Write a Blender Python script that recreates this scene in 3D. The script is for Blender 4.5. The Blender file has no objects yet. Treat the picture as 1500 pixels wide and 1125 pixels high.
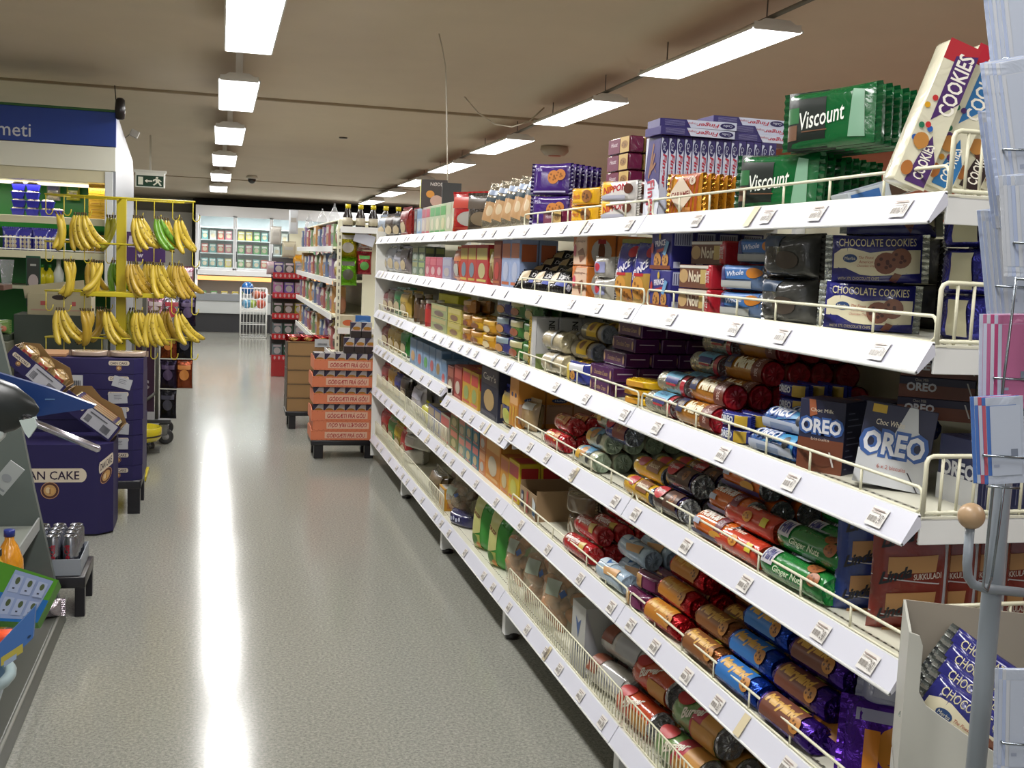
import bpy, bmesh, math, random
from mathutils import Vector, Matrix, Euler
from math import sin, cos, pi, radians
random.seed(7)
SC = bpy.context.scene
COL = SC.collection
# ---------------------------------------------------------------- camera
FPX, VX, VY, ROLL, CH = 1650.0, 322.0, 366.0, 0.015, 1.57
_d = Vector(((VX-750)/FPX, -(VY-562.5)/FPX, -1.0)).normalized()      # +Y of the world in camera axes
_u = Vector((ROLL, 1, 0)); _u = (_u - _d*_u.dot(_d)).normalized()       # +Z of the world in camera axes
_r = _d.cross(_u)
MC = Matrix((( _r.x, _d.x, _u.x), (_r.y, _d.y, _u.y), (_r.z, _d.z, _u.z)))  # cam = MC @ world
cam_data = bpy.data.cameras.new('camera'); cam = bpy.data.objects.new('camera', cam_data); COL.objects.link(cam)
cam_data.sensor_width = 36.0; cam_data.lens = 36.0*FPX/1500.0; cam_data.clip_start = 0.05; cam_data.clip_end = 80
cam.matrix_world = Matrix.Translation((0, 0, CH)) @ MC.transposed().to_4x4()
SC.camera = cam
SC.view_settings.view_transform = 'Standard'; SC.view_settings.look = 'None'
SC.view_settings.gamma = 1.0; SC.view_settings.use_curve_mapping = False
SC.view_settings.exposure = 0.0
world = bpy.data.worlds.new('world'); SC.world = world; world.use_nodes = True
world.node_tree.nodes['Background'].inputs[0].default_value = (0.9, 0.95, 1.0, 1)
world.node_tree.nodes['Background'].inputs[1].default_value = 0.35
LAMP_W = 43.0        # watts of each ceiling fitting
def ceil_z(y): return 3.2 - 0.024*y
def lamp_z(y): return 2.92 - 0.015*y
LEFT_ROW = [(0.25-0.014*(y+.9), y, y+1.8) for y in (-5.2, -2.5, 0.3, 3.0, 5.75, 8.52, 11.35, 14.15, 16.95, 19.6)]
RIGHT_ROW = [(2.79, y, y+1.65) for y in (0.2, 2.85, 5.5, 8.1, 10.7, 13.3, 15.9, 18.5, 21.0)]
def area(name, loc, sx, sy, w, col=(1, .98, .95)):
    l = bpy.data.lights.new(name, 'AREA'); l.shape = 'RECTANGLE'; l.size = sx; l.size_y = sy; l.energy = w; l.color = col
    o = bpy.data.objects.new(name, l); COL.objects.link(o); o.location = loc; return o
for row, k in ((LEFT_ROW, 1.0), (RIGHT_ROW, .8)):
    for x, a, b in row:
        area('lamp_light', (x, (a+b)/2, lamp_z((a+b)/2)-.012), .26, b-a-.1, LAMP_W*k)
for y in (-4, 0, 4, 8, 12, 16, 20):      # the row of fittings over the aisle to the left, past the edge of the photograph
    area('lamp_light', (-4.2, y, lamp_z(y)-.05), .26, 1.7, LAMP_W*1.0)
# ---------------------------------------------------------------- pixel helpers: a point seen at a pixel, at a known distance
def ray(px, py): return MC.transposed() @ Vector(((px-750)/FPX, -(py-562.5)/FPX, -1))
def atX(px, py, X): v = ray(px, py); v = v*(X/v.x); return v.y, v.z+CH
def atY(px, py, Y): v = ray(px, py); v = v*(Y/v.y); return v.x, v.z+CH
def atZ(px, py, Z): v = ray(px, py); v = v*((Z-CH)/v.z); return v.x, v.y
def yat(px, X, Z):
    k = (px-750)/FPX; a = MC[0]; c = MC[2]; z = Z-CH       # (a.p) = -k (c.p)
    return -(a[0]*X+a[2]*z + k*(c[0]*X+c[2]*z))/(a[1]+k*c[1])
def xat(px, Y, Z):
    k = (px-750)/FPX; a = MC[0]; c = MC[2]; z = Z-CH
    return -(a[1]*Y+a[2]*z + k*(c[1]*Y+c[2]*z))/(a[0]+k*c[0])
# ---------------------------------------------------------------- materials
def lin(h):
    if isinstance(h, str):
        h = h.lstrip('#'); h = [int(h[i:i+2], 16)/255 for i in (0, 2, 4)]
    return tuple((c/12.92 if c <= .04045 else ((c+.055)/1.055)**2.4) for c in h)
_M = {}
def mat(col, kind='card'):
    key = (col, kind)
    if key in _M: return _M[key]
    m = bpy.data.materials.new('%s_%s' % (kind, col.lstrip('#'))); m.use_nodes = True
    nt = m.node_tree; N = nt.nodes; L = nt.links; b = N['Principled BSDF']; c = lin(col)
    b.inputs['Base Color'].default_value = (*c, 1)
    S = lambda n, v: b.inputs[n].__setattr__('default_value', v)
    bump = None
    if kind == 'card': S('Roughness', .5); bump = (14, .05, .002)
    elif kind == 'print': S('Roughness', .38)
    elif kind == 'gloss': S('Roughness', .22); S('Coat Weight', .6); S('Coat Roughness', .08); bump = (26, .55, .006)
    elif kind == 'film': S('Roughness', .25); S('Coat Weight', .8); S('Coat Roughness', .06); bump = (16, .6, .01)
    elif kind == 'foil': S('Metallic', .75); S('Roughness', .22); bump = (34, .8, .01)
    elif kind == 'metal': S('Metallic', 1.0); S('Roughness', .25)
    elif kind == 'paint': S('Roughness', .35)
    elif kind == 'matte': S('Roughness', .75)
    elif kind == 'plastic': S('Roughness', .3)
    elif kind == 'bread': S('Roughness', .45); S('Coat Weight', .7); S('Coat Roughness', .1); bump = (22, .7, .012)
    elif kind == 'emit': S('Emission Color', (*c, 1)); S('Emission Strength', 7.0)
    elif kind == 'glow': S('Emission Color', (*c, 1)); S('Emission Strength', 1.6)
    elif kind in ('clear', 'glass'):
        S('Roughness', .08); mix = N.new('ShaderNodeMixShader'); tr = N.new('ShaderNodeBsdfTransparent')
        mix.inputs[0].default_value = .28 if kind == 'clear' else .12
        L.new(tr.outputs[0], mix.inputs[1]); L.new(b.outputs[0], mix.inputs[2]); L.new(mix.outputs[0], N['Material Output'].inputs[0])
        if kind == 'clear': bump = (30, .7, .01)
    if bump:
        tc = N.new('ShaderNodeTexCoord'); n = N.new('ShaderNodeTexNoise'); bp = N.new('ShaderNodeBump')
        n.inputs['Scale'].default_value = bump[0]; n.inputs['Detail'].default_value = 3; n.inputs['Distortion'].default_value = .8
        bp.inputs['Strength'].default_value = bump[1]; bp.inputs['Distance'].default_value = bump[2]
        L.new(tc.outputs['Object'], n.inputs['Vector']); L.new(n.outputs[0], bp.inputs['Height']); L.new(bp.outputs[0], b.inputs['Normal'])
    if kind == 'bread':
        n2 = N.new('ShaderNodeTexNoise'); n2.inputs['Scale'].default_value = 14; r = N.new('ShaderNodeValToRGB')
        r.color_ramp.elements[0].color = (*[x*.45 for x in c], 1); r.color_ramp.elements[1].color = (*[min(1, x*1.35) for x in c], 1)
        r.color_ramp.elements[0].position = .35; r.color_ramp.elements[1].position = .65
        L.new(tc.outputs['Object'], n2.inputs['Vector']); L.new(n2.outputs[0], r.inputs[0]); L.new(r.outputs[0], b.inputs['Base Color'])
    _M[key] = m; return m
def MT(s):
    "'gloss:#112233' -> material"
    if not isinstance(s, str): return s
    k, c = s.split(':') if ':' in s else ('print', s)
    return mat(c, k)
# ---------------------------------------------------------------- mesh builder
LONG = []
def tagset(o, label=None, cat=None, group=None, kind=None):
    if label and len(label.split()) > 16: LONG.append(label)
    if label: o['label'] = label
    if cat: o['category'] = cat
    if group: o['group'] = group
    if kind: o['kind'] = kind
    return o
def empty(name, loc=(0, 0, 0), rz=0, label=None, cat=None, group=None, kind=None):
    o = bpy.data.objects.new(name, None); COL.objects.link(o); o.location = loc; o.rotation_euler = (0, 0, rz); o.empty_display_size = .1
    return tagset(o, label, cat, group, kind)
_bb = {}
def bevbox(w, d, h, b, seg=2):
    k = (round(w, 4), round(d, 4), round(h, 4), round(b, 4), seg)
    if k in _bb: return _bb[k]
    bm = bmesh.new(); bmesh.ops.create_cube(bm, size=1); bmesh.ops.scale(bm, vec=(w, d, h), verts=bm.verts)
    if b > 0: bmesh.ops.bevel(bm, geom=bm.edges[:], offset=b, segments=seg, affect='EDGES', profile=.5)
    bm.verts.index_update()
    r = ([v.co.copy() for v in bm.verts], [[v.index for v in f.verts] for f in bm.faces]); bm.free(); _bb[k] = r; return r
_tc = {}
def textmesh(s, shear=0.0, bold=0.0, fine=False):
    k = (s, shear, bold, fine)
    if k in _tc: return _tc[k]
    cu = bpy.data.curves.new('t', 'FONT'); cu.body = s; cu.shear = shear; cu.offset = bold; cu.resolution_u = 2
    ob = bpy.data.objects.new('t', cu); me = bpy.data.meshes.new_from_object(ob)
    if fine and len(me.vertices):
        bm = bmesh.new(); bm.from_mesh(me); bmesh.ops.triangulate(bm, faces=bm.faces[:])
        for _ in range(3):
            le = [e for e in bm.edges if abs(e.verts[0].co.y-e.verts[1].co.y) > .13]
            if not le: break
            bmesh.ops.subdivide_edges(bm, edges=le, cuts=1); bmesh.ops.triangulate(bm, faces=bm.faces[:])
        bm.to_mesh(me); bm.free()
    vs = [v.co.copy() for v in me.vertices]; fs = [list(p.vertices) for p in me.polygons]
    bpy.data.objects.remove(ob); bpy.data.curves.remove(cu); bpy.data.meshes.remove(me)
    if vs:
        x0 = min(v.x for v in vs); x1 = max(v.x for v in vs); y0 = min(v.y for v in vs); y1 = max(v.y for v in vs)
        vs = [((v.x-x0)/(x1-x0)-.5, (v.y-y0)/(y1-y0)-.5) for v in vs]
    _tc[k] = (vs, fs); return _tc[k]
class MB:
    def __init__(s): s.v = []; s.f = []; s.m = []; s.sm = []; s.mats = []
    def mi(s, m):
        m = MT(m)
        if m not in s.mats: s.mats.append(m)
        return s.mats.index(m)
    def add(s, vs, fs, m, smooth=False, M=None):
        o = len(s.v); i = s.mi(m)
        s.v += [tuple(M @ Vector(v)) if M else tuple(v) for v in vs]
        for f in fs: s.f.append([a+o for a in f]); s.m.append(i); s.sm.append(smooth)
        return s
    def box(s, c, sz, m, b=0.0, M=None, seg=2):
        vs, fs = bevbox(sz[0], sz[1], sz[2], b, seg); c = Vector(c)
        return s.add([v+c for v in vs], fs, m, b > 0.004, M)
    def quad(s, pts, m, M=None): return s.add(pts, [list(range(len(pts)))], m, False, M)
    def prism(s, poly, axis, a, b, m, M=None):
        n = len(poly)
        def P(p, t): return (t, p[0], p[1]) if axis == 'x' else ((p[0], t, p[1]) if axis == 'y' else (p[0], p[1], t))
        vs = [P(p, a) for p in poly]+[P(p, b) for p in poly]
        fs = [list(range(n))[::-1], [i+n for i in range(n)]]+[[i, (i+1) % n, (i+1) % n+n, i+n] for i in range(n)]
        return s.add(vs, fs, m, False, M)
    def tube(s, pts, r, m, n=8, closed=False, M=None, radii=None):
        P = [Vector(p) for p in pts]; k = len(P); vs = []; fs = []; up = None
        for i in range(k):
            if closed: t = (P[(i+1) % k]-P[i-1])
            else: t = P[min(i+1, k-1)]-P[max(i-1, 0)]
            t.normalize()
            if up is None: up = Vector((0, 0, 1)) if abs(t.z) < .9 else Vector((0, 1, 0))
            e = up-t*up.dot(t)
            if e.length < 1e-4: e = Vector((1, 0, 0))-t*t.x
            e.normalize(); up = e; q = t.cross(e); rr = radii[i] if radii else r
            for j in range(n): vs.append(P[i]+(e*cos(2*pi*j/n)+q*sin(2*pi*j/n))*rr)
        for i in range(k if closed else k-1):
            for j in range(n):
                a = i*n+j; b = i*n+(j+1) % n; c = ((i+1) % k)*n+(j+1) % n; d = ((i+1) % k)*n+j; fs.append([a, b, c, d])
        if not closed: fs.append(list(range(n))[::-1]); fs.append([(k-1)*n+j for j in range(n)])
        return s.add(vs, fs, m, True, M)
    def bars(s, segs, r, m, n=6):
        for a, b in segs: s.tube([a, b], r, m, n)
        return s
    def lathe(s, prof, m, n=20, M=None, smooth=True):
        vs = []; fs = []; k = len(prof)
        for r, z in prof:
            for j in range(n): vs.append((r*cos(2*pi*j/n), r*sin(2*pi*j/n), z))
        for i in range(k-1):
            for j in range(n): fs.append([i*n+j, i*n+(j+1) % n, (i+1)*n+(j+1) % n, (i+1)*n+j])
        fs.append(list(range(n))[::-1]); fs.append([(k-1)*n+j for j in range(n)])
        return s.add(vs, fs, m, smooth, M)
    def grid(s, fn, nu, nv, m, smooth=True, M=None):
        vs = [fn(i/nu, j/nv) for j in range(nv+1) for i in range(nu+1)]
        fs = [[j*(nu+1)+i, j*(nu+1)+i+1, (j+1)*(nu+1)+i+1, (j+1)*(nu+1)+i] for j in range(nv) for i in range(nu)]
        return s.add(vs, fs, m, smooth, M)
    def art(s, ops, surf, off=.0006, step=.0003, sub=1):
        "surf(u,v,h) -> point; u,v in 0..1"
        h = off
        for op in ops:
            k = op[0]; h += step
            if k == 'r':
                u0, v0, u1, v1, m = op[1:6]; n = sub
                s.grid(lambda a, b: surf(u0+(u1-u0)*a, v0+(v1-v0)*b, h), n, n, m, n > 1)
            elif k == 'e':
                cu, cv, ru, rv, m = op[1:6]; n = 16
                if sub > 1:
                    vs = [surf(cu, cv, h)]+[surf(cu+ru*t*cos(2*pi*i/n), cv+rv*t*sin(2*pi*i/n), h) for t in (.5, 1) for i in range(n)]
                    fs = [[0, 1+i, 1+(i+1) % n] for i in range(n)]+[[1+i, 1+n+i, 1+n+(i+1) % n, 1+(i+1) % n] for i in range(n)]
                    s.add(vs, fs, m, True)
                else: s.add([surf(cu+ru*cos(2*pi*i/n), cv+rv*sin(2*pi*i/n), h) for i in range(n)], [list(range(n))], m)
            elif k == 'p' and sub > 1:
                bm = bmesh.new(); bm.faces.new([bm.verts.new((u, v, 0)) for u, v in op[1]]); bmesh.ops.triangulate(bm, faces=bm.faces[:])
                for _ in range(4):
                    le = [e for e in bm.edges if e.calc_length() > .14]
                    if not le: break
                    bmesh.ops.subdivide_edges(bm, edges=le, cuts=1); bmesh.ops.triangulate(bm, faces=bm.faces[:])
                bm.verts.index_update(); s.add([surf(v.co.x, v.co.y, h) for v in bm.verts], [[v.index for v in f.verts] for f in bm.faces], op[2], True); bm.free()
            elif k == 'p':
                s.add([surf(u, v, h) for u, v in op[1]], [list(range(len(op[1])))], op[2])
            elif k == 't':
                txt, cu, cv, w, hh, m = op[1:7]; rot = op[7] if len(op) > 7 else 0; sh = op[8] if len(op) > 8 else 0; bo = op[9] if len(op) > 9 else 0
                vs, fs = textmesh(txt, sh, bo, sub > 1); c, q = cos(radians(rot)), sin(radians(rot)); asp = op[10] if len(op) > 10 else 1
                if rot in (90, -90, 180): pts = [(cu+(x*w*c-y*hh*q), cv+(x*w*q+y*hh*c)) for x, y in vs] if rot == 180 else [(cu-y*w*q, cv+x*hh*q) for x, y in vs]
                else: pts = [(cu+(x*w*c-y*hh*q*asp), cv+(x*w*q/asp+y*hh*c)) for x, y in vs]
                s.add([surf(a, b, h) for a, b in pts], fs, m)
            elif k == 'c':      # a cookie: a brown disc with darker chips
                cu, cv, r, asp, c1, c2 = op[1:7]
                s.art([('e', cu, cv, r, r*asp, c1)], surf, h, 0, sub)
                for i in range(6):
                    a = i*2.4; q = r*.6*((i*37 % 10)/10+.25)
                    s.art([('e', cu+q*cos(a), cv+q*asp*sin(a), r*.16, r*asp*.16, c2)], surf, h+.0003, 0, 1)
                h += .0003
        return s
    def mesh(s, name):
        me = bpy.data.meshes.new(name); me.from_pydata(s.v, [], s.f)
        for m in s.mats: me.materials.append(m)
        me.polygons.foreach_set('material_index', s.m); me.polygons.foreach_set('use_smooth', s.sm); me.update(); return me
    def build(s, name, parent=None, label=None, cat=None, group=None, kind=None, loc=None, rot=None):
        o = bpy.data.objects.new(name, s.mesh(name)); COL.objects.link(o)
        if parent: o.parent = parent
        if loc is not None: o.location = loc
        if rot is not None: o.rotation_euler = rot
        return tagset(o, label, cat, group, kind)
# ---------------------------------------------------------------- packets. Local frame: front is -y, base at z=0, width along x
def face_map(w, d, h, side, b=0):
    if side == 'front': return lambda u, v, o: ((u-.5)*w, -d/2-o, v*h)
    if side == 'right': return lambda u, v, o: (w/2+o, (u-.5)*d, v*h)
    if side == 'left': return lambda u, v, o: (-w/2-o, (.5-u)*d, v*h)
    if side == 'top': return lambda u, v, o: ((u-.5)*w, (v-.5)*d, h+o)
    if side == 'back': return lambda u, v, o: ((.5-u)*w, d/2+o, v*h)
def carton(w, d, h, m, front=(), right=(), left=(), top=(), bev=.0015):
    mb = MB(); mb.box((0, 0, h/2), (w, d, h), m, bev)
    for side, ops in (('front', front), ('right', right), ('left', left), ('top', top)):
        if ops: mb.art(ops, face_map(w, d, h, side))
    return [(None, mb)]
def roll(L, r, m, end='foil:#a8a8a8', bands=(), ops=(), crimp=True, n=20, endr=1.0):
    "round biscuit packet lying along x; art: u along x, v around the front from low to high"
    mb = MB(); xs = [-L/2, -L/2+r*.25, -L/2+r*.5]; xs = [-L/2, -L/2+.006]+[-L/2+L*t for t in (.12, .3, .5, .7, .88)]+[L/2-.006, L/2]
    rr = [r*.86, r*.98]+[r*(1+.02*((i*7) % 3-1)) for i in range(5)]+[r*.98, r*.86]
    vs = [(x, q*cos(2*pi*j/n), r+q*sin(2*pi*j/n)) for x, q in zip(xs, rr) for j in range(n)]; k = len(xs)
    fs = [[i*n+j, (i+1)*n+j, (i+1)*n+(j+1) % n, i*n+(j+1) % n] for i in range(k-1) for j in range(n)]
    mb.add(vs, fs, m, True)
    def surf(u, v, o):
        a = radians(215-150*v); q = r*1.02+o
        return ((u-.5)*L, q*cos(a), r+q*sin(a))
    for u0, u1, bm_ in bands:
        mb.grid(lambda a, b: ((u0+(u1-u0)*a-.5)*L, (r*1.022)*cos(2*pi*b), r+(r*1.022)*sin(2*pi*b)), 1, n, bm_)
    mb.art(ops, surf, off=.0016 if not bands else .0022, sub=6)
    out = [(None, mb)]
    for sgn in (-1, 1):
        e = MB(); vs = []; x = sgn*L/2
        for q, dx in ((1.0, -.004), (.9, .0015), (.55, -.001), (.22, .002)):
            for j in range(n): a = 2*pi*j/n; w_ = 1+(.05*sin(a*5+sgn) if q < .95 else 0); vs.append((x+sgn*(dx+(.0015 if j % 2 and q < .95 else 0)), r*q*.97*w_*cos(a), r+r*q*.97*w_*sin(a)))
        fs = [[i*n+j, i*n+(j+1) % n, (i+1)*n+(j+1) % n, (i+1)*n+j] for i in range(3) for j in range(n)]+[[3*n+j for j in range(n)]]
        if sgn < 0: fs = [f[::-1] for f in fs]
        e.add(vs, fs, end, False); out.append(('end_seal', e))
    return out
def pillow(w, h, t, m, ops=(), seam='z', k=3, sl=.014, back=None, lump=.0, rnd=0, nu=14, nv=14, right=()):
    "crimped film bag standing up; seam 'z' crimps top and bottom, 'x' crimps left and right"
    mb = MB(); R = random.Random(rnd); ph = [R.uniform(0, 6) for _ in range(6)]
    def prof(u, v):
        a = abs(2*u-1); b = abs(2*v-1)
        q = (1-a**(k*2))*(1-b**k) if seam == 'z' else (1-a**k)*(1-b**(k*2))
        q = max(q, 0)**.6
        l = 1+lump*(sin(9*u+ph[0])*sin(7*v+ph[1])+.5*sin(17*u+ph[2]+5*v))
        return max(.0015, t/2*q*l)
    def S(sg):
        return lambda u, v: ((u-.5)*w*(1-.05*(1-abs(2*v-1)**4) if seam == 'z' else 1), sg*prof(u, v), v*h*(1-.02*sin(pi*u)))
    f = S(-1)
    mb.grid(f, nu, nv, m); g = S(1); mb.grid(lambda u, v: g(1-u, v), nu, nv, back or m)
    def surf(u, v, o): p = f(u, v); return (p[0], p[1]-o-.0006, p[2])
    mb.art(ops, surf, off=.0012, sub=6)
    out = [(None, mb)]
    for sg in (0, 1):
        e = MB(); nz = 16
        def ez(u, v):
            if seam == 'z': return ((u-.5)*w, (.0022 if int(u*nz) % 2 else -.0022), (h*.985 if sg else 0)+(v*sl if sg else -v*0))
            return (((w/2) if sg else -w/2)+(v*sl if sg else -v*sl), (.0022 if int(u*nz) % 2 else -.0022), u*h)
        if seam == 'z' and not sg: continue
        e.grid(ez, nz, 1, back or m, False); out.append(('crimped_seam', e))
    return out
_P = {}
def proto(key, parts):
    _P[key] = [(n, mb.mesh(n or key)) for n, mb in parts]; return key
CNT = {}
SKIP = {7,10,11,12,13,14,15,17,20,21,26,27,32,33,38,42,44,45,46,50,57,58,62,63,66,67,68,72,73,77,83,84,95,96,97,98,101,108,109,110,116,126,127,128,145,146,147,148,152,153,156,157,159,160,161,163,170,171,190,198,201,202,205,206,211,212,213,214,219,220,221,225,226,228,229,230,231,232,248,249,253,257,260,263,264,265,287,288,289,301,302,305,306,309,310,313,314,317,318,321,322,324,325,326,329,330,331,335,336,338,339,340,341,342,345,346,350,351,354,355,356,358,359,360,363,364,365,369,399,400,401,402,409,412,413,416,419,420,423,429,431,433,435,437,439,441,443,445,447,449,453,455,457,461,463,467,473,477,481,483,491,497,513,517,529,531,532,535,556,573,574,576,577,579,580,582,583,585,586,588,589,591,592,594,595,597,598,600,601,604,607,619,623,627,629,633,637,639,647,653,656,657}        # packs deep in the shelves, hidden behind others from every side
PN = [0]; CULL = False; PILE = [0]
def hidden(): PN[0] += 1; PILE[0] = 1; return PN[0]-1 in SKIP
def put(key, name, cat, label, loc, rz=-90, group=None, rx=0, ry=0):
    ms = _P[key]; pf = PILE[0]; multi = len(ms) > 1
    o = bpy.data.objects.new(name, None if multi else ms[0][1]); COL.objects.link(o)
    if multi:
        o.empty_display_size = .05; n0 = 'bottle_body' if 'bottle' in name or 'juice' in name else ('body' if name in ('jar', 'snack_tub') else 'wrapper')
        c = bpy.data.objects.new(n0, ms[0][1]); COL.objects.link(c); c.parent = o
    o.location = loc; o.rotation_euler = (radians(rx), radians(ry), radians(rz)); tagset(o, label, cat, group)
    for n, me in ms[1:]:
        c = bpy.data.objects.new(n, me); COL.objects.link(c); c.parent = o
    PILE[0] = 0
    if CULL and pf: o['n'] = PN[0]-1; o['pileflag'] = 1
    return o
ORD = ['front', 'second', 'third', 'fourth', 'fifth', 'sixth', 'seventh', 'eighth', 'ninth', 'tenth', 'eleventh', 'twelfth', 'thirteenth', 'fourteenth', 'fifteenth', 'sixteenth']
def lay(i, n): return 'bottom' if i == 0 else ('top' if i == n-1 else ('middle' if n == 3 else ORD[i]))
def pile(key, name, cat, desc, y, x0, z0, dx, dz, layers, group, rz=-90, stag=.0, jit=.003, ys=None, rzj=1.5, zj=0, noise_y=.006):
    "layers: list of (first column, number); columns run back into the shelf"
    n = len(layers); R = random.Random(sum(map(ord, key))); zs = [k*dz for k in range(n)]
    if name.endswith('_roll') or name == 'bread_roll_bag' and len(_P[key]) == 3 and key != 'loaf':      # round packets nest in the gaps of the row below
        dx *= 1.03; rzj = min(rzj, .9); zs = [0.0]
        for (a, _), (b, _) in zip(layers, layers[1:]): zs.append(zs[-1]+(.872*dx if abs((b-a) % 1-.5) < .01 else dx))
    layers = [(c0, min(cn, int((1.632-x0)/dx+.5-c0)+(0 if ((1.632-x0)/dx+.5-c0) >= 0 else 1))) for c0, cn in layers]
    tot = sum(c for _, c in layers)
    for k, (c0, cn) in enumerate(layers):
        for c in range(cn):
            if hidden(): continue
            bits = []
            if max(q+f for f, q in layers) > 1: bits.append('front' if c == 0 else ORD[c]+' back')
            if n > 1: bits.append('%s layer' % lay(k, n))
            lab = desc+((', '+', '.join(bits)) if tot > 1 and bits else '')
            put(key, name, cat, lab, (x0+dx*(c+c0+stag*k)+R.uniform(-1, 1)*jit*.3, y+R.uniform(-1, 1)*noise_y, z0+zs[k]+.0005*k), rz+R.uniform(-rzj, rzj), group if tot > 1 else None)
# ================================================================ room
def floor_mat():
    m = bpy.data.materials.new('vinyl_floor'); m.use_nodes = True; nt = m.node_tree; N = nt.nodes; L = nt.links; b = N['Principled BSDF']
    tc = N.new('ShaderNodeTexCoord'); n = N.new('ShaderNodeTexNoise'); n.inputs['Scale'].default_value = 90; n.inputs['Detail'].default_value = 6; n.inputs['Roughness'].default_value = .8
    r = N.new('ShaderNodeValToRGB'); E_ = r.color_ramp.elements
    E_[0].position = .3; E_[0].color = (*lin('#5c5f5a'), 1); E_[1].position = .7; E_[1].color = (*lin('#aaa99f'), 1)
    n2 = N.new('ShaderNodeTexNoise'); n2.inputs['Scale'].default_value = 320; n2.inputs['Detail'].default_value = 2
    mx = N.new('ShaderNodeMixRGB'); mx.blend_type = 'OVERLAY'; mx.inputs[0].default_value = .5
    n3 = N.new('ShaderNodeTexNoise'); n3.inputs['Scale'].default_value = 1.3; n3.inputs['Detail'].default_value = 4
    mr = N.new('ShaderNodeMapRange'); mr.inputs[3].default_value = .12; mr.inputs[4].default_value = .16
    bp = N.new('ShaderNodeBump'); bp.inputs['Strength'].default_value = .03; bp.inputs['Distance'].default_value = .003
    L.new(tc.outputs['Object'], n.inputs[0]); L.new(tc.outputs['Object'], n2.inputs[0]); L.new(tc.outputs['Object'], n3.inputs[0])
    L.new(n.outputs[0], r.inputs[0]); L.new(r.outputs[0], mx.inputs[1]); L.new(n2.outputs[0], mx.inputs[2]); L.new(mx.outputs[0], b.inputs['Base Color'])
    L.new(n3.outputs[0], mr.inputs[0]); L.new(mr.outputs[0], b.inputs['Roughness']); L.new(n2.outputs[0], bp.inputs['Height']); L.new(bp.outputs[0], b.inputs['Normal'])
    b.inputs['Specular IOR Level'].default_value = .22
    return m
def plaster(name, col, rough=.85):
    m = bpy.data.materials.new(name); m.use_nodes = True; nt = m.node_tree; N = nt.nodes; L = nt.links; b = N['Principled BSDF']
    tc = N.new('ShaderNodeTexCoord'); n = N.new('ShaderNodeTexNoise'); n.inputs['Scale'].default_value = 2.2; n.inputs['Detail'].default_value = 5
    r = N.new('ShaderNodeValToRGB'); c = lin(col); r.color_ramp.elements[0].color = (*[x*.93 for x in c], 1); r.color_ramp.elements[1].color = (*[min(1, x*1.05) for x in c], 1)
    L.new(tc.outputs['Object'], n.inputs[0]); L.new(n.outputs[0], r.inputs[0]); L.new(r.outputs[0], b.inputs['Base Color']); b.inputs['Roughness'].default_value = rough
    return m
X0, X1, Y0, Y1 = -7.0, 5.9, -6.0, 24.6
def struct(name, mb): return mb.build(name, kind='structure')
fl = floor_mat(); struct('floor', MB().box(((X0+X1)/2, (Y0+Y1)/2, -.05), (X1-X0, Y1-Y0, .1), fl))
cm = plaster('ceiling_paint', '#cfc2af')
mb = MB(); mb.prism([(Y0, ceil_z(Y0)), (Y1, ceil_z(Y1)), (Y1, ceil_z(Y1)+.1), (Y0, ceil_z(Y0)+.1)], 'x', X0, X1, cm); struct('ceiling', mb)
wm = plaster('wall_paint', '#a09c8e')
struct('wall_back', MB().box(((X0+X1)/2, Y1+.05, 1.7), (X1-X0, .1, 3.5), wm))
struct('wall_left', MB().box((X0-.05, (Y0+Y1)/2, 1.7), (.1, Y1-Y0, 3.5), wm))
struct('wall_right', MB().box((X1+.05, (Y0+Y1)/2, 1.7), (.1, Y1-Y0, 3.5), plaster('wall_right_paint', '#b87058')))
tm = mat('#a3947c', 'matte')
for i, y in enumerate((10.6, 19.4)):
    struct('trim_%d' % (i+1), MB().box(((X0+X1)/2, y, ceil_z(y)-.006), (X1-X0-.1, .05 if i == 0 else .02, .03 if i == 0 else .012), tm))
struct('trim_3', MB().box((2.65, Y1-.22, ceil_z(Y1)-.17), (6.4, .4, .3), mat('#1c1a18', 'matte')))     # near-black box: shade of the gap above the freezers, put in as colour
struct('trim_4', MB().box((-3.76, Y1-.25, 1.15), (6.4, .3, 2.3), mat('#c4c0b6', 'paint')))       # grey panelled wall left of the freezers
# ---------------------------------------------------------------- ceiling lights
wp = 'paint:#d8d8d4'
def fitting(x, a, b, hang, label, group):
    ym = (a+b)/2; z = lamp_z(ym); L = b-a
    t = empty('ceiling_light', (x, ym, z), 0, label, 'ceiling light', group)
    sl = -.015
    h = MB(); h.prism([(-.15, 0), (-.15, .012), (-.07, .06), (.07, .06), (.15, .012), (.15, 0), (.142, 0), (.142, .008), (-.142, .008), (-.142, 0)], 'y', -L/2, L/2, wp)
    h.box((0, -L/2, .02), (.27, .004, .04), wp); h.box((0, L/2, .02), (.27, .004, .04), wp); h.build('housing', t)
    d = MB(); d.box((0, 0, .004), (.28, L-.02, .006), 'emit:#ffffff'); d.build('diffuser', t)
    g = MB(); zc = ceil_z(ym)-z
    if hang == 'wire':
        for s in (-1, 1): g = MB(); g.tube([(0, s*L*.42, .06), (0, s*L*.42, zc+.01-.024*s*L*.42)], .004, 'paint:#55504a', 5); g.build('hanging_wire', t)
    elif hang == 'bracket':
        for s in (-1, 1): g = MB(); g.box((0, s*L*.45, (.06+zc)/2), (.05, .09, zc-.05+.03), wp); g.build('bracket', t)
for i, (x, a, b) in enumerate(LEFT_ROW):
    if b > 2.0: fitting(x, a, b, 'bracket', 'white strip light over the open aisle, %s of its row counting from the camera' % ORD[max(0, i-3)].replace('front', 'first'), 'strip lights over the aisle')
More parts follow.
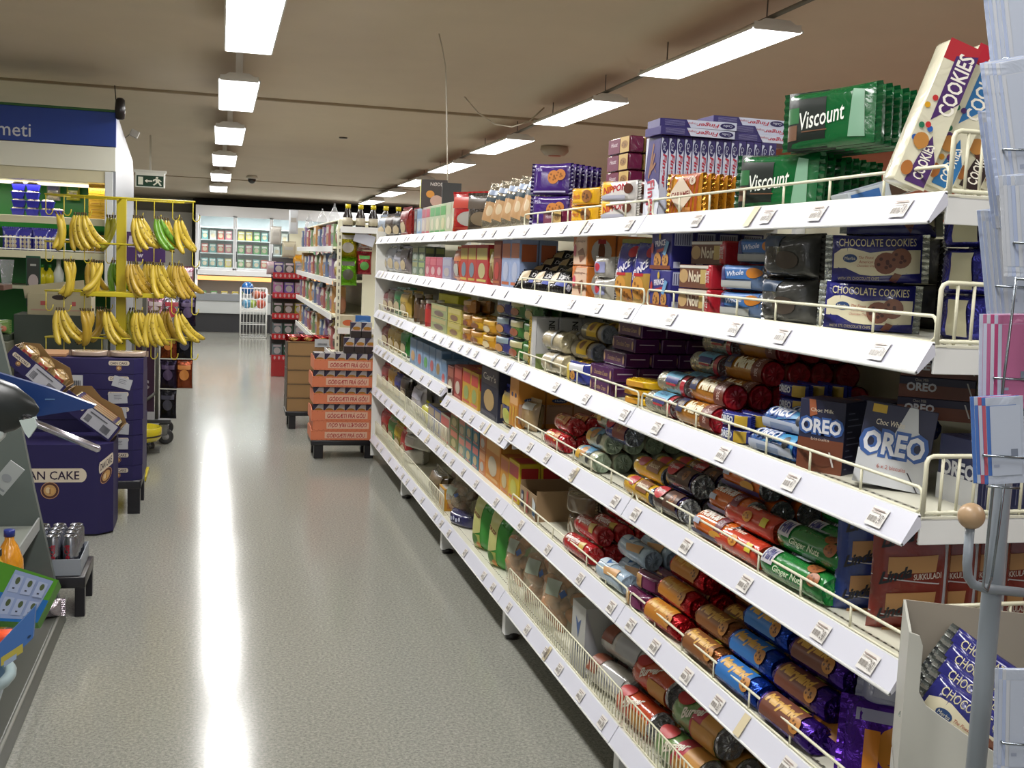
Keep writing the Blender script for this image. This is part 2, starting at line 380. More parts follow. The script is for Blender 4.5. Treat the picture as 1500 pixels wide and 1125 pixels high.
for i, (x, a, b) in enumerate(RIGHT_ROW):
    if a > 2: fitting(x, a, b, 'wire', 'hanging strip light above the biscuit shelves, %s of its row from the camera' % ORD[i-1].replace('front', 'first'), 'strip lights over the shelving')
tr = MB(); tr.tube([(2.79, -1, lamp_z(-1)+.075), (2.79, 22.5, lamp_z(22.5)+.075)], .014, 'paint:#6a655c', 6)
tr.build('light_track', None, 'thin grey conduit running above the right-hand row of hanging lights', 'conduit')
# camera dome, smoke alarm, small cable, hanging cable
p = atY(369, 264, 18.5); t = MB(); t.lathe([(.07, .05), (.09, .03), (.09, 0)], 'plastic:#d8d4cc', 16); t2 = MB(); t2.lathe([(.065, 0), (.06, -.04), (.03, -.07), (.005, -.075)], 'gloss:#1c1a1c', 16)
o = t.build('security_camera', None, 'small dome security camera on the ceiling right of the aisle lights', 'camera', loc=(p[0], 18.5, ceil_z(18.5)-.05)); t2.build('dome', o)
al = MB(); al.lathe([(.0, .07), (.16, .07), (.17, .02), (.12, -.03), (.02, -.035)], 'plastic:#a89c8c', 8); p = atY(813, 207, 12.5)
o = al.build('ceiling_speaker', None, 'pale eight-sided ceiling unit beyond the hanging lights', 'alarm', loc=(p[0], 12.5, ceil_z(12.5)-.07))
r_ = MB(); r_.lathe([(.08, 0), (.07, -.012), (.01, -.013)], 'plastic:#b06a58', 12); r_.build('grille', o, loc=(0, 0, -.03))
c_ = MB(); yy = 7.4; pts = []
for px, py in ((641, 40), (648, 70), (653, 98), (654, 150), (655, 220), (656, 300)): q = atY(px, py, yy); pts.append((q[0], yy, q[1]))
c_.tube(pts, .004, 'plastic:#bfb8a8', 5); c_.build('hanging_cable', None, 'thin pale cable dropping from the ceiling behind the top shelf', 'cable')
c_ = MB(); pts = []
for px, py in ((672, 132), (700, 165), (725, 182), (750, 186), (775, 178), (797, 158)): q = atY(px, py, 9.7); pts.append((q[0], 9.7, q[1]))
c_.tube(pts, .007, 'plastic:#cfc8b8', 5); c_.build('looped_cable', None, 'white cable sagging in a loop beside the hanging lights', 'cable')
m = MB(); m.lathe([(.05, .0), (.045, -.012), (.01, -.014)], 'plastic:#4c443c', 12); q = atY(503, 196, 13.0); m.build('ceiling_hook', None, 'tiny dark disc fixed to the ceiling above the far shelving', 'ceiling fixing', loc=(q[0], 13.0, ceil_z(13.0)))
# exit sign
Ye = 14.0; p = atY(220, 264, Ye); t = empty('exit_sign', (p[0], Ye, p[1]), 0, 'green and white exit sign with running figure and arrow over the banana stand', 'sign')
s_ = MB(); s_.box((0, 0, 0), (.33, .05, .17), 'plastic:#e8e8e0', .004); s_.build('sign_box', t)
s_ = MB(); s_.box((0, -.027, -.012), (.30, .006, .125), 'print:#0f3a24'); s_.art([('r', .06, .14, .24, .86, '#eeeede'), ('r', .36, .44, .58, .56, '#eeeede'), ('p', [(.30, .5), (.4, .68), (.4, .32)], '#eeeede'),
    ('e', .76, .84, .05, .09, '#eeeede'), ('p', [(.68, .75), (.84, .7), (.84, .4), (.72, .4)], '#eeeede'), ('p', [(.72, .4), (.8, .4), (.66, .12), (.6, .16)], '#eeeede'), ('p', [(.78, .42), (.86, .4), (.94, .12), (.87, .1)], '#eeeede'), ('p', [(.62, .66), (.7, .74), (.66, .5), (.6, .5)], '#eeeede'), ('p', [(.84, .7), (.94, .5), (.9, .45), (.82, .58)], '#eeeede')],
    lambda u, v, o: ((u-.5)*.30, -.030-o, -.012+(v-.5)*.125)); s_.build('sign_face', t)
s_ = MB(); s_.box((0, 0, .1+(ceil_z(Ye)-p[1]-.1)/2), (.02, .02, ceil_z(Ye)-p[1]-.08), 'plastic:#c8c4b8'); s_.box((0, 0, .1), (.36, .05, .03), 'plastic:#e0e0d8'); s_.build('hanger', t)
# ================================================================ main shelving run
SX = 1.175           # front edge of the shelf decks
BAYS = [1.66, 3.03, 4.42, 5.81, 7.20, 8.59]
SZ = {1: 1.715, 2: 1.462, 3: 1.165, 4: .898, 5: .578, 6: .208}
DEP = {1: .40, 2: .46, 3: .46, 4: .46, 5: .46, 6: .50}
cream = 'paint:#d9d6bd'; white = 'paint:#dfe0de'; railm = 'paint:#cfd0dc'
def guard(x, y0, y1, z, h, nv, r=.0026, dense=False):
    g = MB(); c = .012
    pts = [(x, y0, z+c), (x, y0, z+h-c), (x, y0+c*.4, z+h-c*.3), (x, y0+c, z+h), (x, y1-c, z+h), (x, y1-c*.4, z+h-c*.3), (x, y1, z+h-c), (x, y1, z+c), (x, y1-c, z+.003), (x, y0+c, z+.003)]
    g.tube(pts, r*1.25, cream, 8, True)
    for i in range(1, nv+1):
        y = y0+(y1-y0)*i/(nv+1); g.tube([(x, y, z), (x, y, z+h)], r*.8 if dense else r, cream, 6)
    return g
def side_guard(x0, x1, y, z, h, nv):
    g = MB(); c = .012
    g.tube([(x0, y, z), (x0, y, z+h-c), (x0+c*.3, y, z+h-c*.3), (x0+c, y, z+h), (x1, y, z+h)], .0042, cream, 8); g.tube([(x0, y, z+.006), (x1, y, z+.006)], .0038, cream, 8)
    for i in range(1, nv+1): x = x0+(x1-x0)*i/(nv+1); g.tube([(x, y, z), (x, y, z+h)], .0028, cream, 6)
    return g
def price_rail(y0, y1, z, seed=0, tags=True, skip=0):
    m = MB(); xa, xb = SX-.002, SX-.034; za, zb = z+.002, z-.048
    m.prism([(xa, za), (xa-.004, za+.001), (xb-.002, zb), (xb+.004, zb-.002), (xa+.004, za-.02)], 'y', y0, y1, railm)
    m.tube([(xb, y0, zb), (xb, y1, zb)], .0035, white, 6); m.tube([(xa-.001, y0, za), (xa-.001, y1, za)], .003, white, 6)
    R = random.Random(seed); y = y0+R.uniform(.04, .14)
    ax = Vector((xb-xa, 0, zb-za)).normalized(); nrm = Vector((-.84, 0, .54)); base = Vector((xa-.005, 0, za))
    def S(yc, w, h, t0): return lambda u, v, o: tuple(base+ax*(t0+h*(1-v))+nrm*(.0015+o)+Vector((0, yc+w*(.5-u), 0)))
    while tags and y < y1-.06:
        w = .05; s = S(y, w, .038, .01)
        m.art([('r', 0, 0, 1, 1, '#dedbd6')]+[('r', .05+.07*i, .2, .05+.07*i+(.035 if i % 3 else .05), .5, '#8c8680') for i in range(8)]+[('r', .1, .8, .85, .86, '#a08e88'), ('r', .1, .68, .7, .72, '#a08e88'), ('t', str(R.randint(99, 489)), .82, .4, .24, .5, '#6c6662', 0, 0, .02)], s)
        y += R.uniform(.16, .42)
    if R.random() < .35: m.art([('r', 0, 0, 1, 1, '#cfc2a0')], S(y0+(y1-y0)*R.uniform(.2, .8), .03, .054, 0))
    return m
WHERE = ['nearest the camera', 'second from the camera', 'in the middle of the run', 'second from the far end', 'at the far end of the run']
for i in range(5):
    ya, yb = BAYS[i], BAYS[i+1]
    t = empty('shelving_unit', (0, 0, 0), 0, 'white metal shelving unit of biscuits along the aisle, %s' % WHERE[i], 'shelf', 'shelving units of the biscuit run')
    m = MB(); m.box((1.68, (ya+yb)/2, .88), (.02, yb-ya-.004, 1.66), cream); m.build('back_panel', t)
    for y in ([ya+.015] if i else [ya+.015])+([yb-.015] if i == 4 else []):
        m = MB(); m.box((1.655, y, .9), (.03, .028, 1.72), white, .002)
        m.build('upright', t)
    if i == 4: m = MB(); m.box((1.43, yb+.012, .9), (.56, .02, 1.72), 'paint:#e6e6e2', .002); m.build('end_panel', t)
    m = MB(); m.box((1.33, ya+.02, .09), (.31, .045, .14), white, .002); m.build('foot', t); m = MB(); m.lathe([(.03, .0), (.034, .02), (.02, .03)], 'plastic:#1c1a1a', 12); m.build('foot_pad', t, loc=(1.215, ya+.02, 0))
    for lv, z in SZ.items():
        d = DEP[lv]
        if lv == 4 and i == 2: z = .857
        dd = z-SZ[lv]
        y0, y1 = ya+.003, yb-.003
        s = MB(); s.box((SX+d/2, (y0+y1)/2, z-.004), (d, y1-y0, .008), 'paint:#d6d4c2', .001)
        s.box((SX+d/2, y0+.003, z-.027), (d, .006, .046), white, .001); s.box((SX+d/2, y1-.003, z-.027), (d, .006, .046), white, .001)
        s.box((SX+.012, (y0+y1)/2, z-.016), (.02, y1-y0, .024), white)
        for k in range(int((y1-y0)/.025)): s.box((SX+.03, y0+.02+k*.025, z+.0002), (.004, .009, .0012), 'matte:#6f6c60')
        so = s.build('shelf', t)
        price_rail(y0, y1, z, lv*10+i).build('price_rail', so)
        if lv == 6:
            if i in (0, 1): guard(SX+.006, y0+.01, y1-.01, z, .105, 54, .0022, True).build('wire_guard', so)
            if i in (3, 4): guard(SX+.006, y0+.01, y1-.01, z, .105, 40, .0022, True).build('wire_guard', so)
        elif lv == 5 and i in (2,): pass
        elif lv == 5 and i >= 3:
            if i >= 3: guard(SX+.006, y0+.01, y1-.01, z, .1, 40, .0022, True).build('wire_guard', so)
        elif i < 2: guard(SX+.006, y0+.01, y1-.01, z, .048, 6).build('wire_guard', so)
        elif i == 4 and lv in (3, 4): guard(SX+.006, y0+.01, y1-.01, z, .05, 6).build('wire_guard', so)
        if i == 0: side_guard(SX+.005, SX+d, y0+.004, z, .105, 13).build('side_guard', so)
# ================================================================ packets on the shelves (near bays)
# ---- top shelf
Z1 = SZ[1]
def cookie_sleeve(key, top, band, txt, dots):
    w, d, h = .06, .055, .262
    ops = [('r', 0, 0, 1, 1, 'film:#dcd8c0'), ('r', .0, .86, 1, 1, top), ('p', [(.35, .45), (1, .62), (1, .95), (.35, .9)], band), ('t', txt, .68, .72, .5, .42, '#f0ece0', 90, 0, .02),
           ('p', [(.3, .02), (.95, .02), (.98, .2), (.6, .36), (.42, .2)], band), ('t', 'COOKIES', .64, .18, .34, .24, '#f0ece0', 90, 0, .02)]
    R = random.Random(key)
    for i in range(9): ops.append(('e', R.uniform(.08, .55), R.uniform(.2, .6), .09, .02, dots[i % len(dots)]))
    ops += [('e', .3, .3, .24, .055, '#b9803e'), ('e', .2, .1, .18, .05, '#a8682e')]
    proto(key, carton(w, d, h, 'film:#d8d4bc', ops, [('r', .1, .1, .9, .9, '#cfcab0')], (), bev=.008))
cookie_sleeve('ck1', '#b02a34', '#4a2a66', 'COOKIES', ['#d8a020', '#2a60b0', '#207050', '#c03030'])
cookie_sleeve('ck2', '#b01c30', '#2c6ea8', 'COOKIES', ['#4a2a66', '#c08820', '#20704c', '#8a3020'])
cookie_sleeve('ck3', '#3a2420', '#2c1c1c', 'COOKIES', ['#5a3026', '#4a2620'])
cookie_sleeve('ck4', '#3a2420', '#5a2a22', 'COOKIES', ['#7a3a2a', '#4a2620'])
for i, (k, x, dsc) in enumerate((('ck1', 1.205, 'with a purple band and coloured dots, leftmost of four'), ('ck2', 1.268, 'with a red top and blue band, second of four'),
                                 ('ck3', 1.333, 'with a black band, third of four'), ('ck4', 1.400, 'with a brown band, nearest the card rack'))):
    put(k, 'cookie_sleeve', 'cookies', 'tall cream film sleeve of cookies %s' % dsc, (x-.03, 1.80+.012*i, Z1+.02), rz=-8, ry=19+i)
proto('greybox', carton(.2, .1, .032, '#aab2bc', [('r', .03, .1, .32, .8, '#2a5a9a'), ('r', .42, .05, .8, .95, '#3a261c'), ('r', .55, .2, .76, .9, '#b08a30')], top=[('r', .06, .1, .9, .9, '#9aa4b0')]))
put('greybox', 'biscuit_carton', 'biscuits', 'pale blue-grey flat biscuit carton tilted up in front of the leaning cookie sleeves', (1.295, 2.02, Z1+.018), rz=-12, ry=-18)
vis = [('r', 0, 0, .48, 1, '#1c2420'), ('r', .0, .45, .16, .72, '#2a6a3a'), ('r', .0, .16, .14, .42, '#6a4a34'), ('p', [(.74, .12), (.92, .1), (.9, .88), (.78, .92)], '#7aa48a'),
       ('t', 'Viscount', .44, .52, .52, .3, '#e8ece4', 8, .35, .01, .7), ('r', .2, .28, .5, .3, '#6a4a34')]
proto('visc', pillow(.205, .13, .034, 'gloss:#0c5a2c', vis, seam='x', k=4, rnd=3, back='gloss:#0b4a26'))
for i in range(8):
    put('visc', 'biscuit_pouch', 'biscuits', 'black and green mint pouch, lower row of the top shelf, %s from the aisle' % ORD[i].replace('front', 'first'), (1.243+.033*i, 2.40+.019*i, Z1), rz=-60-(i % 3)*2, rx=-3, group='green mint biscuit pouches')
for i in range(5):
    put('visc', 'biscuit_pouch', 'biscuits', 'black and green mint pouch, raised upper row, %s from the aisle' % ORD[i].replace('front', 'first'), (1.285+.033*i, 2.25+.019*i, Z1+.134), rz=-58+(i % 2)*2, rx=-5, ry=-4, group='green mint biscuit pouches')
fspine = [('r', 0, .36, 1, .98, '#cdd3e6'), ('r', 0, 0, 1, .36, '#cdd3e6'), ('r', 0, .8, 1, 1, '#3a2c6e'), ('e', .5, .83, .44, .1, '#241c58'), ('t', 'Cad', .5, .83, .09*4, .045*10, '#d8dcf0', -90, .3), ('t', 'Finger', .5, .45, .42*10, .06, '#b02a44', -90, .2, .02)]
def finger(key, spine_front):
    w, d, h = .0225, .11, .225
    ops = [('r', .05, .02, .95, .97, '#cdd3e6'), ('p', [(.3, .97), (.95, .97), (.95, .82)], '#352a6c'), ('e', .5, .865, .38, .09, '#241c58'), ('t', 'Cad', .5, .865, .4, .11, '#c8cce0', -90, .3), ('t', 'Finger', .5, .57, .66, .42, '#b02a44', -90, .2, .03)]
    side = [('r', 0, 0, 1, 1, '#c8cad6'), ('p', [(0, .5), (.2, 1), (1, 1), (1, .4), (.6, .3)], '#352a6c'), ('e', .6, .22, .5, .26, '#d8dce8')]
    side += [('p', [(.25+.1*i, .5+.05*i), (.33+.1*i, .48+.05*i), (.6+.08*i, .9-.12*i), (.52+.08*i, .92-.12*i)], '#8a5a34') for i in range(4)]+[('t', 'Finger', .5, .22, 1.0, .3, '#b02a44', -80, .2, .02, 2)]
    proto(key, carton(w, d, h, '#352a6c', ops, right=[('r', .05, .05, .95, .95, '#2f266a')], left=side, bev=.001))
finger('finger', True)
for i in range(15):
    put('finger', 'biscuit_carton', 'biscuits', 'upright purple and white finger-biscuit carton, %s in the row from the aisle' % ORD[i].replace('front', 'first'), (1.196+.0236*i, 3.045, Z1), rz=0, group='upright finger biscuit cartons')
fl_ = [('r', .0, .02, .38, .98, '#2f266a')]+[('r', .06, .75-.14*i, .32, .79-.14*i, '#8a86b0') for i in range(5)]+[('p', [(.34, .98), (1, .98), (1, .02), (.40, .02), (.37, .5)], '#cdd3e6'), ('t', 'Finger', .62, .5, .3, .62, '#b02a44', 180, .2, .02), ('t', "l'Original", .42, .6, .12, .3, '#b02a44', 180, .2), ('e', .88, .5, .1, .36, '#241c58'), ('t', 'Cadbu', .88, .5, .12, .3, '#d8dcf0', 180, .3)]
proto('fingerlie', carton(.225, .11, .0225, '#352a6c', fl_, top=[('r', .05, .05, .95, .95, '#a8aabc')], bev=.001))
for i, (x, y, k, r, dsc) in enumerate(((1.285, 3.03, 0, 2, 'lower of the left pair'), (1.292, 3.035, 1, -3, 'upper of the left pair'), (1.515, 3.05, 0, 2, 'bottom of the right three'), (1.505, 3.06, 1, 3, 'middle of the right three'), (1.46, 3.07, 2, 1, 'top of the right three'))):
    put('fingerlie', 'biscuit_carton', 'biscuits', 'purple finger-biscuit carton lying flat across the upright ones, %s' % dsc, (x, y, Z1+.226+.023*k), rz=r, group='finger biscuit cartons lying flat')
st = [('p', [(a-.02, 0), (a+.05, 0), (a+.05-.0+.5*s_, 1), (a-.02+.5*s_, 1)], '#a8502a') for a, s_ in ()]
car = []
for i in range(9): u = i*.125; car.append(('p', [(u, 0), (min(1, u+.06), 0), (min(1, u*.6+.06+.38), 1), (min(1, u*.6+.38), 1)] if i < 8 else [(0, .3), (0, .5), (.2, 1), (.1, 1)], '#a84c20'))
car += [('p', [(.48, .08), (.86, .5), (.48, .95), (.1, .5)], '#d8c8b4'), ('t', 'CARAMEL', .49, .5, .62, .15, '#7a2220', 4, 0, .02, .8), ('r', .56, .04, .8, .2, '#c88848'), ('e', .82, .82, .08, .1, '#d8c8b4'), ('t', '8', .82, .82, .05, .1, '#7a2220')]
proto('caramel', pillow(.125, .115, .028, 'gloss:#c88a24', car, seam='x', k=4, rnd=5, back='foil:#c08a2a'))
for i in range(5): put('caramel', 'wafer_packet', 'wafers', 'orange and gold striped caramel wafer packet, %s from the aisle' % ORD[i].replace('front', 'first'), (1.222+.030*i, 2.88+.011*i, Z1), rz=-70-i, group='caramel wafer packets')
waf = [('r', .05, .45, .95, .75, '#2a201c'), ('t', 'WAFERS', .5, .6, .8, .2, '#e8e0d0', 0, 0, .02), ('r', .1, .1, .9, .35, '#6a3a2a'), ('t', '22', .8, .22, .12, .14, '#e8e0d0')]
proto('wafer', pillow(.12, .1, .03, 'foil:#b89a50', waf, seam='x', k=4, rnd=6))
for i in range(4): put('wafer', 'wafer_packet', 'wafers', 'silver and brown foil wafer packet behind the caramel ones, %s from the aisle' % ORD[i].replace('front', 'first'), (1.385+.033*i, 2.84+.006*i, Z1), rz=-76-i, group='foil wafer packets')
nip = [('r', 0, .0, 1, 1, 'gloss:#d8d4d0'), ('p', [(0, 1), (.3, 1), (.5, .6), (.15, .3), (0, .3)], '#d8a820'), ('t', 'NIPPON', .5, .62, .7, .34, '#b0202c', 8, .2, .03, .4), ('e', .86, .6, .1, .25, '#5a3020'), ('r', .1, .06, .8, .3, '#a8a8b8')]
proto('nippon', pillow(.17, .065, .045, 'film:#d0ccc8', nip, seam='x', k=5, rnd=8))
yel = [('t', 'Herb', .3, .5, .3, .3, '#a83020', 0, .2), ('c', .7, .5, .18, 2.0, '#8a5a2a', '#4a2a1a')]
proto('yelpack', pillow(.16, .06, .045, 'film:#d8a41c', yel, seam='x', k=5, rnd=9))
def yc(a, b, X=1.21, Z=1.7): y0 = yat(b, X, Z); y1 = yat(a, X, Z); return (y0+y1)/2, y1-y0
y, w = yc(882, 930); pile('nippon', 'wafer_packet', 'wafers', 'white and yellow wafer packet with red lettering', y, 1.215, Z1, .05, .058, [(0, 3), (0, 2)], 'white wafer packets', rz=-72)
y, w = yc(835, 878); pile('yelpack', 'biscuit_packet', 'biscuits', 'bright yellow biscuit packet on the top shelf', y, 1.215, Z1, .05, .06, [(0, 3), (0, 3)], 'yellow biscuit packets', rz=-75)
bur = [('r', .02, .06, .55, .94, '#641a3c'), ('t', 'Haust', .3, .6, .3, .26, '#d8ccd0', 0, .2), ('r', .58, .04, .98, .96, '#b89a5c'), ('c', .78, .5, .15, 1.6, '#8a6430', '#5a3a1c')]
proto('burg', carton(.19, .05, .053, 'gloss:#5c1634', bur, [('r', .1, .1, .9, .9, 'gloss:#6a1c3c')], bev=.008))
y, w = yc(868, 915); pile('burg', 'biscuit_brick', 'biscuits', 'burgundy wrapped biscuit brick', y+.03, 1.215, Z1, .053, .054, [(2, 5), (1, 6), (1, 6), (1, 6), (1, 5)], 'burgundy biscuit bricks', rz=-88)
y, w = yc(795, 838); pile('burg', 'biscuit_brick', 'biscuits', 'burgundy biscuit brick in the low heap beside the purple pouches', y, 1.215, Z1, .053, .054, [(0, 4), (2, 4)], 'burgundy biscuit bricks, low heap', rz=-84)
pur = [('t', 'Milk', .2, .8, .2, .12, '#c8c0e0'), ('c', .62, .55, .16, 1.4, '#b87434', '#7a4a20'), ('c', .8, .62, .13, 1.4, '#b87434', '#7a4a20'), ('r', .05, .05, .95, .1, '#c8c0e0')]
proto('purp', pillow(.17, .12, .035, 'gloss:#3a1c6a', pur, seam='x', k=4, rnd=11, back='gloss:#22104a'))
for k in range(2):
    for i in range(6): put('purp', 'biscuit_pouch', 'biscuits', 'purple pouch with orange biscuits, %s row, %s from the aisle' % (('lower', 'upper')[k], ORD[i].replace('front', 'first')), (1.245+.031*i, yat(792, 1.22, 1.75)-.04+.024*i, Z1+.125*k), rz=-52-(i*7 % 3), rx=-3, group='purple biscuit pouches')
slv = [('p', [(.1, .2), (.9, .15), (.85, .6), (.15, .66)], '#b08a60'), ('r', .1, .62, .9, .72, '#2c3c44'), ('e', .5, .42, .22, .12, '#c8b494'), ('r', .2, .78, .8, .9, '#8a98b0')]
proto('silv', pillow(.11, .21, .05, 'foil:#a8a090', slv, seam='z', k=3, rnd=12, lump=.12, back='foil:#9c9484'))
for i in range(5):
    for k in range(2): put('silv', 'snack_bag', 'snacks', 'crumpled silver and beige snack bag, %s along the shelf, %s' % (ORD[i].replace('front', 'first'), ('at the edge', 'behind')[k]), (1.215+.10*k, yat(718+14*i, 1.22, 1.75), Z1+.02*k), rz=-60-i*4, rx=-10, ry=6-k*8, group='silver and beige snack bags')
# ---- second shelf
Z2 = SZ[2]
cho = [('r', 0, .03, 1, .97, 'gloss:#23246e'), ('p', [(.02, .6), (.1, .7), (.2, .72), (.42, .62), (.6, .66), (.98, .68), (.98, .2), (.75, .16), (.45, .14), (.32, .16), (.15, .3), (.02, .3)], '#d8d0b2'), ('t', 'CHOCOLATE COOKIES', .5, .83, .86, .16, '#cfc6a0', 0, 0, .004),
       ('e', .2, .5, .08, .09, '#24406e'), ('t', 'Merba', .2, .5, .12, .07, '#d0ccb8'), ('t', 'The Finest', .38, .52, .17, .06, '#a04028', 0, .2), ('t', 'American', .38, .43, .16, .06, '#a04028', 0, .2), ('t', 'Chocolate Chip', .38, .34, .2, .06, '#a04028', 0, .2),
       ('c', .60, .40, .13, 1.75, '#7a4c3a', '#472620'), ('c', .76, .50, .12, 1.75, '#7c503c', '#472620'), ('p', [(.64, .04), (.7, .2), (.78, .16), (.72, .0)], '#6a3a2a'), ('t', 'WITH 37% CHOCOLATE CHIPS', .3, .08, .46, .06, '#b0a488')]
proto('choc', pillow(.172, .097, .05, 'gloss:#23246e', cho, seam='x', k=5, rnd=14, back='foil:#a8aca8'))
proto('chocend', pillow(.17, .085, .05, 'foil:#3a3c9c', [('r', .3, .1, .7, .9, '#c8c4a8')], seam='x', k=4, rnd=15, back='foil:#b0b4b8', lump=.1))
for k in range(2):
    for i in range(3): put('choc', 'cookie_packet', 'cookies', 'blue and cream packet of chocolate cookies standing in the %s row, %s' % (('lower', 'upper')[k], ('front', 'second back', 'third back')[i]), (1.272+.028*i+.012*k, 2.03+.046*i, Z2+.098*k), rz=-31, rx=-3, ry=-2 if k else 1, group='blue chocolate cookie packets')
put('choc', 'cookie_packet', 'cookies', 'blue packet of chocolate cookies lying tilted on top of the two rows', (1.31, 2.03, Z2+.194), rz=-31, rx=-55)
for i in range(6):
    for k in range(3): put('chocend', 'cookie_packet', 'cookies', 'crinkled blue and silver cookie packet behind the side guard, %s column, %s layer' % (ORD[i].replace('front', 'first'), lay(k, 3)), (1.335+.056*i, 1.795, Z2+.086*k), rz=-96+(i*5+k*3) % 7, ry=0, group='cookie packets seen from their ends')
proto('dark', pillow(.16, .1, .085, 'film:#3c3c3a', [('r', .04, .7, .5, .95, '#2a3c54'), ('e', .6, .4, .2, .2, '#4a4038')], seam='x', k=3, rnd=16, lump=.16, back='film:#343432'))
for i in range(4):
    for k in range(2): put('dark', 'bread_packet', 'bread', 'dark crumpled film packet beside the blue cookies, %s from the aisle, %s layer' % (ORD[i].replace('front', 'first'), lay(k, 2)), (1.245+.088*i, 2.30-.012*i, Z2+.1*k), rz=-74+(i*11 % 9), group='dark crumpled film packets')
lbl = [('r', .04, .45, .96, .97, '#3a6aa8'), ('p', [(.02, .9), (.2, .9), (.3, .1), (.1, .1)], '#2c2c6c'), ('t', 'Whole', .48, .68, .4, .2, '#d8dcec', 6, .2, .02, .4), ('e', .86, .7, .12, .2, '#c07828'), ('r', .12, .1, .85, .38, '#a8aaa8')]
proto('ltblue', pillow(.17, .062, .062, 'film:#5c7090', lbl, seam='x', k=5, rnd=17, back='foil:#8c8e8c'))
y, w = yc(1058, 1112, Z=1.5); pile('ltblue', 'cake_packet', 'cake', 'blue and silver wrapped cake packet', y, 1.225, Z2, .068, .064, [(0, 4), (0, 4), (.5, 4)], 'blue and silver cake packets', rz=-82)
noi = [('r', .0, .0, 1, 1, '#6a4030'), ('e', .15, .5, .16, .3, '#b89868'), ('r', .74, .2, .96, .8, '#b8a060'), ('t', 'Noir', .55, .5, .42, .5, '#d8ccb4', 0, 0, .03), ('r', 0, .85, 1, .97, '#cfcac0')]
proto('noir', carton(.165, .06, .06, 'gloss:#9a8878', noi, [('r', 0, 0, 1, 1, 'foil:#9a9c9c')], bev=.009)+[('red_strip', MB().box((.0815, 0, .03), (.03, .064, .062), 'gloss:#b02430', .006).art([('t', '20% EXTRA', .5, .5, .8, .5, '#e0d8d8', 90)], lambda u, v, o: (.068+.026*u, -.032-o, .06*v)))])
y, w = yc(1001, 1048, Z=1.5); pile('noir', 'biscuit_brick', 'biscuits', 'brown and cream biscuit brick with a red strip', y, 1.22, Z2, .067, .062, [(0, 5), (0, 5), (.5, 5)], 'brown biscuit bricks with red strip', rz=-87)
pri = [('t', 'PRINCE', .45, .68, .5, .16, '#e0dce8', 6, 0, .03), ('p', [(.28, .5), (.72, .58), (.74, .5), (.3, .42)], '#b02430'), ('c', .35, .22, .18, 1.2, '#b8803c', '#5a301c'), ('c', .74, .24, .15, 1.2, '#c08a44', '#5a301c'), ('r', 0, 0, 1, .1, '#7a3a20'), ('e', .1, .55, .06, .14, '#b02430'), ('e', .45, .86, .05, .1, '#c8a838'), ('p', [(.62, .4), (.78, .75), (.92, .7), (.76, .35)], '#6aa0cc')]
proto('prince', carton(.15, .065, .105, '#2c2c7c', pri, [('r', .1, .62, .9, .96, '#b8bcd4'), ('r', .1, .04, .4, .2, '#b8bcd4')]+[('r', .14+.1*i, .64, .18+.1*i, .92, '#3c3c6c') for i in range(7)], bev=.002))
y, w = yc(961, 997, Z=1.5); pile('prince', 'biscuit_carton', 'biscuits', 'dark blue biscuit carton with ringed cookies', y, 1.215, Z2, .068, .107, [(0, 4), (0, 4)], 'dark blue biscuit cartons', rz=-90, rzj=1)
prb = [('r', 0, .0, 1, .5, '#a88438'), ('t', 'PRINCE', .42, .56, .7, .14, '#e0dce8', 20, 0, .03), ('r', .2, .45, .6, .5, '#b02430'), ('c', .4, .26, .26, .7, '#c89040', '#8a5a2a'), ('c', .7, .12, .2, .7, '#b87c34', '#7a4a20'), ('e', .8, .85, .2, .1, '#b02430')]
proto('princebag', pillow(.13, .185, .05, 'gloss:#2c2c84', prb, seam='z', k=3, rnd=19, back='film:#a8a458'))
for j, (a, b) in enumerate(((906, 930), (931, 957))):
    y, w = yc(a, b, Z=1.5)
    for i in range(3): put('princebag', 'biscuit_bag', 'biscuits', 'blue and yellow biscuit bag, %s of the pair of columns, %s from the shelf edge' % (('left', 'right')[j], 'nearest' if not i else ORD[i]), (1.215+.06*i, y, Z2), rz=-78, rx=-4, group='blue and yellow biscuit bags')
pim = [('r', .04, .04, .96, .96, '#d4b49c'), ('p', [(0, 1), (.3, 1), (0, .6)], '#c87438'), ('t', 'Bastogne', .5, .78, .7, .1, '#7a4a3a'), ('e', .14, .5, .1, .2, '#c04860'), ('p', [(.35, .45), (.7, .58), (.92, .3), (.55, .1)], '#7a4830'), ('r', .45, .3, .8, .34, '#b08060')]
proto('pim', carton(.16, .1, .105, '#c87430', pim, [('e', .5, .45, .36, .42, '#b8b4b0'), ('e', .5, .45, .12, .34, '#6a3c28'), ('r', .36, .72, .64, .86, '#a83438')], bev=.002))
y, w = yc(842, 868, Z=1.5); pile('pim', 'biscuit_carton', 'biscuits', 'orange and white biscuit carton with a slice of cake', y, 1.245, Z2, .105, .107, [(0, 3), (0, 3)], 'orange and white biscuit cartons', rz=-90, rzj=1)
proto('clearp', pillow(.12, .07, .05, 'film:#a8a49c', [('r', .2, .25, .8, .75, '#8a8cb0'), ('e', .4, .5, .12, .2, '#b03040')], seam='x', k=3, rnd=20, lump=.1))
y, w = yc(873, 902, Z=1.5); pile('clearp', 'cake_packet', 'cake', 'see-through packet of small cakes beside the orange cartons', y, 1.21, Z2, .06, .07, [(0, 3), (0, 2)], 'see-through cake packets', rz=-80)
proto('blackp', pillow(.17, .10, .045, 'foil:#242226', [('r', .06, .3, .4, .8, '#a08a60'), ('t', 'Dark', .7, .6, .4, .2, '#b8b4b0'), ('r', .5, .2, .9, .4, '#2c3c8c')], seam='x', k=3, rnd=21, lump=.12))
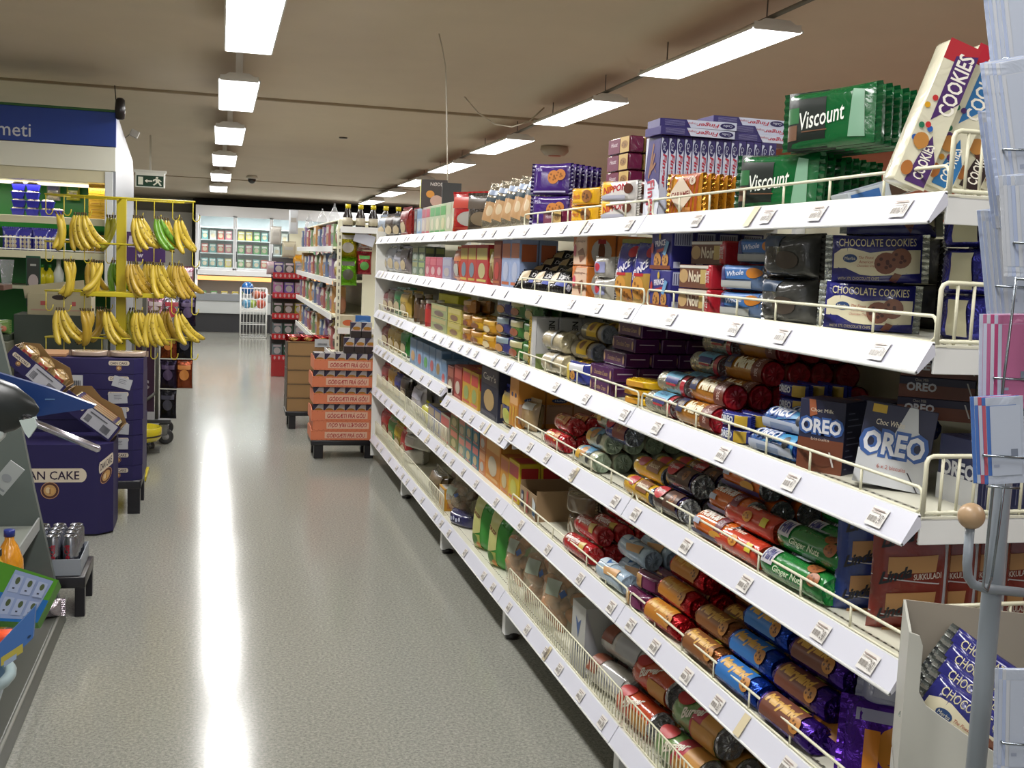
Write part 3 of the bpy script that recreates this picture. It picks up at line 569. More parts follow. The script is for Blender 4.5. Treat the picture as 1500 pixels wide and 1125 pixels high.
for j in range(3):
    for i in range(4): put('blackp', 'chocolate_pouch', 'chocolate', 'shiny black pouch left of the orange cartons, %s heap, %s back' % (('left', 'middle', 'right')[j], ORD[i].replace('front', 'first')), (1.22+.045*i, yat(783+20*j, 1.24, 1.5), Z2+.028*i), rz=-60-j*8, rx=-35-(i*9 % 12), group='shiny black pouches')
# ---- third shelf
Z3 = SZ[3]
def oreo(tu, tv, tw, th, rot=0, asp=1): return [('t', 'OREO', tu, tv, tw*1.14, th*1.3, '#3a5c9c', rot, 0, .11, asp), ('t', 'OREO', tu, tv, tw, th, '#d4d6dc', rot, 0, .035, asp)]
white_box = [('r', 0, .0, 1, .42, '#c4c6ca'), ('e', .5, .36, .48, .14, '#c4c6ca'), ('p', [(.6, 1), (.72, 1), (.78, .72), (.9, .62), (.5, .42), (.4, .5)], '#bcc0c4'), ('t', 'Choc White', .38, .77, .4, .07, '#d4ccb8', 0, .1, .01), ('r', .1, .88, .3, .98, '#b8982c')]+oreo(.48, .52, .86, .28)+[('t', '6 x 2 biscuits', .5, .24, .4, .05, '#b05a4c'), ('p', [(.72, .22), (.74, .22), (.92, .0), (.9, .0)], '#2c2c34')]
proto('orw', carton(.132, .052, .158, '#2a2c44', white_box, [('r', .1, .1+.1*i, .8, .12+.1*i, '#9094a8') for i in range(8)]+[('r', .2, .7, .5, .8, '#b02c34')], top=[('r', .02, .04, .98, .96, '#c4c6d2'), ('t', 'OREO', .35, .45, .5, .5, '#3a5c9c', 0, 0, .04)]))
put('orw', 'biscuit_carton', 'biscuits', 'large navy and white sandwich-biscuit carton tilted against the corner of the guard', (1.262, 1.90, Z3+.004), rz=-36, ry=6, rx=-6)
brown_box = [('r', 0, 0, 1, .46, '#6e3f2c'), ('p', [(.2, 1), (.34, 1), (.4, .8), (.24, .76)], '#9a5a3c'), ('t', 'Choc Milk', .5, .86, .5, .05, '#d4ccb8')]+oreo(.5, .64, .88, .2)+[('t', 'biscuits', .5, .46, .4, .04, '#c8b8a8'), ('e', .5, .2, .35, .12, '#5c3222'), ('p', [(.7, .3), (.74, .3), (.84, .1), (.8, .1)], '#c8c4c0')]
rs = [('r', .08, .08+.085*i, .2+.6*((i*37 % 10)/10), .095+.085*i, '#8488a0') for i in range(10)]
proto('orb', carton(.105, .085, .15, '#2a2c44', brown_box, rs, top=[('r', .03, .03, .97, .97, '#3a3050'), ('r', .1, .6, .9, .9, '#5c3626')]))
put('orb', 'biscuit_carton', 'biscuits', 'brown and navy sandwich-biscuit carton standing left of the tilted white one', (1.245, 2.09, Z3), rz=-60)
put('orb', 'biscuit_carton', 'biscuits', 'brown and navy sandwich-biscuit carton pushed in behind the tilted white one', (1.355, 2.10, Z3), rz=-58)
lie = [('r', 0, 0, 1, .62, '#6a3c2a'), ('t', 'OREO', .3, .52, .4, .42, '#c8cad0', 0, 0, .04), ('t', 'Choc Milk', .3, .86, .18, .14, '#b8b0a4'), ('p', [(.88, .85), (.9, .85), (.97, .2), (.95, .2)], '#c8c4c0')]
proto('orl', carton(.145, .15, .042, '#2c2a40', lie, [('r', .04, .25, .42, .72, '#a8a8ac')]+[('r', .5, .15+.11*i, .96, .19+.11*i, '#6c7088') for i in range(7)]))
for k in range(4): put('orl', 'biscuit_carton', 'biscuits', 'brown and navy biscuit carton lying flat, %s' % ('bottom of the stack of four', 'second up in the stack of four', 'third up in the stack of four', 'topmost of the stack of four')[k], (1.45, 2.03, Z3+.125+.043*k), rz=-39+k, group='navy biscuit cartons lying flat')
for k in range(4): put('orl', 'biscuit_carton', 'biscuits', 'navy biscuit carton lying flat at the back corner, %s layer' % lay(k, 4), (1.56, 1.86, Z3+.125+.043*k), rz=-42-k, group='navy biscuit cartons at the back')
sp = [('r', .1, .45, .9, .47, '#8488a0'), ('e', .5, .62, .3, .05, '#c8cad0'), ('r', .2, .72, .7, .78, '#b02c34')]+[('r', .2+.2*i, .08, .24+.2*i, .4, '#6c7088') for i in range(3)]
proto('orsp', carton(.034, .12, .122, '#2a2e52', sp, left=[('r', 0, 0, 1, .4, '#c4c6ca'), ('t', 'OREO', .5, .52, .8, .24, '#c8cad0', 0, 0, .04)]))
for i in range(10): put('orsp', 'biscuit_carton', 'biscuits', 'upright navy carton behind the side guard, %s from the aisle' % ORD[i].replace('front', 'first'), (1.33+.0355*i, 1.76, Z3), rz=0, group='upright navy cartons behind the side guard')
orr = [('r', 0, 0, 1, .3, '#b0b8c8'), ('p', [(.3, .3), (.9, .5), (1, .1), (1, .9), (.7, .8)], '#3a8ab8')]+oreo(.36, .62, .5, .4)+[('e', .82, .45, .07, .2, '#24262c'), ('r', .2, .04, .7, .2, '#7c8ca8')]
proto('orr', roll(.17, .027, 'gloss:#2258a0', 'film:#1c3c8c', ops=orr))
y, w = yc(1112, 1178, Z=1.2); pile('orr', 'biscuit_roll', 'biscuits', 'blue sandwich-biscuit roll next to the brown carton', y, 1.214, Z3, .055, .05, [(0, 6), (0.5, 6)], 'blue sandwich-biscuit rolls', rz=-84)
proto('ors', pillow(.1, .035, .045, 'gloss:#26307c', [('t', 'OREO', .35, .55, .5, .5, '#d0d4dc', 0, 0, .05), ('r', .66, .1, .98, .9, '#b89830')], seam='x', k=5, rnd=31))
y, w = yc(1060, 1090, Z=1.2); pile('ors', 'biscuit_packet', 'biscuits', 'small blue and gold sandwich-biscuit packet', y-.02, 1.21, Z3, .05, .036, [(0, 6), (0, 6), (3, 3), (3, 3)], 'small blue and gold packets', rz=-80)
mar = [('r', .04, .25, .22, .75, '#26284c'), ('t', 'LU', .13, .5, .08, .2, '#c8b070'), ('t', 'Maria', .52, .5, .44, .4, '#e0d4b0', 0, .1, .05), ('r', .74, .0, 1, 1, '#6a3020'), ('t', '30% EXTRA', .87, .5, .08, .7, '#e0c8c0', 90, 0, 0)]
proto('maria', roll(.205, .033, 'gloss:#b07424', 'gloss:#9c1c26', ops=mar, bands=[(.86, 1, 'gloss:#a01c28')]))
y, w = yc(1002, 1056, Z=1.2); pile('maria', 'biscuit_roll', 'biscuits', 'orange and red roll of plain round biscuits', y, 1.215, Z3, .066, .057, [(0, 6), (.5, 6), (2, 4), (2.5, 4)], 'orange and red biscuit rolls', rz=-88)
ser = [('r', .3, .45, .85, .95, '#5c9cb8'), ('r', .36, .3, .8, .5, '#2a2c6c'), ('r', .4, .22, .75, .28, '#b02c3c'), ('t', 'Maria', .55, .72, .36, .24, '#24406c', 0, .2)]
proto('silroll', roll(.18, .031, 'foil:#b8b4a4', 'foil:#a8a8a8', ops=ser, bands=[(.86, 1, 'gloss:#a82434')]))
y, w = yc(956, 999, Z=1.2); pile('silroll', 'biscuit_roll', 'biscuits', 'silver roll with a blue label and red rim', y, 1.212, Z3, .063, .055, [(0, 6), (.5, 5), (2, 4), (2.5, 4)], 'silver biscuit rolls', rz=-88)
proto('yflat', pillow(.15, .024, .11, 'gloss:#d8ac14', [('r', .2, .2, .8, .8, '#c89030')], seam='x', k=5, rnd=33))
y, w = yc(912, 953, Z=1.2); pile('yflat', 'biscuit_packet', 'biscuits', 'flat bright yellow packet lying in the low stack', y, 1.25, Z3, .115, .025, [(0, 2), (0, 2), (0, 2)], 'flat yellow packets', rz=-76)
pc = [('r', .02, .1, .98, .9, '#4a1e50'), ('t', 'Chocolate Cream', .5, .5, .62, .34, '#c0a070', 0, .2), ('e', .06, .5, .04, .3, '#b09070'), ('e', .94, .5, .04, .3, '#b09070')]
proto('pcream', carton(.19, .085, .045, 'gloss:#43184c', pc, [('r', .2, .55, .8, .62, '#a89ab0')], bev=.004))
y, w = yc(872, 912, Z=1.2); pile('pcream', 'biscuit_carton', 'biscuits', 'dark purple chocolate-cream biscuit carton', y, 1.225, Z3, .088, .046, [(0, 4), (0, 4), (.5, 4), (.8, 4), (1, 3)], 'dark purple biscuit cartons', rz=-88)
proto('yelroll', roll(.2, .034, 'gloss:#8c8474', 'film:#70767c', ops=[('r', .35, .1, .8, .95, '#c8a41c'), ('e', .55, .5, .1, .2, '#7a4a20')], bands=[(.8, .86, 'gloss:#6a4a28')]))
y, w = yc(852, 893, X=1.3, Z=1.2); pile('yelroll', 'biscuit_roll', 'biscuits', 'grey roll with a yellow label behind the purple cartons', y, 1.27, Z3, .07, .06, [(0, 4), (0, 4), (.5, 4)], 'grey and yellow rolls', rz=-86)
proto('beigeroll', roll(.2, .04, 'film:#a89c80', 'film:#b4aa88', ops=[('p', [(.5, .9), (.7, .9), (.62, .1), (.56, .1)], '#8c8c88')]))
y, w = yc(796, 834, Z=1.2); pile('beigeroll', 'crispbread_roll', 'crispbread', 'see-through roll of beige crispbread rounds', y, 1.225, Z3, .08, .072, [(0, 4), (0, 4)], 'beige crispbread rolls', rz=-86)
proto('bluew', pillow(.16, .075, .06, 'gloss:#343c8c', [('r', .0, .05, .35, .95, '#c8b040'), ('r', .3, .6, .9, .95, '#d0d0d4'), ('c', .5, .4, .12, 1.8, '#c08a44', '#7a4a24')], seam='x', k=4, rnd=36))
y, w = yc(836, 868, Z=1.2); pile('bluew', 'biscuit_packet', 'biscuits', 'blue, white and yellow packet in front of the grey rolls', y, 1.21, Z3, .065, .07, [(0, 1)], None, rz=-84)
pro = [('r', 0, 0, .3, 1, '#c8a820'), ('r', .3, .0, .6, .5, '#c4c0b8'), ('t', 'KARUKO PROTEIN', .15, .5, .2, .9, '#16181c', 90, 0, .03), ('r', .6, .1, 1, .96, '#b4b4b4')]
proto('protein', carton(.1, .085, .2, '#b8b8b8', pro, [('t', 'PROTEIN', .7, .66, .3, .56, '#1c1c20', 90, 0, .03), ('r', 0, 0, 1, .3, '#7a8a50')]))
y, w = yc(782, 797, Z=1.2); pile('protein', 'crispbread_carton', 'crispbread', 'tall grey carton with black and yellow lettering up its edge', y, 1.225, Z3, .09, .2, [(0, 3)], 'tall lettered crispbread cartons', rz=-88)
proto('gtub', [(None, MB().lathe([(.045, 0), (.052, .07), (.054, .075)], 'gloss:#2c5434', 20)), ('lid', MB().lathe([(.056, .072), (.057, .085), (.05, .088)], 'plastic:#8a7450', 20))])
pile('gtub', 'snack_tub', 'snacks', 'round green tub with a brown lid behind the lettered carton', yat(830, 1.36, 1.3), 1.36, Z3, .12, .09, [(0, 2), (0, 2), (0, 2)], 'round green tubs')
# ---- fourth shelf
Z4 = SZ[4]
def linda(key, c, txt, sub):
    ops = [('r', 0, .9, 1, .97, '#b0b4c0')]
    for j in range(3): ops += [('t', 'Linda', .3, .78-.3*j, .42, .10, '#14121c', 8, .35, .04, .6), ('t', txt, .7, .8-.3*j, .34, .05, '#c8b8b0', 4, 0, .02, .6), ('p', [(.2, .62-.3*j), (.82, .68-.3*j), (.8, .54-.3*j), (.2, .48-.3*j)], '#b08454'), ('r', .0, .44-.3*j, 1, .45-.3*j, '#b8b4b8')]
    proto(key, pillow(.15, .235, .06, 'gloss:%s' % c, ops, seam='z', k=5, rnd=41, back='gloss:%s' % c)+[('side_seam', MB().box((.05, -.012, .1), (.026, .03, .17), '#a8aab4', .004))])
linda('linb', '#1c3478', 'SKEX', ''); linda('linr', '#7a2c24', 'SUKKULADI', '')
for i in range(3): put('linb', 'rusk_bag', 'rusks', 'tall blue bag of finger rusks behind the brown ones, %s from the aisle' % ORD[i].replace('front', 'first'), (1.285+.07*i, 1.965-.01*i, Z4), rz=-28, rx=-4, group='tall blue rusk bags')
for i in range(5): put('linr', 'rusk_bag', 'rusks', 'tall red-brown bag of chocolate rusks, %s from the aisle' % ORD[i].replace('front', 'first'), (1.29+.066*i, 1.845, Z4), rz=-30-i, rx=-3, group='tall red-brown rusk bags')
put('linb', 'rusk_bag', 'rusks', 'blue rusk bag lying flat across the tops of the standing bags', (1.42, 2.02, Z4+.232), rz=-10, rx=-86)
gin = [('r', .03, .3, .22, .8, '#b8b4b8'), ('t', 'HIM', .12, .55, .14, .34, '#2c2c6c', 0, 0, .04), ('t', 'Ginger Nuts', .5, .25, .5, .2, '#c8d8b8', 0, .3, .02), ('c', .78, .75, .1, 1.8, '#9a5a2c', '#6a3a1c'), ('c', .88, .45, .09, 1.8, '#9a5a2c', '#6a3a1c'), ('r', .4, .8, .62, .98, '#a8b0b8')]
proto('ging', roll(.24, .033, 'gloss:#1c7430', 'gloss:#1c7a34', ops=gin))
y, w = yc(1135, 1215, Z=.95); pile('ging', 'biscuit_roll', 'biscuits', 'bright green roll of ginger biscuits', y, 1.213, Z4, .067, .058, [(0, 5), (.5, 5), (2, 3), (2.5, 3)], 'green ginger biscuit rolls', rz=-88)
crl = [('t', 'Ginger Nuts', .35, .75, .5, .2, '#e0d0c0', 0, .2, .04), ('c', .5, .4, .09, 1.8, '#c88a34', '#8a4a1c'), ('r', .78, .3, .9, .55, '#c8b830')]
proto('redor', roll(.23, .031, 'gloss:#bc3a20', 'gloss:#b03420', ops=crl))
y, w = yc(1058, 1128, Z=.95); pile('redor', 'biscuit_roll', 'biscuits', 'red-orange roll between the orange and the green ones', y, 1.208, Z4, .064, .056, [(0, 1), (.5, 1)], 'red-orange biscuit rolls', rz=-88)
hob = [('t', 'HOBNOBS', .34, .72, .5, .3, '#e4dcd0', 0, .1, .06), ('r', .62, .3, .8, .85, '#6a2c38'), ('t', 'NEW', .71, .6, .12, .2, '#d0c8c8'), ('e', .7, .2, .18, .12, '#c89030'), ('r', 0, .0, 1, .14, '#3a2c5c'), ('r', .05, .3, .22, .45, '#a8b0c0')]
proto('hob', roll(.19, .034, 'gloss:#c4601c', 'foil:#8c9094', ops=hob))
y, w = yc(1030, 1088, Z=.95); pile('hob', 'biscuit_roll', 'biscuits', 'orange oat-biscuit roll with a grey foil end', y, 1.212, Z4, .069, .06, [(0, 5), (.5, 5), (1, 5)], 'orange oat-biscuit rolls', rz=-88)
dig = [('e', .2, .6, .18, .26, '#b02a30'), ('t', 'Digestive', .2, .6, .3, .16, '#e0d4d0', 0, .2, .02), ('r', .45, .2, .9, .8, '#4c3024'), ('c', .7, .5, .09, 1.8, '#8a5a34', '#3a2018'), ('r', .1, .86, .9, .96, '#2c2c6c')]
proto('digd', roll(.17, .035, 'gloss:#3c281e', 'foil:#a4a6aa', ops=dig, bands=[(.9, .95, 'gloss:#241c50')]))
y, w = yc(968, 1012, Z=.95); pile('digd', 'biscuit_roll', 'biscuits', 'dark brown roll of chocolate-coated biscuits with red oval', y, 1.213, Z4, .071, .062, [(0, 4), (.5, 4), (2, 3)], 'dark brown biscuit rolls', rz=-88)
dmi = [('e', .2, .6, .18, .26, '#b02a30'), ('t', 'Digestive', .2, .6, .3, .16, '#e0d4d0', 0, .2, .02), ('r', .42, .1, 1, .95, '#7a3c30'), ('c', .7, .5, .1, 1.8, '#9a6a3c', '#3a2018')]
proto('digm', roll(.16, .036, 'gloss:#2c2c74', 'foil:#9aa0ac', ops=dmi))
proto('digy', roll(.2, .03, 'gloss:#c89a1c', 'foil:#6c7484', ops=[('e', .3, .6, .14, .24, '#a83034'), ('r', .5, .3, .9, .8, '#7a4c2c'), ('t', 'biscuit', .7, .55, .3, .2, '#e0d4b0')]))
y, w = yc(925, 968, Z=.95); pile('digy', 'biscuit_roll', 'biscuits', 'yellow and brown roll by the shelf joint', y, 1.207, Z4, .062, .055, [(0, 5), (.5, 4)], 'yellow and brown biscuit rolls', rz=-88)
y, w = yc(897, 930, X=1.27, Z=1.0); pile('digm', 'biscuit_roll', 'biscuits', 'indigo roll with a red oval lying on the yellow ones', y-.02, 1.265, Z4+.108, .074, .06, [(0, 1)], None, rz=-86)
wht = [('r', .2, .5, .75, .95, '#4a7c9c'), ('e', .4, .55, .12, .24, '#b07c40'), ('r', .1, .2, .3, .5, '#c89c34'), ('e', .7, .35, .08, .2, '#2c2c2c')]
proto('whroll', roll(.18, .034, 'film:#b4b49c', 'film:#8c9c84', ops=wht))
y, w = yc(850, 888, Z=.95); pile('whroll', 'biscuit_roll', 'biscuits', 'pale roll with a grey-green end and blue label', y, 1.212, Z4, .069, .06, [(0, 6), (.5, 6), (1, 6), (2.5, 5)], 'pale grey-green biscuit rolls', rz=-88)
red = [('t', 'Caramel', .35, .55, .4, .3, '#d8b868', 0, .2, .02), ('c', .7, .5, .12, 1.8, '#c07830', '#8a3a1c')]
proto('redroll', roll(.18, .033, 'gloss:#a81c22', 'gloss:#9c1820', ops=red))
y, w = yc(802, 838, Z=.95); pile('redroll', 'biscuit_roll', 'biscuits', 'glossy red roll of biscuits with gold lettering', y, 1.212, Z4, .067, .058, [(0, 3), (0.5, 3)], 'glossy red biscuit rolls', rz=-88)
proto('brpack', pillow(.13, .12, .06, 'film:#8c7450', [('r', .2, .7, .9, .95, '#a8a8a0')], seam='z', k=4, rnd=46, lump=.1))
put('brpack', 'bread_packet', 'bread', 'brown see-through bread packet leaning between the orange cartons and red rolls', (1.225, yat(775, 1.22, .95), Z4), rz=-78, rx=-8)
gra = [('r', 0, 0, 1, 1, '#c08030'), ('r', .06, .46, .94, .62, '#d0a06c'), ('e', .3, .66, .1, .05, '#24345c'), ('e', .7, .66, .1, .05, '#24345c'), ('p', [(.1, .4), (.25, .4), (.2, .02), (.15, .02)], '#c89c30'), ('p', [(.45, .42), (.6, .42), (.55, .02), (.5, .02)], '#d0a838'), ('p', [(.8, .4), (.9, .4), (.88, .02), (.82, .02)], '#c89c30')]
gsd = [('r', .02, .1, .98, .5, '#a8846c'), ('e', .5, .58, .3, .05, '#24345c'), ('t', 'Hellas', .5, .58, .36, .045, '#c8ccd0'), ('t', 'GRAHAMSTEG', .5, .48, .8, .05, '#5c4030')]
gsd = [(*o[:1], *o[1:]) for o in gsd]
proto('graham', carton(.14, .115, .2, '#b87828', gra, gsd, top=[('r', .1, .1, .9, .9, '#b07c34')]))
y, w = yc(752, 777, Z=.95); pile('graham', 'crispbread_carton', 'crispbread', 'tall orange crispbread carton with an oval badge', y+.03, 1.24, Z4, .118, .2, [(0, 4)], 'tall orange crispbread cartons', rz=-90, rzj=.5)
# ---- fifth shelf
Z5 = SZ[5]
def mary(key, c, c2, foil):
    ops = [('r', .08, .15, .8, .9, c2), ('t', 'Maryland', .42, .6, .6, .36, '#c89c48', 0, .15, .06), ('c', .76, .42, .1, 1.9, '#b07838', '#5a3418'), ('r', .55, .88, .72, .98, '#c0b83c')]
    proto(key, roll(.2, .034, foil, foil, ops=ops))
mary('mpu', '', '#6a3c2c', 'foil:#3c1c7c'); mary('mbl', '', '#2c6cb0', 'foil:#143c9c'); mary('mgo', '', '#7a4a20', 'foil:#7a4820'); mary('mre', '', '#b0701c', 'foil:#a8141c')
for key, a, b, dsc, ly in (('mpu', 1128, 1195, 'purple foil cookie roll at the near end', [(0, 4), (.5, 4), (1, 4)]), ('mbl', 1062, 1120, 'blue foil cookie roll', [(0, 4), (.5, 4), (1, 4), (1.5, 4)]),
                           ('mgo', 1020, 1058, 'brown and gold foil cookie roll', [(0, 5), (.5, 5), (2, 3), (2.5, 3)]), ('mre', 955, 1005, 'red foil cookie roll', [(0, 4), (.5, 5), (1, 5), (1.5, 4)])):
    y, w = yc(a, b, Z=.6); pile(key, 'cookie_roll', 'cookies', dsc, y, 1.212, Z5, .069, .058, ly, dsc+'s', rz=-87, rzj=4)
proto('pfoil', pillow(.2, .16, .08, 'foil:#4a2090', [('e', .55, .4, .24, .3, '#b87824'), ('t', '8', .55, .4, .16, .3, '#2c1c3c', 0, 0, .1), ('r', .1, .7, .9, .85, '#8a8ca8'), ('r', .2, .1, .35, .6, '#c87c24')], seam='x', k=3, rnd=51, lump=.2))
proto('grfoil', pillow(.16, .14, .06, 'film:#8c90a8', [('r', .2, .2, .8, .8, '#a0a4b8')], seam='x', k=3, rnd=52, lump=.25))
for i in range(3): put('pfoil', 'halloween_bag', 'sweets', 'shiny purple bag with an orange disc, %s from the aisle' % ORD[i].replace('front', 'first'), (1.30+.09*i, 1.86, Z5), rz=-36, rx=-24, group='shiny purple bags')
put('pfoil', 'halloween_bag', 'sweets', 'shiny purple bag slumped on its side against the shelf edge', (1.25, 2.0, Z5), rz=-60, rx=-50)
for i in range(2): put('grfoil', 'crumpled_bag', 'sweets', 'pale grey crumpled film bag on the purple bags, %s' % ('left one', 'right one')[i], (1.33+.08*i, 1.90, Z5+.12), rz=-50+25*i, rx=-20-i*20)
proto('burgs', pillow(.13, .05, .06, 'gloss:#5c1c44', [('r', .0, .1, .4, .9, '#b08850'), ('c', .2, .5, .12, 1.5, '#9a6a34', '#5a2c1c'), ('r', .5, .2, .9, .8, '#6a2450')], seam='x', k=4, rnd=53))
y, w = yc(922, 955, Z=.6); pile('burgs', 'biscuit_packet', 'biscuits', 'short plum-coloured biscuit packet', y, 1.213, Z5, .064, .052, [(0, 5), (.5, 5)], 'short plum-coloured packets', rz=-84, rzj=6)
lb = [('r', .05, .6, .45, .98, '#b8c4cc'), ('p', [(.15, .95), (.3, .6), (.42, .9), (.3, .8)], '#2c5c94'), ('p', [(.3, .5), (.8, .7), (.84, .4), (.4, .3)], '#b88c58')]
proto('ltroll', roll(.2, .034, 'film:#9cb0c0', 'film:#90a4b8', ops=lb))
y, w = yc(880, 925, Z=.6); pile('ltroll', 'biscuit_roll', 'biscuits', 'pale blue roll with a small blue star', y, 1.212, Z5, .07, .06, [(0, 5), (1, 4)], 'pale blue biscuit rolls', rz=-87)
dr = [('t', 'Digestive', .35, .55, .5, .34, '#e0d0c8', 0, .1, .02), ('p', [(.6, .6), (.8, .7), (.86, .3), (.7, .3)], '#b89840')]
proto('digr', roll(.21, .034, 'gloss:#a41a1e', 'gloss:#981a1e', ops=dr))
y, w = yc(830, 876, Z=.6); pile('digr', 'biscuit_roll', 'biscuits', 'bright red roll of wholemeal biscuits', y, 1.212, Z5, .07, .06, [(0, 6), (.5, 5), (2, 3)], 'bright red wholemeal biscuit rolls', rz=-86)
proto('loaf', pillow(.16, .085, .085, 'film:#6e5c44', [], seam='x', k=3, rnd=55, lump=.05))
y, w = yc(800, 845, Z=.65); pile('loaf', 'bread_roll_bag', 'bread', 'brown film bag of bread rolls', y+.03, 1.30, Z5, .1, .085, [(0, 3), (0, 3)], 'brown bread roll bags', rz=-80, rzj=8)
bx = MB(); w_, d_, h_ = .24, .3, .12
bx.box((0, 0, .002), (w_, d_, .004), '#8c7450')
for sx in (-1, 1): bx.box((sx*w_/2, 0, h_/2), (.004, d_, h_), '#94795a'); 
bx.box((0, d_/2, h_/2), (w_, .004, h_), '#94795a'); bx.box((0, -d_/2, h_/2-.01), (w_, .004, h_-.02), '#967c5c')
bx.art([('r', .1, .2, .24, .85, '#26284c'), ('r', .12, .5, .22, .7, '#b8b8b4'), ('r', .45, .1, .55, .95, '#a83c38'), ('t', 'K', .7, .55, .14, .5, '#a05c50'), ('p', [(.82, .9), (1, .7), (1, .1), (.82, .2)], '#c0c8cc'), ('r', .84, .2, .98, .35, '#2c6498')], lambda u, v, o: ((u-.5)*w_, -d_/2-.003-o, v*(h_-.02)))
proto('tray', [(None, bx)])
y, w = yc(757, 803, Z=.62); put('tray', 'cardboard_tray', 'tray', 'brown cardboard tray with printed labels holding bread bags', (1.345, y, Z5), rz=-90)
proto('crisp', carton(.2, .09, .09, '#9c8464', [('r', .05, .2, .95, .8, '#a8705c'), ('t', 'HRAUST', .5, .5, .7, .4, '#8c4038')]))
pile('crisp', 'crispbread_carton', 'crispbread', 'small brown crispbread carton behind the cardboard tray', yat(800, 1.5, .7), 1.52, Z5, .09, .09, [(0, 1), (0, 1), (0, 1)], 'small brown crispbread cartons')
# ---- bottom shelf
Z6 = SZ[6]
bd = [('e', .16, .7, .16, .2, '#a83030'), ('t', 'Burger', .45, .5, .4, .3, '#d8d0c0', 20, .2, .03, .4), ('r', .5, .0, .98, .4, '#b88440')]
proto('brg', roll(.24, .05, 'gloss:#6c8c54', 'foil:#a8a8ac', ops=[('r', .45, 0, .72, 1, '#a83444'), ('r', .66, 0, 1, 1, '#b88440')]+bd))
proto('bro', roll(.22, .048, 'gloss:#b0401c', 'foil:#a8a8ac', ops=bd))
proto('brw', roll(.26, .05, 'film:#a8a49c', 'film:#a0a09c', ops=[('r', .05, .3, .3, 1, '#7a4430'), ('r', .4, .2, .9, .6, '#9c9c9c')]))
y, w = yc(985, 1042, X=1.25, Z=.27); pile('brg', 'bread_roll_bag', 'bread', 'green and red roll bag of burger buns', y, 1.245, Z6, .1, .085, [(0, 4), (.5, 4)], 'green and red bun bags', rz=-84, rzj=5)
y, w = yc(930, 970, X=1.25, Z=.27); pile('bro', 'bread_roll_bag', 'bread', 'orange roll bag of buns behind the dense guard', y, 1.24, Z6, .1, .085, [(0, 4), (.5, 3)], 'orange bun bags', rz=-84, rzj=5)
y, w = yc(885, 928, X=1.25, Z=.27); pile('brw', 'bread_roll_bag', 'bread', 'grey roll bag with a brown label', y, 1.245, Z6, .105, .088, [(0, 4), (.5, 3)], 'grey bun bags', rz=-80, rzj=5)
proto('sfoil', pillow(.2, .16, .1, 'foil:#8c8890', [('r', .2, .3, .8, .6, '#6a5a4c')], seam='x', k=3, rnd=61, lump=.25))
for j in range(3):
    for i in range(3): put('sfoil', 'foil_bag', 'snacks', 'crumpled silver foil bag at the near end, %s along, %s from the edge' % (ORD[j].replace('front', 'first'), 'nearest' if not i else ORD[i]), (1.26+.12*i, 2.32-.22*j, Z6+.01*i), rz=-70+j*10, rx=-30, group='crumpled silver foil bags')
proto('wbox', carton(.13, .1, .235, '#a8a8a4', [('p', [(.3, .8), (.5, .5), (.7, .8), (.5, .72)], '#2c4c80'), ('r', .3, .3, .7, .4, '#6c7484')], [('p', [(.0, 0), (.8, 0), (0, 1)], '#9c9ca0')]))
y, w = yc(842, 862, X=1.2, Z=.3); put('wbox', 'crispbread_carton', 'crispbread', 'tall white carton with a small blue emblem on the bottom shelf', (1.235, y, Z6), rz=-88)
proto('gcyl', [(None, MB().lathe([(.042, 0), (.044, .004), (.044, .25), (.04, .256)], 'card:#8c909c', 20))])
for i in range(4): put('gcyl', 'biscuit_tube', 'biscuits', 'plain grey tube standing behind the white carton, %s from the aisle' % ORD[i].replace('front', 'first'), (1.30+.094*i, yat(886, 1.3, .3)+.03, Z6), group='plain grey tubes')
def breadbag(key, c, seed, w=.2, h=.24, t=.11): 
    mb = MB(); R = random.Random(seed)
    for i in range(11):
        x = R.uniform(-w*.32, w*.32); z = .04+(h-.09)*i/11; y = R.uniform(-t*.18, t*.18); a = R.uniform(-.9, .9); L = R.uniform(.04, .06)
        mb.tube([(x-L*cos(a), y, z-L*sin(a)), (x-L*.5*cos(a), y, z-L*.5*sin(a)+.006), (x+L*.5*cos(a), y, z+L*.5*sin(a)+.006), (x+L*cos(a), y, z+L*sin(a))], .02, 'bread:%s' % c, 10, radii=[.008, .026, .027, .009])
    g = pillow(w, h, t, 'clear:#d8ccb0', [('r', .2, .55, .6, .8, 'print:#8c9484'), ('p', [(.62, .62), (.7, .7), (.78, .62), (.7, .55)], '#2c4c80')], seam='z', k=2, rnd=seed, lump=.12)
    proto(key, [(None, g[0][1]), ('croissants' if False else 'bread_filling', mb)]+[(n, m_) for n, m_ in g[1:]])
breadbag('bb1', '#a8682c', 71); breadbag('bb2', '#9c5c28', 72); breadbag('bb3', '#7a4c2c', 73, .2, .2, .12)
for j, px in enumerate((762, 792, 822)):
    for i in range(2): put('bb%d' % (1+j % 2), 'bread_bag', 'bread', 'clear bag of brown bread rolls, %s along from the green bags, %s' % (ORD[j].replace('front', 'first'), ('in front', 'behind')[i]), (1.25+.13*i, yat(px, 1.25, .3), Z6+.005), rz=-70+j*6, rx=-8, group='clear bags of brown bread rolls')
kri = [('p', [(.0, .25), (.5, .35), (.6, .95), (.0, .98)], '#b8b874'), ('r', .0, .0, .5, .3, '#9ca454'), ('e', .25, .2, .16, .1, '#4c7c34'), ('e', .4, .1, .1, .06, '#c07c30'), ('t', 'KRISP', .3, .68, .42, .07, '#6a3c2c', -20, 0, .03, 1.3), ('p', [(.5, .0), (1, .0), (1, .7), (.62, .85)], '#3c8c34')]
proto('krisp', pillow(.17, .255, .1, 'gloss:#3c8c34', kri, seam='z', k=3, rnd=75, back='gloss:#3a8434', lump=.04))
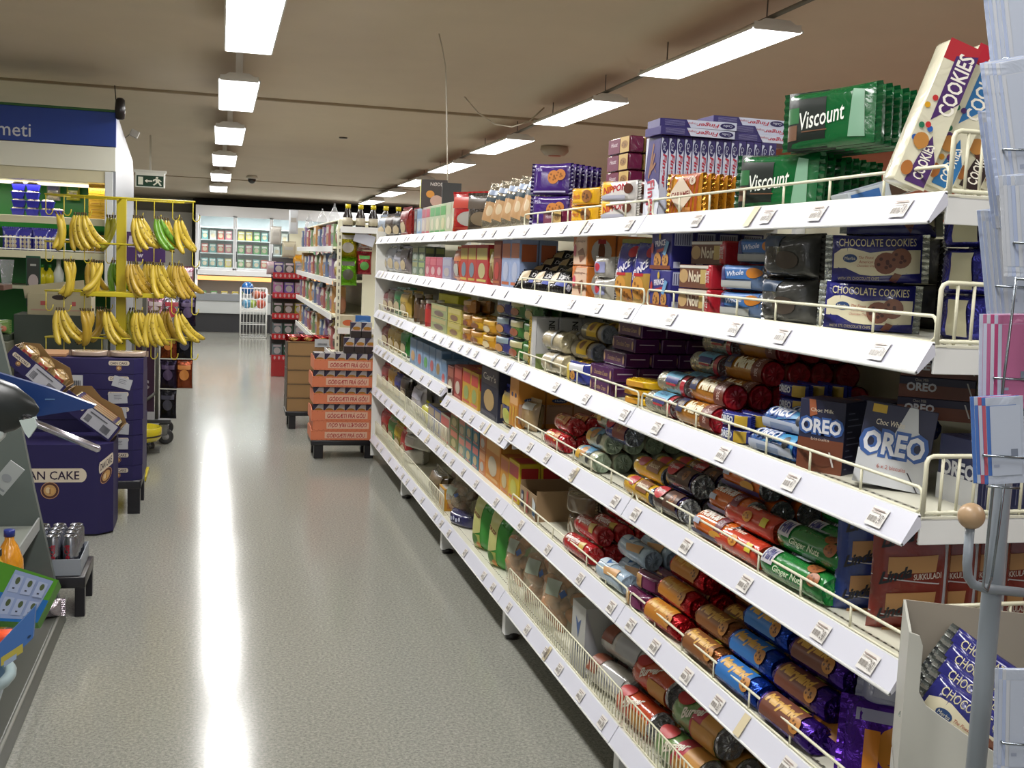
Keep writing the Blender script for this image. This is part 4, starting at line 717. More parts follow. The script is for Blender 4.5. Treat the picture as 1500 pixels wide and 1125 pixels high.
for j, px in enumerate((712, 736)):
    for i in range(2): put('krisp', 'crisp_bag', 'crisps', 'green and yellow upright bag of crispbread snacks, %s, %s' % (('far one', 'near one')[j], ('at the edge', 'behind')[i]), (1.245+.115*i, yat(px, 1.24, .3), Z6), rz=-66, rx=-3, group='green and yellow snack bags')
cro = breadbag('cro', '#6a4424', 77, .26, .19, .14)
put('cro', 'croissant_bag', 'bread', 'large see-through croissant bag with dark blue ends on the bottom shelf', (1.275, yat(672, 1.26, .3), Z6), rz=-78, rx=-6)
proto('blueend', pillow(.22, .07, .12, 'film:#1c1c4c', [('e', .3+.12*i, .5+.1*(i % 2), .04, .16, '#b8bcd0') for i in range(4)], seam='x', k=3, rnd=78))
put('blueend', 'croissant_bag', 'bread', 'dark blue film packet with a white flower pattern under the croissant bag', (1.25, yat(672, 1.24, .24)-.12, Z6), rz=-70)
# ================================================================ farther bays: cartons, bags and tins, seen small
def simple_art(c2, c3, seed, txt=None):
    R = random.Random(seed); a = [('r', .06, .62, .94, .92, c2), ('e', .5, .34, .3, .2, c3), ('r', .1, .06, .9, .12, c2)]
    if txt: a.append(('t', txt, .5, .77, .72, .13, '#e0dcd0'))
    return a
FN = [0]
def col(lv, a, b, h, d, c, c2, c3, kind, name, cat, label, nd=2, ns=1, z=None, txt=None, x=None, rz=-90, gl='card', zz=0):
    "one column of identical packs between two pixels of the shelf front"
    FN[0] += 1; z = SZ[lv] if z is None else z; X = 1.19 if x is None else x
    y0 = yat(b, X, z+h/2); y1 = yat(a, X, z+h/2); w = y1-y0-.004; key = 'far%d' % FN[0]; nd = min(nd, 2) if lv < 4 else nd
    if kind == 'box': proto(key, carton(w, d, h, '%s:%s' % (gl, c), simple_art(c2, c3, FN[0], txt), [('r', .1, .55, .9, .9, c2), ('r', .2, .1, .8, .35, c3)], top=[('r', .1, .1, .9, .9, c2)], bev=.002))
    elif kind == 'bag': proto(key, pillow(w, h, d, '%s:%s' % ('gloss' if gl == 'card' else gl, c), simple_art(c2, c3, FN[0], txt), seam='z', k=3, rnd=FN[0], lump=.08, nu=10, nv=10))
    elif kind == 'xbag': proto(key, pillow(w, h, d, '%s:%s' % ('gloss' if gl == 'card' else gl, c), simple_art(c2, c3, FN[0], txt), seam='x', k=4, rnd=FN[0], lump=.05, nu=10, nv=8))
    elif kind == 'jar':
        m = MB(); r = min(w, d)/2; m.lathe([(r*.96, 0), (r, .006), (r, h*.78), (r*.8, h*.86), (r*.8, h*.88)], 'gloss:'+c, 16)
        m.grid(lambda u, v: ((r+.0006)*cos(2*pi*u), (r+.0006)*sin(2*pi*u), h*(.15+.5*v)), 16, 1, c2); l = MB(); l.lathe([(r*.84, h*.87), (r*.86, h*.9), (r*.84, h)], 'plastic:'+c3, 16); proto(key, [(None, m), ('lid', l)])
    for k in range(ns):
        for i in range(nd):
            if hidden(): continue
            bits = []
            if nd > 1: bits.append(('front', 'second back', 'third back')[i])
            if ns > 1: bits.append('%s layer' % lay(k, ns))
            put(key, name, cat, label+(', '+', '.join(bits) if bits else ''), (X+.012+d/2+(d+.004)*i, (y0+y1)/2, z+h*1.008*k+zz), rz=rz, group=(label if nd*ns > 1 else None))
B = 'box'; G = 'bag'
# top shelf
col(1, 672, 692, .19, .06, '#a81c20', '#b84030', '#a8a49c', G, 'snack_bag', 'snacks', 'red snack bag leaning on the top shelf', rz=-62)
col(1, 690, 706, .17, .05, '#3c342c', '#54483c', '#7a6a54', G, 'snack_bag', 'snacks', 'dark brown bag between the red and the silver bags', rz=-62)
for a, b, c, c2, c3, d_ in ((604, 608, '#3c3c40', '#6a6a6c', '#8a8478', 'charcoal'), (608, 615, '#8c9cb0', '#5c7ca0', '#b0b8b4', 'pale blue'), (615, 621, '#a89c9c', '#a04c5c', '#b8b0a4', 'pink'), (621, 627, '#a8a08c', '#a83c54', '#b0a48c', 'cream and pink'),
                        (627, 634, '#9ca88c', '#4c9054', '#b8b49c', 'light green'), (634, 642, '#a0a88c', '#3c8c48', '#c0bca0', 'green and cream'), (642, 650, '#9cac84', '#3c8c3c', '#b8b48c', 'leaf green'), (650, 658, '#a8a894', '#9ca884', '#c4c0ac', 'pale cream'), (658, 665, '#acac98', '#a4a488', '#c8c4ac', 'ivory'), (665, 672, '#a8a888', '#a8a440', '#5c4c54', 'olive-edged')):
    col(1, a, b, .165, .05, c, c2, c3, B, 'tea_carton', 'tea', '%s tea carton in the row on the far top shelf' % d_, nd=3)
t = MB(); t.box((0, 0, .085), (.16, .16, .17), 'card:#c8c41c', .004); t.art([('r', .0, 0, 1, 1, '#3c3430'), ('t', 'NØDD', .6, .84, .5, .12, '#d8d0c8'), ('e', .35, .48, .16, .13, '#c88830'), ('e', .6, .25, .25, .2, '#b89888')], face_map(.16, .16, .17, 'front'))
t.art([('r', .0, .0, 1, 1, '#c8c420'), ('t', 'R3', .5, .5, .4, .2, '#c07020')], face_map(.16, .16, .17, 'left'))
t.build('display_carton', None, 'yellow and black carton standing on top of the tea cartons', 'carton', loc=(1.275, yat(634, 1.27, 1.96), SZ[1]+.167), rot=(0, 0, radians(-8)))
t = MB(); t.box((0, 0, .06), (.11, .012, .12), '#3c3c3c', .002); t.build('shelf_card', None, 'small dark card sign standing beside the yellow carton', 'sign', loc=(1.265, yat(660, 1.26, 1.93), SZ[1]+.167))
# second shelf
for a, b, h, d, c, c2, c3, k, lb, ns, tx in ((731, 744, .205, .08, '#8c9cc0', '#b05c38', '#a8b0c8', B, 'tall pale blue carton with an orange band, left one', 1, None), (744, 757, .205, .08, '#8c9cc0', '#b05c38', '#a8b0c8', B, 'tall pale blue carton with an orange band, right one', 1, None),
        (719, 730, .2, .07, '#7c2c24', '#a85c34', '#a83430', B, 'tall brick-red carton beside the pale blue pair', 1, None), (712, 719, .17, .06, '#a89464', '#b8a878', '#7a5a34', G, 'narrow tan bag beside the brick-red carton', 1, None),
        (694, 711, .185, .08, '#a41c24', '#c0b05c', '#b0a878', B, 'bright red carton with a yellow panel', 1, None), (682, 694, .185, .08, '#a83024', '#b8a040', '#6c7c8c', B, 'red carton with a yellow and blue bottle picture', 1, None), (671, 682, .185, .08, '#a83024', '#b8a040', '#6c7c8c', B, 'red carton with the same bottle picture, farther one', 1, None), (659, 671, .17, .06, '#b0442c', '#b87040', '#a8a8a0', G, 'orange crisp bag ending the red cartons', 1, None),
        (645, 658, .12, .06, '#8c8ca8', '#9c9cac', '#a8a0a0', B, 'pale lilac carton', 1, None), (636, 645, .12, .06, '#a8445c', '#b05c6c', '#c09ca0', B, 'rose pink carton, nearer', 1, None), (627, 636, .12, .06, '#a84454', '#b8606c', '#c09ca0', B, 'rose pink carton, middle', 1, None), (620, 627, .12, .06, '#a85464', '#b0606c', '#c0a0a0', B, 'rose pink carton, farther', 1, None),
        (610, 619, .09, .06, '#5c6c5c', '#8c9c64', '#9ca48c', B, 'grey-green small carton', 2, None), (601, 609, .09, .06, '#6c7c6c', '#8c8c64', '#9ca49c', B, 'slate small carton', 2, None)):
    col(2, a, b, h, d, c, c2, c3, k, 'tea_carton' if k == B else 'snack_bag', 'carton' if k == B else 'bag', lb+' on the second shelf', nd=3, ns=ns, txt=tx)
# third shelf
for a, b, h, d, c, c2, c3, k, lb, ns in ((758, 777, .085, .07, '#2c5c24', '#3c6c30', '#a89c6c', 'xbag', 'dark green film brick, nearer column', 3), (738, 757, .085, .07, '#34642c', '#a8a074', '#8c4c34', 'xbag', 'dark green film brick, farther column', 3), (718, 737, .085, .07, '#34346c', '#7c8c94', '#b07c40', 'xbag', 'blue and orange film brick', 3),
        (700, 717, .07, .07, '#b8841c', '#c09434', '#c8b890', 'xbag', 'golden yellow film brick, nearer column', 2), (683, 699, .07, .07, '#c09420', '#b07c2c', '#7a4a2c', 'xbag', 'golden yellow film brick, middle column', 2), (672, 682, .07, .07, '#a8702c', '#b08c5c', '#7a4434', 'xbag', 'tawny film brick', 3),
        (652, 671, .075, .07, '#a89c44', '#b4a868', '#7a5c44', B, 'mustard carton with small pictures', 2), (628, 651, .075, .07, '#8c9468', '#a89c6c', '#6c5c54', B, 'sage green carton with small pictures', 2),
        (616, 624, .16, .06, '#8c1c20', '#a83430', '#c8c0b8', 'jar', 'red-capped jar', 1), (608, 616, .15, .06, '#4c3424', '#5c4430', '#8c7c6c', 'jar', 'dark brown jar, nearer', 1), (600, 608, .18, .06, '#44301c', '#5c4430', '#8c7c6c', 'jar', 'dark brown jar, farther', 1)):
    col(3, a, b, h, d, c, c2, c3, k, 'crispbread_brick' if k == 'xbag' else ('jar' if k == 'jar' else 'carton'), 'crispbread' if k == 'xbag' else ('jar' if k == 'jar' else 'carton'), lb+' on the third shelf', nd=3, ns=ns)
col(3, 640, 668, .11, .08, '#b8b41c', '#c0bc30', '#a8a420', B, 'carton', 'carton', 'lemon yellow carton at the back above the sage green ones', nd=1, x=1.36, z=SZ[3]+.08)
# fourth shelf
Z4b = .857
mb_ = [(701, 726, .245, .07, '#1a1c30', '#24243c', '#a88c5c', B, 'tall black cracker carton', 1, Z4b, "Carr's"), (727, 750, .17, .07, '#24286c', '#a88c2c', '#b0b44c', G, 'blue and yellow snack bag with a white zigzag', 1, Z4b, None),
    (686, 697, .175, .07, '#b8902c', '#b03830', '#8c9c5c', B, 'yellow gable carton with a red oval, nearer', 1, Z4b, None), (674, 686, .175, .07, '#b8902c', '#b03830', '#8c9c5c', B, 'yellow gable carton with a red oval, farther', 1, Z4b, None), (662, 673, .17, .07, '#8c2c28', '#a84c40', '#c0b0a0', B, 'dull red carton beside the yellow gable cartons', 1, Z4b, None), (652, 661, .15, .07, '#6c3028', '#8c4c3c', '#a8a08c', B, 'brown-red carton beside the dull red one', 1, Z4b, None)]
for a, b, h, d, c, c2, c3, k, lb, ns, z, tx in mb_: col(4, a, b, h, d, c, c2, c3, k, 'cracker_carton' if k == B else 'snack_bag', 'crackers', lb+' on the lowered shelf', nd=3, ns=ns, z=z, txt=tx)
for j, (a, b) in enumerate(((643, 650), (635, 643), (626, 634), (617, 625), (608, 616), (598, 607))):
    col(4, a, b, .165, .06, '#7c94b0', '#5c7c9c', ('#b04c50', '#8c7448', '#a85c60', '#5c9c5c', '#b0645c', '#b89468')[j], B, 'muesli_carton', 'cereal', 'light blue cereal carton with a food picture, %s from the near side' % ORD[j].replace('front', 'first'), nd=3, z=SZ[4] if j > 0 else Z4b)
# fifth shelf
for a, b, h, d, c, c2, c3, lb, ns in ((741, 756, .17, .09, '#c0a41c', '#a82c2c', '#b8b44c', 'yellow carton with a red roof shape, nearest', 1), (729, 741, .16, .09, '#c08424', '#b05c2c', '#b8a87c', 'orange and yellow soup carton', 1), (708, 729, .225, .1, '#b87424', '#c08c3c', '#b0a48c', 'tall plain orange carton', 1), (698, 707, .11, .08, '#b06c3c', '#b8845c', '#a8a49c', 'orange small carton', 2),
        (688, 697, .11, .08, '#3c6c7c', '#b05c54', '#b0986c', 'teal small carton, nearer one', 2), (678, 687, .11, .08, '#44747c', '#b0645c', '#b09c70', 'teal small carton, farther one', 2), (668, 677, .1, .08, '#7c8c7c', '#b06c5c', '#b0a080', 'grey-green small carton with a red label', 2), (656, 667, .11, .08, '#6c7448', '#b0604c', '#a89c6c', 'olive small carton with a red label', 2),
        (642, 655, .15, .07, '#a8a08c', '#b04c4c', '#a88c70', 'cream carton with a red portrait', 1), (633, 642, .15, .07, '#4c5c94', '#9c8c74', '#b0a890', 'blue carton with a portrait, nearer', 1), (624, 633, .15, .07, '#545c8c', '#9c8c74', '#b0a890', 'blue carton with a portrait, farther', 1)):
    col(5, a, b, h, d, c, c2, c3, B, 'food_carton', 'carton', lb+' on the fifth shelf', nd=3, ns=ns)
col(5, 612, 623, .12, .08, '#c0bc1c', '#b0ac2c', '#4c5c8c', G, 'flour_bag', 'bag', 'bright yellow bag behind the fifth-shelf guard', nd=2); col(5, 597, 611, .19, .1, '#a8a4a8', '#9c9ca8', '#b0acac', G, 'flour_bag', 'bag', 'white paper bag behind the fifth-shelf guard', nd=2)
# bottom shelf
col(6, 640, 648, .12, .08, '#b88420', '#b8b4b0', '#a8682c', B, 'carton', 'carton', 'orange-yellow carton by the croissant bag', nd=1)
col(6, 622, 638, .15, .12, '#5c4c34', '#6c5c44', '#4c3c2c', G, 'bread_bag', 'bread', 'dark brown loaf bag on the bottom shelf', nd=2, gl='film')
for k in range(3):
    FN[0] += 1; key = 'pl%d' % k; proto(key, pillow(.26, .1, .16, 'film:#a8a498', [('r', .2, .3, .7, .7, '#b0a8a0')], seam='x', k=3, rnd=90+k)); put(key, 'paper_pack', 'pack', 'white wrapped pack on the bottom shelf, %s' % ('lower', 'middle', 'upper one tilted')[k], (1.30, yat(606+k*3, 1.28, .3), SZ[6]+.1*k), rz=-80+k*10, rx=-8*k)
# far bay (between the end post and the last joint)
R9 = random.Random(9)
for lv in range(1, 7):
    xs = [548, 556, 565, 574, 583, 592] if lv > 1 else [551, 561, 572, 583, 592]
    pal = {1: ['#8c98a8', '#3c2c24', '#1c1c20', '#7c2424', '#a89c8c'], 2: ['#a87c3c', '#a8a8ac', '#9ca0ac', '#a4a4b0', '#6c6468'], 3: ['#6c6c68', '#6a1c20', '#4a3024', '#1c6c34', '#a88c3c'], 4: ['#4c4440', '#7a2c24', '#a88c34', '#b09440', '#2c7c34'], 5: ['#7a1c24', '#9c1c24', '#a88434', '#2c3c8c', '#2c241c'], 6: ['#8c2c28', '#a81c20', '#2c7c44', '#a8941c', '#a82024']}[lv]
    nm = {1: 'chocolate_bag', 2: 'nut_bag', 3: 'sweet_bag', 4: 'sweet_bag', 5: 'sweet_bag', 6: 'sweet_bag'}[lv]
    cn = ['grey', 'brown', 'dark', 'red', 'tan', 'gold']
    for j in range(len(xs)-1):
        c = pal[j]; r_, g_, b_ = [int(c[i:i+2], 16) for i in (1, 3, 5)]
        word = ('grey' if max(r_, g_, b_)-min(r_, g_, b_) < 26 else ('gold' if r_ > 140 and g_ > 100 else ('green' if g_ > r_ and g_ > b_ else ('blue' if b_ > r_ else ('red' if g_ < 60 else 'brown')))))
        col(lv, xs[j], xs[j+1], R9.uniform(.15, .2) if lv < 6 else .2, .07, c, c, '#b8a888', G, nm, 'sweets', 'glossy %s bag in the last bay, %s shelf, %s from the far post' % (word, ('top', 'second', 'third', 'fourth', 'fifth', 'bottom')[lv-1], ORD[j].replace('front', 'first')), nd=2, gl='foil' if lv in (4, 5, 6) and j % 2 else 'gloss', rz=-86, x=1.205)
# ================================================================ left side
navy = 'card:#1e164c'
def plaque(mb, S, cu, cv, w, h, logo=True, full='DAN CAKE'):
    "cream name plate with a round emblem under it, sizes in metres on a face S(x,z,off)"
    def P(u, v, o): return S(cu+(u-.5)*w, cv+(v-.5)*h, o)
    mb.art([('r', .06, 0, .94, 1, '#cfc3b0'), ('e', .08, .5, .08, .5, '#cfc3b0'), ('e', .92, .5, .08, .5, '#cfc3b0'), ('t', full, .5, .5, .8, .62, '#2a1c38', 0, 0, .012)], P)
    if logo:
        r = h*.62
        def Q(u, v, o): return S(cu+(u-.5)*2*r, cv-h*.5-r*.95+(v-.5)*2*r, o)
        mb.art([('e', .5, .5, .5, .5, '#b88c68'), ('e', .5, .5, .46, .46, '#4c2c28'), ('e', .5, .5, .34, .34, '#b8905c'), ('e', .4, .52, .13, .18, '#d0b890'), ('e', .62, .48, .13, .18, '#c49a60'), ('r', .48, .3, .53, .6, '#7a4a2c')], Q)
# ---- front bin
t = empty('display_bin', (-.93, 6.56, 0), 0, 'dark blue cardboard display bin with a cream name plate and round emblem', 'display bin')
hw, hd, H = .385, .22, .50; ch = .07
oct_ = [(-hw+ch, -hd), (hw-ch, -hd), (hw, -hd+ch), (hw, hd-ch), (hw-ch, hd), (-hw+ch, hd), (-hw, hd-ch), (-hw, -hd+ch)]
m = MB(); m.prism(oct_, 'z', .012, H, navy); m.prism([(x*.96, y*.96) for x, y in oct_], 'z', 0, .012, 'card:#15121c')
plaque(m, lambda x, z, o: (x, -hd-o, z), .07, .335, .37, .075)
s2 = 1/math.sqrt(2)
def SC_(x, z, o): c = Vector((hw-ch/2, -hd+ch/2)); return (c.x+x*s2+o*s2, c.y+x*s2-o*s2, z+x*.55)
plaque(m, SC_, 0, .395, .095, .062); m.build('bin_body', t)
def cake_tray(key, loc, rx, ry, rz, label):
    tw, td, th = .34, .20, .10
    t = empty('cake_tray', loc, 0, label, 'cake tray'); t.rotation_euler = (radians(rx), radians(ry), radians(rz))
    m = MB(); m.box((0, 0, .002), (tw, td, .004), 'card:#8c7450')
    m.box((0, -td/2, th/2), (tw, .004, th), navy); m.prism([(-tw/2, 0), (tw/2, 0), (tw/2, th), (tw*.3, th+.05), (-.02, th+.03), (-tw*.3, th+.05), (-tw/2, th)], 'y', td/2-.002, td/2+.002, 'card:#7c6038')
    for s in (-1, 1): m.box((s*tw/2, 0, th/2), (.004, td, th), 'card:#84683e')
    F = lambda x, z, o: (x, -td/2-.002-o, z)
    m.art([('r', .42, .1, .96, .95, '#b4b4bc')]+[('r', .46+.012*i, .2, .466+.012*i, .6, '#24242c') for i in range(8)]+[('r', .76+.012*i, .2, .766+.012*i, .6, '#24242c') for i in range(12)]+[('r', .48, .74, .8, .8, '#54545c')], lambda u, v, o: ((u-.5)*tw, -td/2-.002-o, v*th))
    plaque(m, F, -.095, .062, .11, .024); m.build('tray_box', t)
    return t, tw, td, th
t, tw, td, th = cake_tray('a', (-.70, 6.56, .60), 0, 37, -4, 'open tray of orange and cream cake packs tilted on the blue bin, lower right')
proto('swiss', carton(.27, .045, .05, 'film:#b0a478', [('r', .1, .3, .9, .6, '#c08030')], top=[('r', .04, .1, .96, .9, '#24245c'), ('r', .1, .55, .9, .8, '#c07830'), ('r', .12, .15, .88, .4, '#c8bc8c')], bev=.008)+[('film_end', MB().box((.137, 0, .025), (.012, .042, .04), 'foil:#a09c90', .004))])
def intray(T, key, n, name, cat, lab, dy, y0=-.07, z=.05):
    M = Matrix.Translation(T.location) @ T.rotation_euler.to_matrix().to_4x4()
    for i in range(n):
        o = put(key, name, cat, lab % ORD[i].replace('front', 'first'), (0, 0, 0), rz=0, group=lab % 'one'); o.matrix_world = M @ Matrix.Translation((.01, y0+dy*i, z))
intray(t, 'swiss', 4, 'cake_packet', 'cake', 'orange, cream and blue cake packet in the lower tray, %s from the front', .047)
t, tw, td, th = cake_tray('b', (-.98, 6.58, .83), 0, 40, -4, 'open tray of film-wrapped cakes tilted at the upper left of the blue bin')
proto('pastry', pillow(.09, .06, .08, 'film:#a08458', [('r', .2, .2, .8, .8, '#a83434'), ('e', .5, .5, .2, .2, '#b89c70')], seam='x', k=3, rnd=81, lump=.1))
M = Matrix.Translation(t.location) @ t.rotation_euler.to_matrix().to_4x4()
for i in range(3):
    for j in range(2):
        o = put('pastry', 'pastry_packet', 'cake', 'film-wrapped pastry in the upper tray, %s column, %s' % (ORD[i].replace('front', 'first'), ('front', 'back')[j]), (0, 0, 0), group='film-wrapped pastries'); o.matrix_world = M @ Matrix.Translation((-.1+.1*i, -.045+.09*j, .065)) @ Matrix.Rotation(radians(10*i-90*j), 4, 'Z')
# ---- stack of blue trays behind
sx0, sx1, sy0, sy1 = -1.12, -.425, 6.86, 7.30
dz0 = .21
t = empty('plastic_dolly', (-.77, 7.08, 0), 0, 'black plastic dolly with stubby legs carrying the stack of blue cake cartons', 'dolly')
m = MB(); m.box((0, 0, .175), (.68, .44, .05), 'plastic:#16151c', .006); m.build('deck', t)
for a in (-1, 1):
    for b in (-1, 1): m = MB(); m.prism([(a*.30-.035, b*.185-.03), (a*.30+.035, b*.185-.03), (a*.30+.035, b*.185+.03), (a*.30-.035, b*.185+.03)], 'z', 0, .155, 'plastic:#16151c'); m.build('leg', t)
ht = .09
R = random.Random(3)
for k in range(8):
    m = MB(); w_, d_ = sx1-sx0, sy1-sy0
    c = .05; sh = [(-w_/2, -d_/2), (w_/2-c, -d_/2), (w_/2, -d_/2+c), (w_/2, d_/2), (-w_/2, d_/2)]
    m.prism(sh, 'z', 0, ht-.002, navy)
    F = lambda x, z, o: (x, -d_/2-o, z)
    plaque(m, F, .215, .062, .115, .026)
    if k in (2, 3, 4, 5, 6):
        a = radians((0, 0, 0, -3, 4, 3, -16)[k] if k < 7 else 0); cxx, czz = .215+R.uniform(-.01, .02), .038
        m.art([('r', 0, 0, 1, 1, '#b0b2b8'), ('r', .3, .75, .7, .8, '#5c5c64'), ('r', .3, .6, .65, .64, '#5c5c64'), ('r', .3, .45, .7, .49, '#5c5c64')], lambda u, v, o: F(cxx+(u-.5)*.105*cos(a)-(v-.5)*.062*sin(a), czz+(u-.5)*.105*sin(a)+(v-.5)*.062*cos(a), o+.0015))
    if k in (6, 5): m.art([('r', 0, 0, 1, 1, '#b8babc')]+[('r', .58+.03*i, .1, .58+.03*i+(.02 if i % 2 else .012), .55, '#24242c') for i in range(12)]+[('r', .04+.03*i, .1, .055+.03*i, .55, '#24242c') for i in range(5)]+[('r', .05, .75, .4, .85, '#3c3c44')], lambda u, v, o: F(-.07+(u-.5)*.18, .045+(v-.5)*.07, o+.001))
    m.build('cake_carton', None, 'dark blue cake carton, %s in the stack on the black dolly' % ('bottom' if k == 0 else 'topmost' if k == 7 else ORD[k]+' up'), 'carton', 'dark blue cake cartons', loc=((sx0+sx1)/2, (sy0+sy1)/2, .20+ht*k), rot=(0, 0, radians(R.uniform(-.6, .6))))
ztop = .20+ht*8
proto('cakelid', pillow(.2, .035, .16, 'film:#a89484', [], seam='x', k=4, rnd=83))
for i in range(2): put('cakelid', 'cake_packet', 'cake', 'film-wrapped cake on top of the blue carton stack, %s' % ('left one', 'right one')[i], (-.73+.215*i, 6.99, ztop), rz=4*i)
m = MB(); m.box((0, 0, .008), (.26, .3, .016), 'card:#a87c58', .002); m.build('cardboard_sheet', None, 'flat tan cardboard piece on the left of the blue carton stack', 'cardboard', loc=(-.98, 7.05, ztop))
# ---- black stool with a pack of silver cans
t = empty('plastic_stool', (-.70, 5.1, 0), 0, 'low black plastic stool carrying the silver drink cans', 'stool')
m = MB(); m.box((0, 0, .15), (.34, .34, .05), 'plastic:#17151c', .005); m.build('top', t)
for a in (-1, 1):
    for b in (-1, 1): m = MB(); m.box((a*.148, b*.148, .063), (.04, .04, .126), 'plastic:#17151c', .003); m.build('leg', t)
m = MB()
for a, b, c, d in ((0, -.15, .30, .004), (0, .15, .30, .004), (-.148, 0, .004, .30), (.148, 0, .004, .30)): m.box((a, b, .035), (c, d, .07), 'card:#8e949c')
m.box((0, 0, .002), (.3, .3, .004), 'card:#8e949c'); m.build('can_tray', None, 'grey cardboard tray around the foot of the silver cans', 'tray', loc=(-.70, 5.1, .176))
cp = [(.024, 0), (.031, .008), (.033, .014), (.033, .138), (.027, .150), (.0265, .154), (.0275, .156), (.024, .1555), (.023, .151), (.001, .150)]
mb = MB(); mb.lathe(cp, 'metal:#a4a6ae', 20)
mb.art([('t', 'Coca-Cola', .5, .5, .28, .75, '#9c1c2c', 90, .3, .03)], lambda u, v, o: ((.0333+o)*sin((u-.5)*2.6), -(.0333+o)*cos((u-.5)*2.6), .014+.124*v), sub=6)
mb.add([(.009*cos(a), .006+.013*sin(a), .1515) for a in [i*pi/6 for i in range(12)]], [list(range(12))], 'metal:#7c7e84')
proto('can', [(None, mb)])
for i in range(4):
    for j in range(4): put('can', 'drink_can', 'can', 'silver drink can with red script on the black stool, %s from the right, %s row' % (ORD[i].replace('front', 'first'), ORD[j]), (-.70+.104-.069*i, 5.1-.104+.069*j, .182), rz=20*(i-1), group='silver drink cans')
# ---- checkout display: slanted grey end panel, plinth, shelf
grey = 'paint:#5a625e'
t = empty('checkout_display', (-1.3, 4.2, 0), 0, 'grey metal display stand with a slanted end panel and low plinth at the left edge', 'display stand')
m = MB(); pts = [(-.60, .0), (-.615, .05), (-.72, .56), (-.80, 1.0), (-.88, 1.36), (-1.35, 1.36), (-1.35, 0)]
m.prism([(x+1.3, z) for x, z in pts], 'y', .66, .70, grey); m.build('end_panel', t)
m = MB(); m.box((.34, -1.1, .055), (.72, 3.5, .11), 'paint:#4c4e48', .004); m.tube([(.705, -2.8, .105), (.705, .66, .105)], .006, 'paint:#8a8c84', 6); m.build('plinth', t)
m = MB(); m.box((.33, -.2, .41), (.54, 1.7, .012), 'paint:#8a8e86', .002); m.box((.60, -.2, .425), (.006, 1.7, .05), 'paint:#9a9e9c'); m.build('display_shelf', t)
m = MB(); m.box((.29, -.2, .62), (.36, 1.7, .012), 'paint:#8a8e86', .002); m.build('display_shelf', t)
p = atY(10, 700, 3.6); m = MB(); m.box((0, 0, 0), (.05, .004, .10), '#a4a8a8', .001); m.art([('e', .5, .5, .3, .12, '#8c9094'), ('r', .1, .1, .9, .16, '#7c8084')], lambda u, v, o: ((u-.5)*.05, -.0025-o, (v-.5)*.1)); m.build('price_card', None, 'small tilted grey price card at the left edge by the grey panel', 'price card', loc=(p[0], 3.6, p[1]), rot=(0, radians(38), 0))
# orange drink bottles
def bottle(key, cap, juice, label, h=.25, r=.042):
    m = MB(); m.lathe([(r*.8, 0), (r, .01), (r, h*.42), (r*.94, h*.45), (r, h*.5), (r*.97, h*.62), (r*.6, h*.8), (r*.34, h*.87), (r*.34, h*.93)], 'gloss:'+juice, 20)
    l = MB(); l.grid(lambda u, v: ((r+.001)*cos(2*pi*u), (r+.001)*sin(2*pi*u), h*(.1+.32*v)), 20, 1, label); l.art([('t', 'Orange', .5, .5, .6, .4, '#a84428', 0, .3, .02), ('r', .1, .76, .9, .98, '#3c3c5c')], lambda u, v, o: ((r+.0012+o)*sin((u-.5)*1.8), -(r+.0012+o)*cos((u-.5)*1.8), h*(.1+.32*v)), sub=6)
    c = MB(); c.lathe([(r*.4, h*.92), (r*.4, h), (r*.36, h*1.005)], 'plastic:'+cap, 16)
    proto(key, [(None, m), ('label', l), ('cap', c)])
bottle('jb', '#1c2c7c', '#c88414', '#b88864'); bottle('jb2', '#14141a', '#c09018', '#b8a070', .24)
for px, py, k, y, lab in ((14, 830, 'jb', 3.75, 'orange drink bottle with a dark blue cap'), (-6, 835, 'jb2', 3.55, 'orange drink bottle with a black cap at the very edge'), (-30, 830, 'jb', 3.75, 'orange drink bottle mostly outside the left edge')):
    q = atY(px, py, y); put(k, 'drink_bottle', 'bottle', lab, (q[0], y, .4165), rz=15)
# toy carton and basket, lower left
def onplane(pts, Y): return [(lambda q: (q[0], Y, q[1]))(atY(px, py, Y)) for px, py in pts]
t = empty('toy_carton', (0, 0, 0), 0, 'green and blue toy carton with a grid of pictures, leaning at the lower left', 'carton')
c0 = onplane([(-70, 800), (86, 850), (55, 912), (-110, 905)], 2.9); 
A, B_, C_, D_ = [Vector(p) for p in c0]; back = Vector((0.0, .045, -.03)); 
m = MB(); m.add([A, B_, C_, D_, A+back, B_+back, C_+back, D_+back], [[0, 1, 2, 3], [4, 7, 6, 5], [0, 4, 5, 1], [1, 5, 6, 2], [2, 6, 7, 3], [3, 7, 4, 0]], 'card:#4c8c20')
nn = (B_-A).cross(D_-A).normalized(); nn = nn if nn.y < 0 else -nn
TS = lambda u, v, o: tuple((D_*(1-u)+C_*u)*(1-v)+(A*(1-u)+B_*u)*v+nn*o)
ops = [('r', 0, 0, 1, .52, '#1c64a8'), ('p', [(.56, .06), (.93, .06), (.96, .95), (.6, .95)], '#8c9cc0')]
for i in range(3):
    for j in range(2): ops += [('r', .61+.115*i, .14+.42*j, .70+.115*i, .46+.42*j, '#a0acc8'), ('e', .66+.115*i, .36+.42*j, .02, .07, '#4c5838'), ('r', .64+.115*i, .2+.42*j, .66+.115*i, .23+.42*j, '#3c404c')]
m.art(ops, TS); m.build('carton_body', t)
t = empty('clear_basket', (-.70, 2.75, 0), 0, 'clear plastic basket with a rounded rim holding toys, lower left corner', 'basket')
m = MB(); n = 28
def ring(rx, ry, z, cx=0): return [(cx+rx*cos(2*pi*i/n), ry*sin(2*pi*i/n), z) for i in range(n)]
zr = .56; m.tube(ring(.24, .2, zr), .013, 'plastic:#9cb0b4', 8, True); m.build('rim', t)
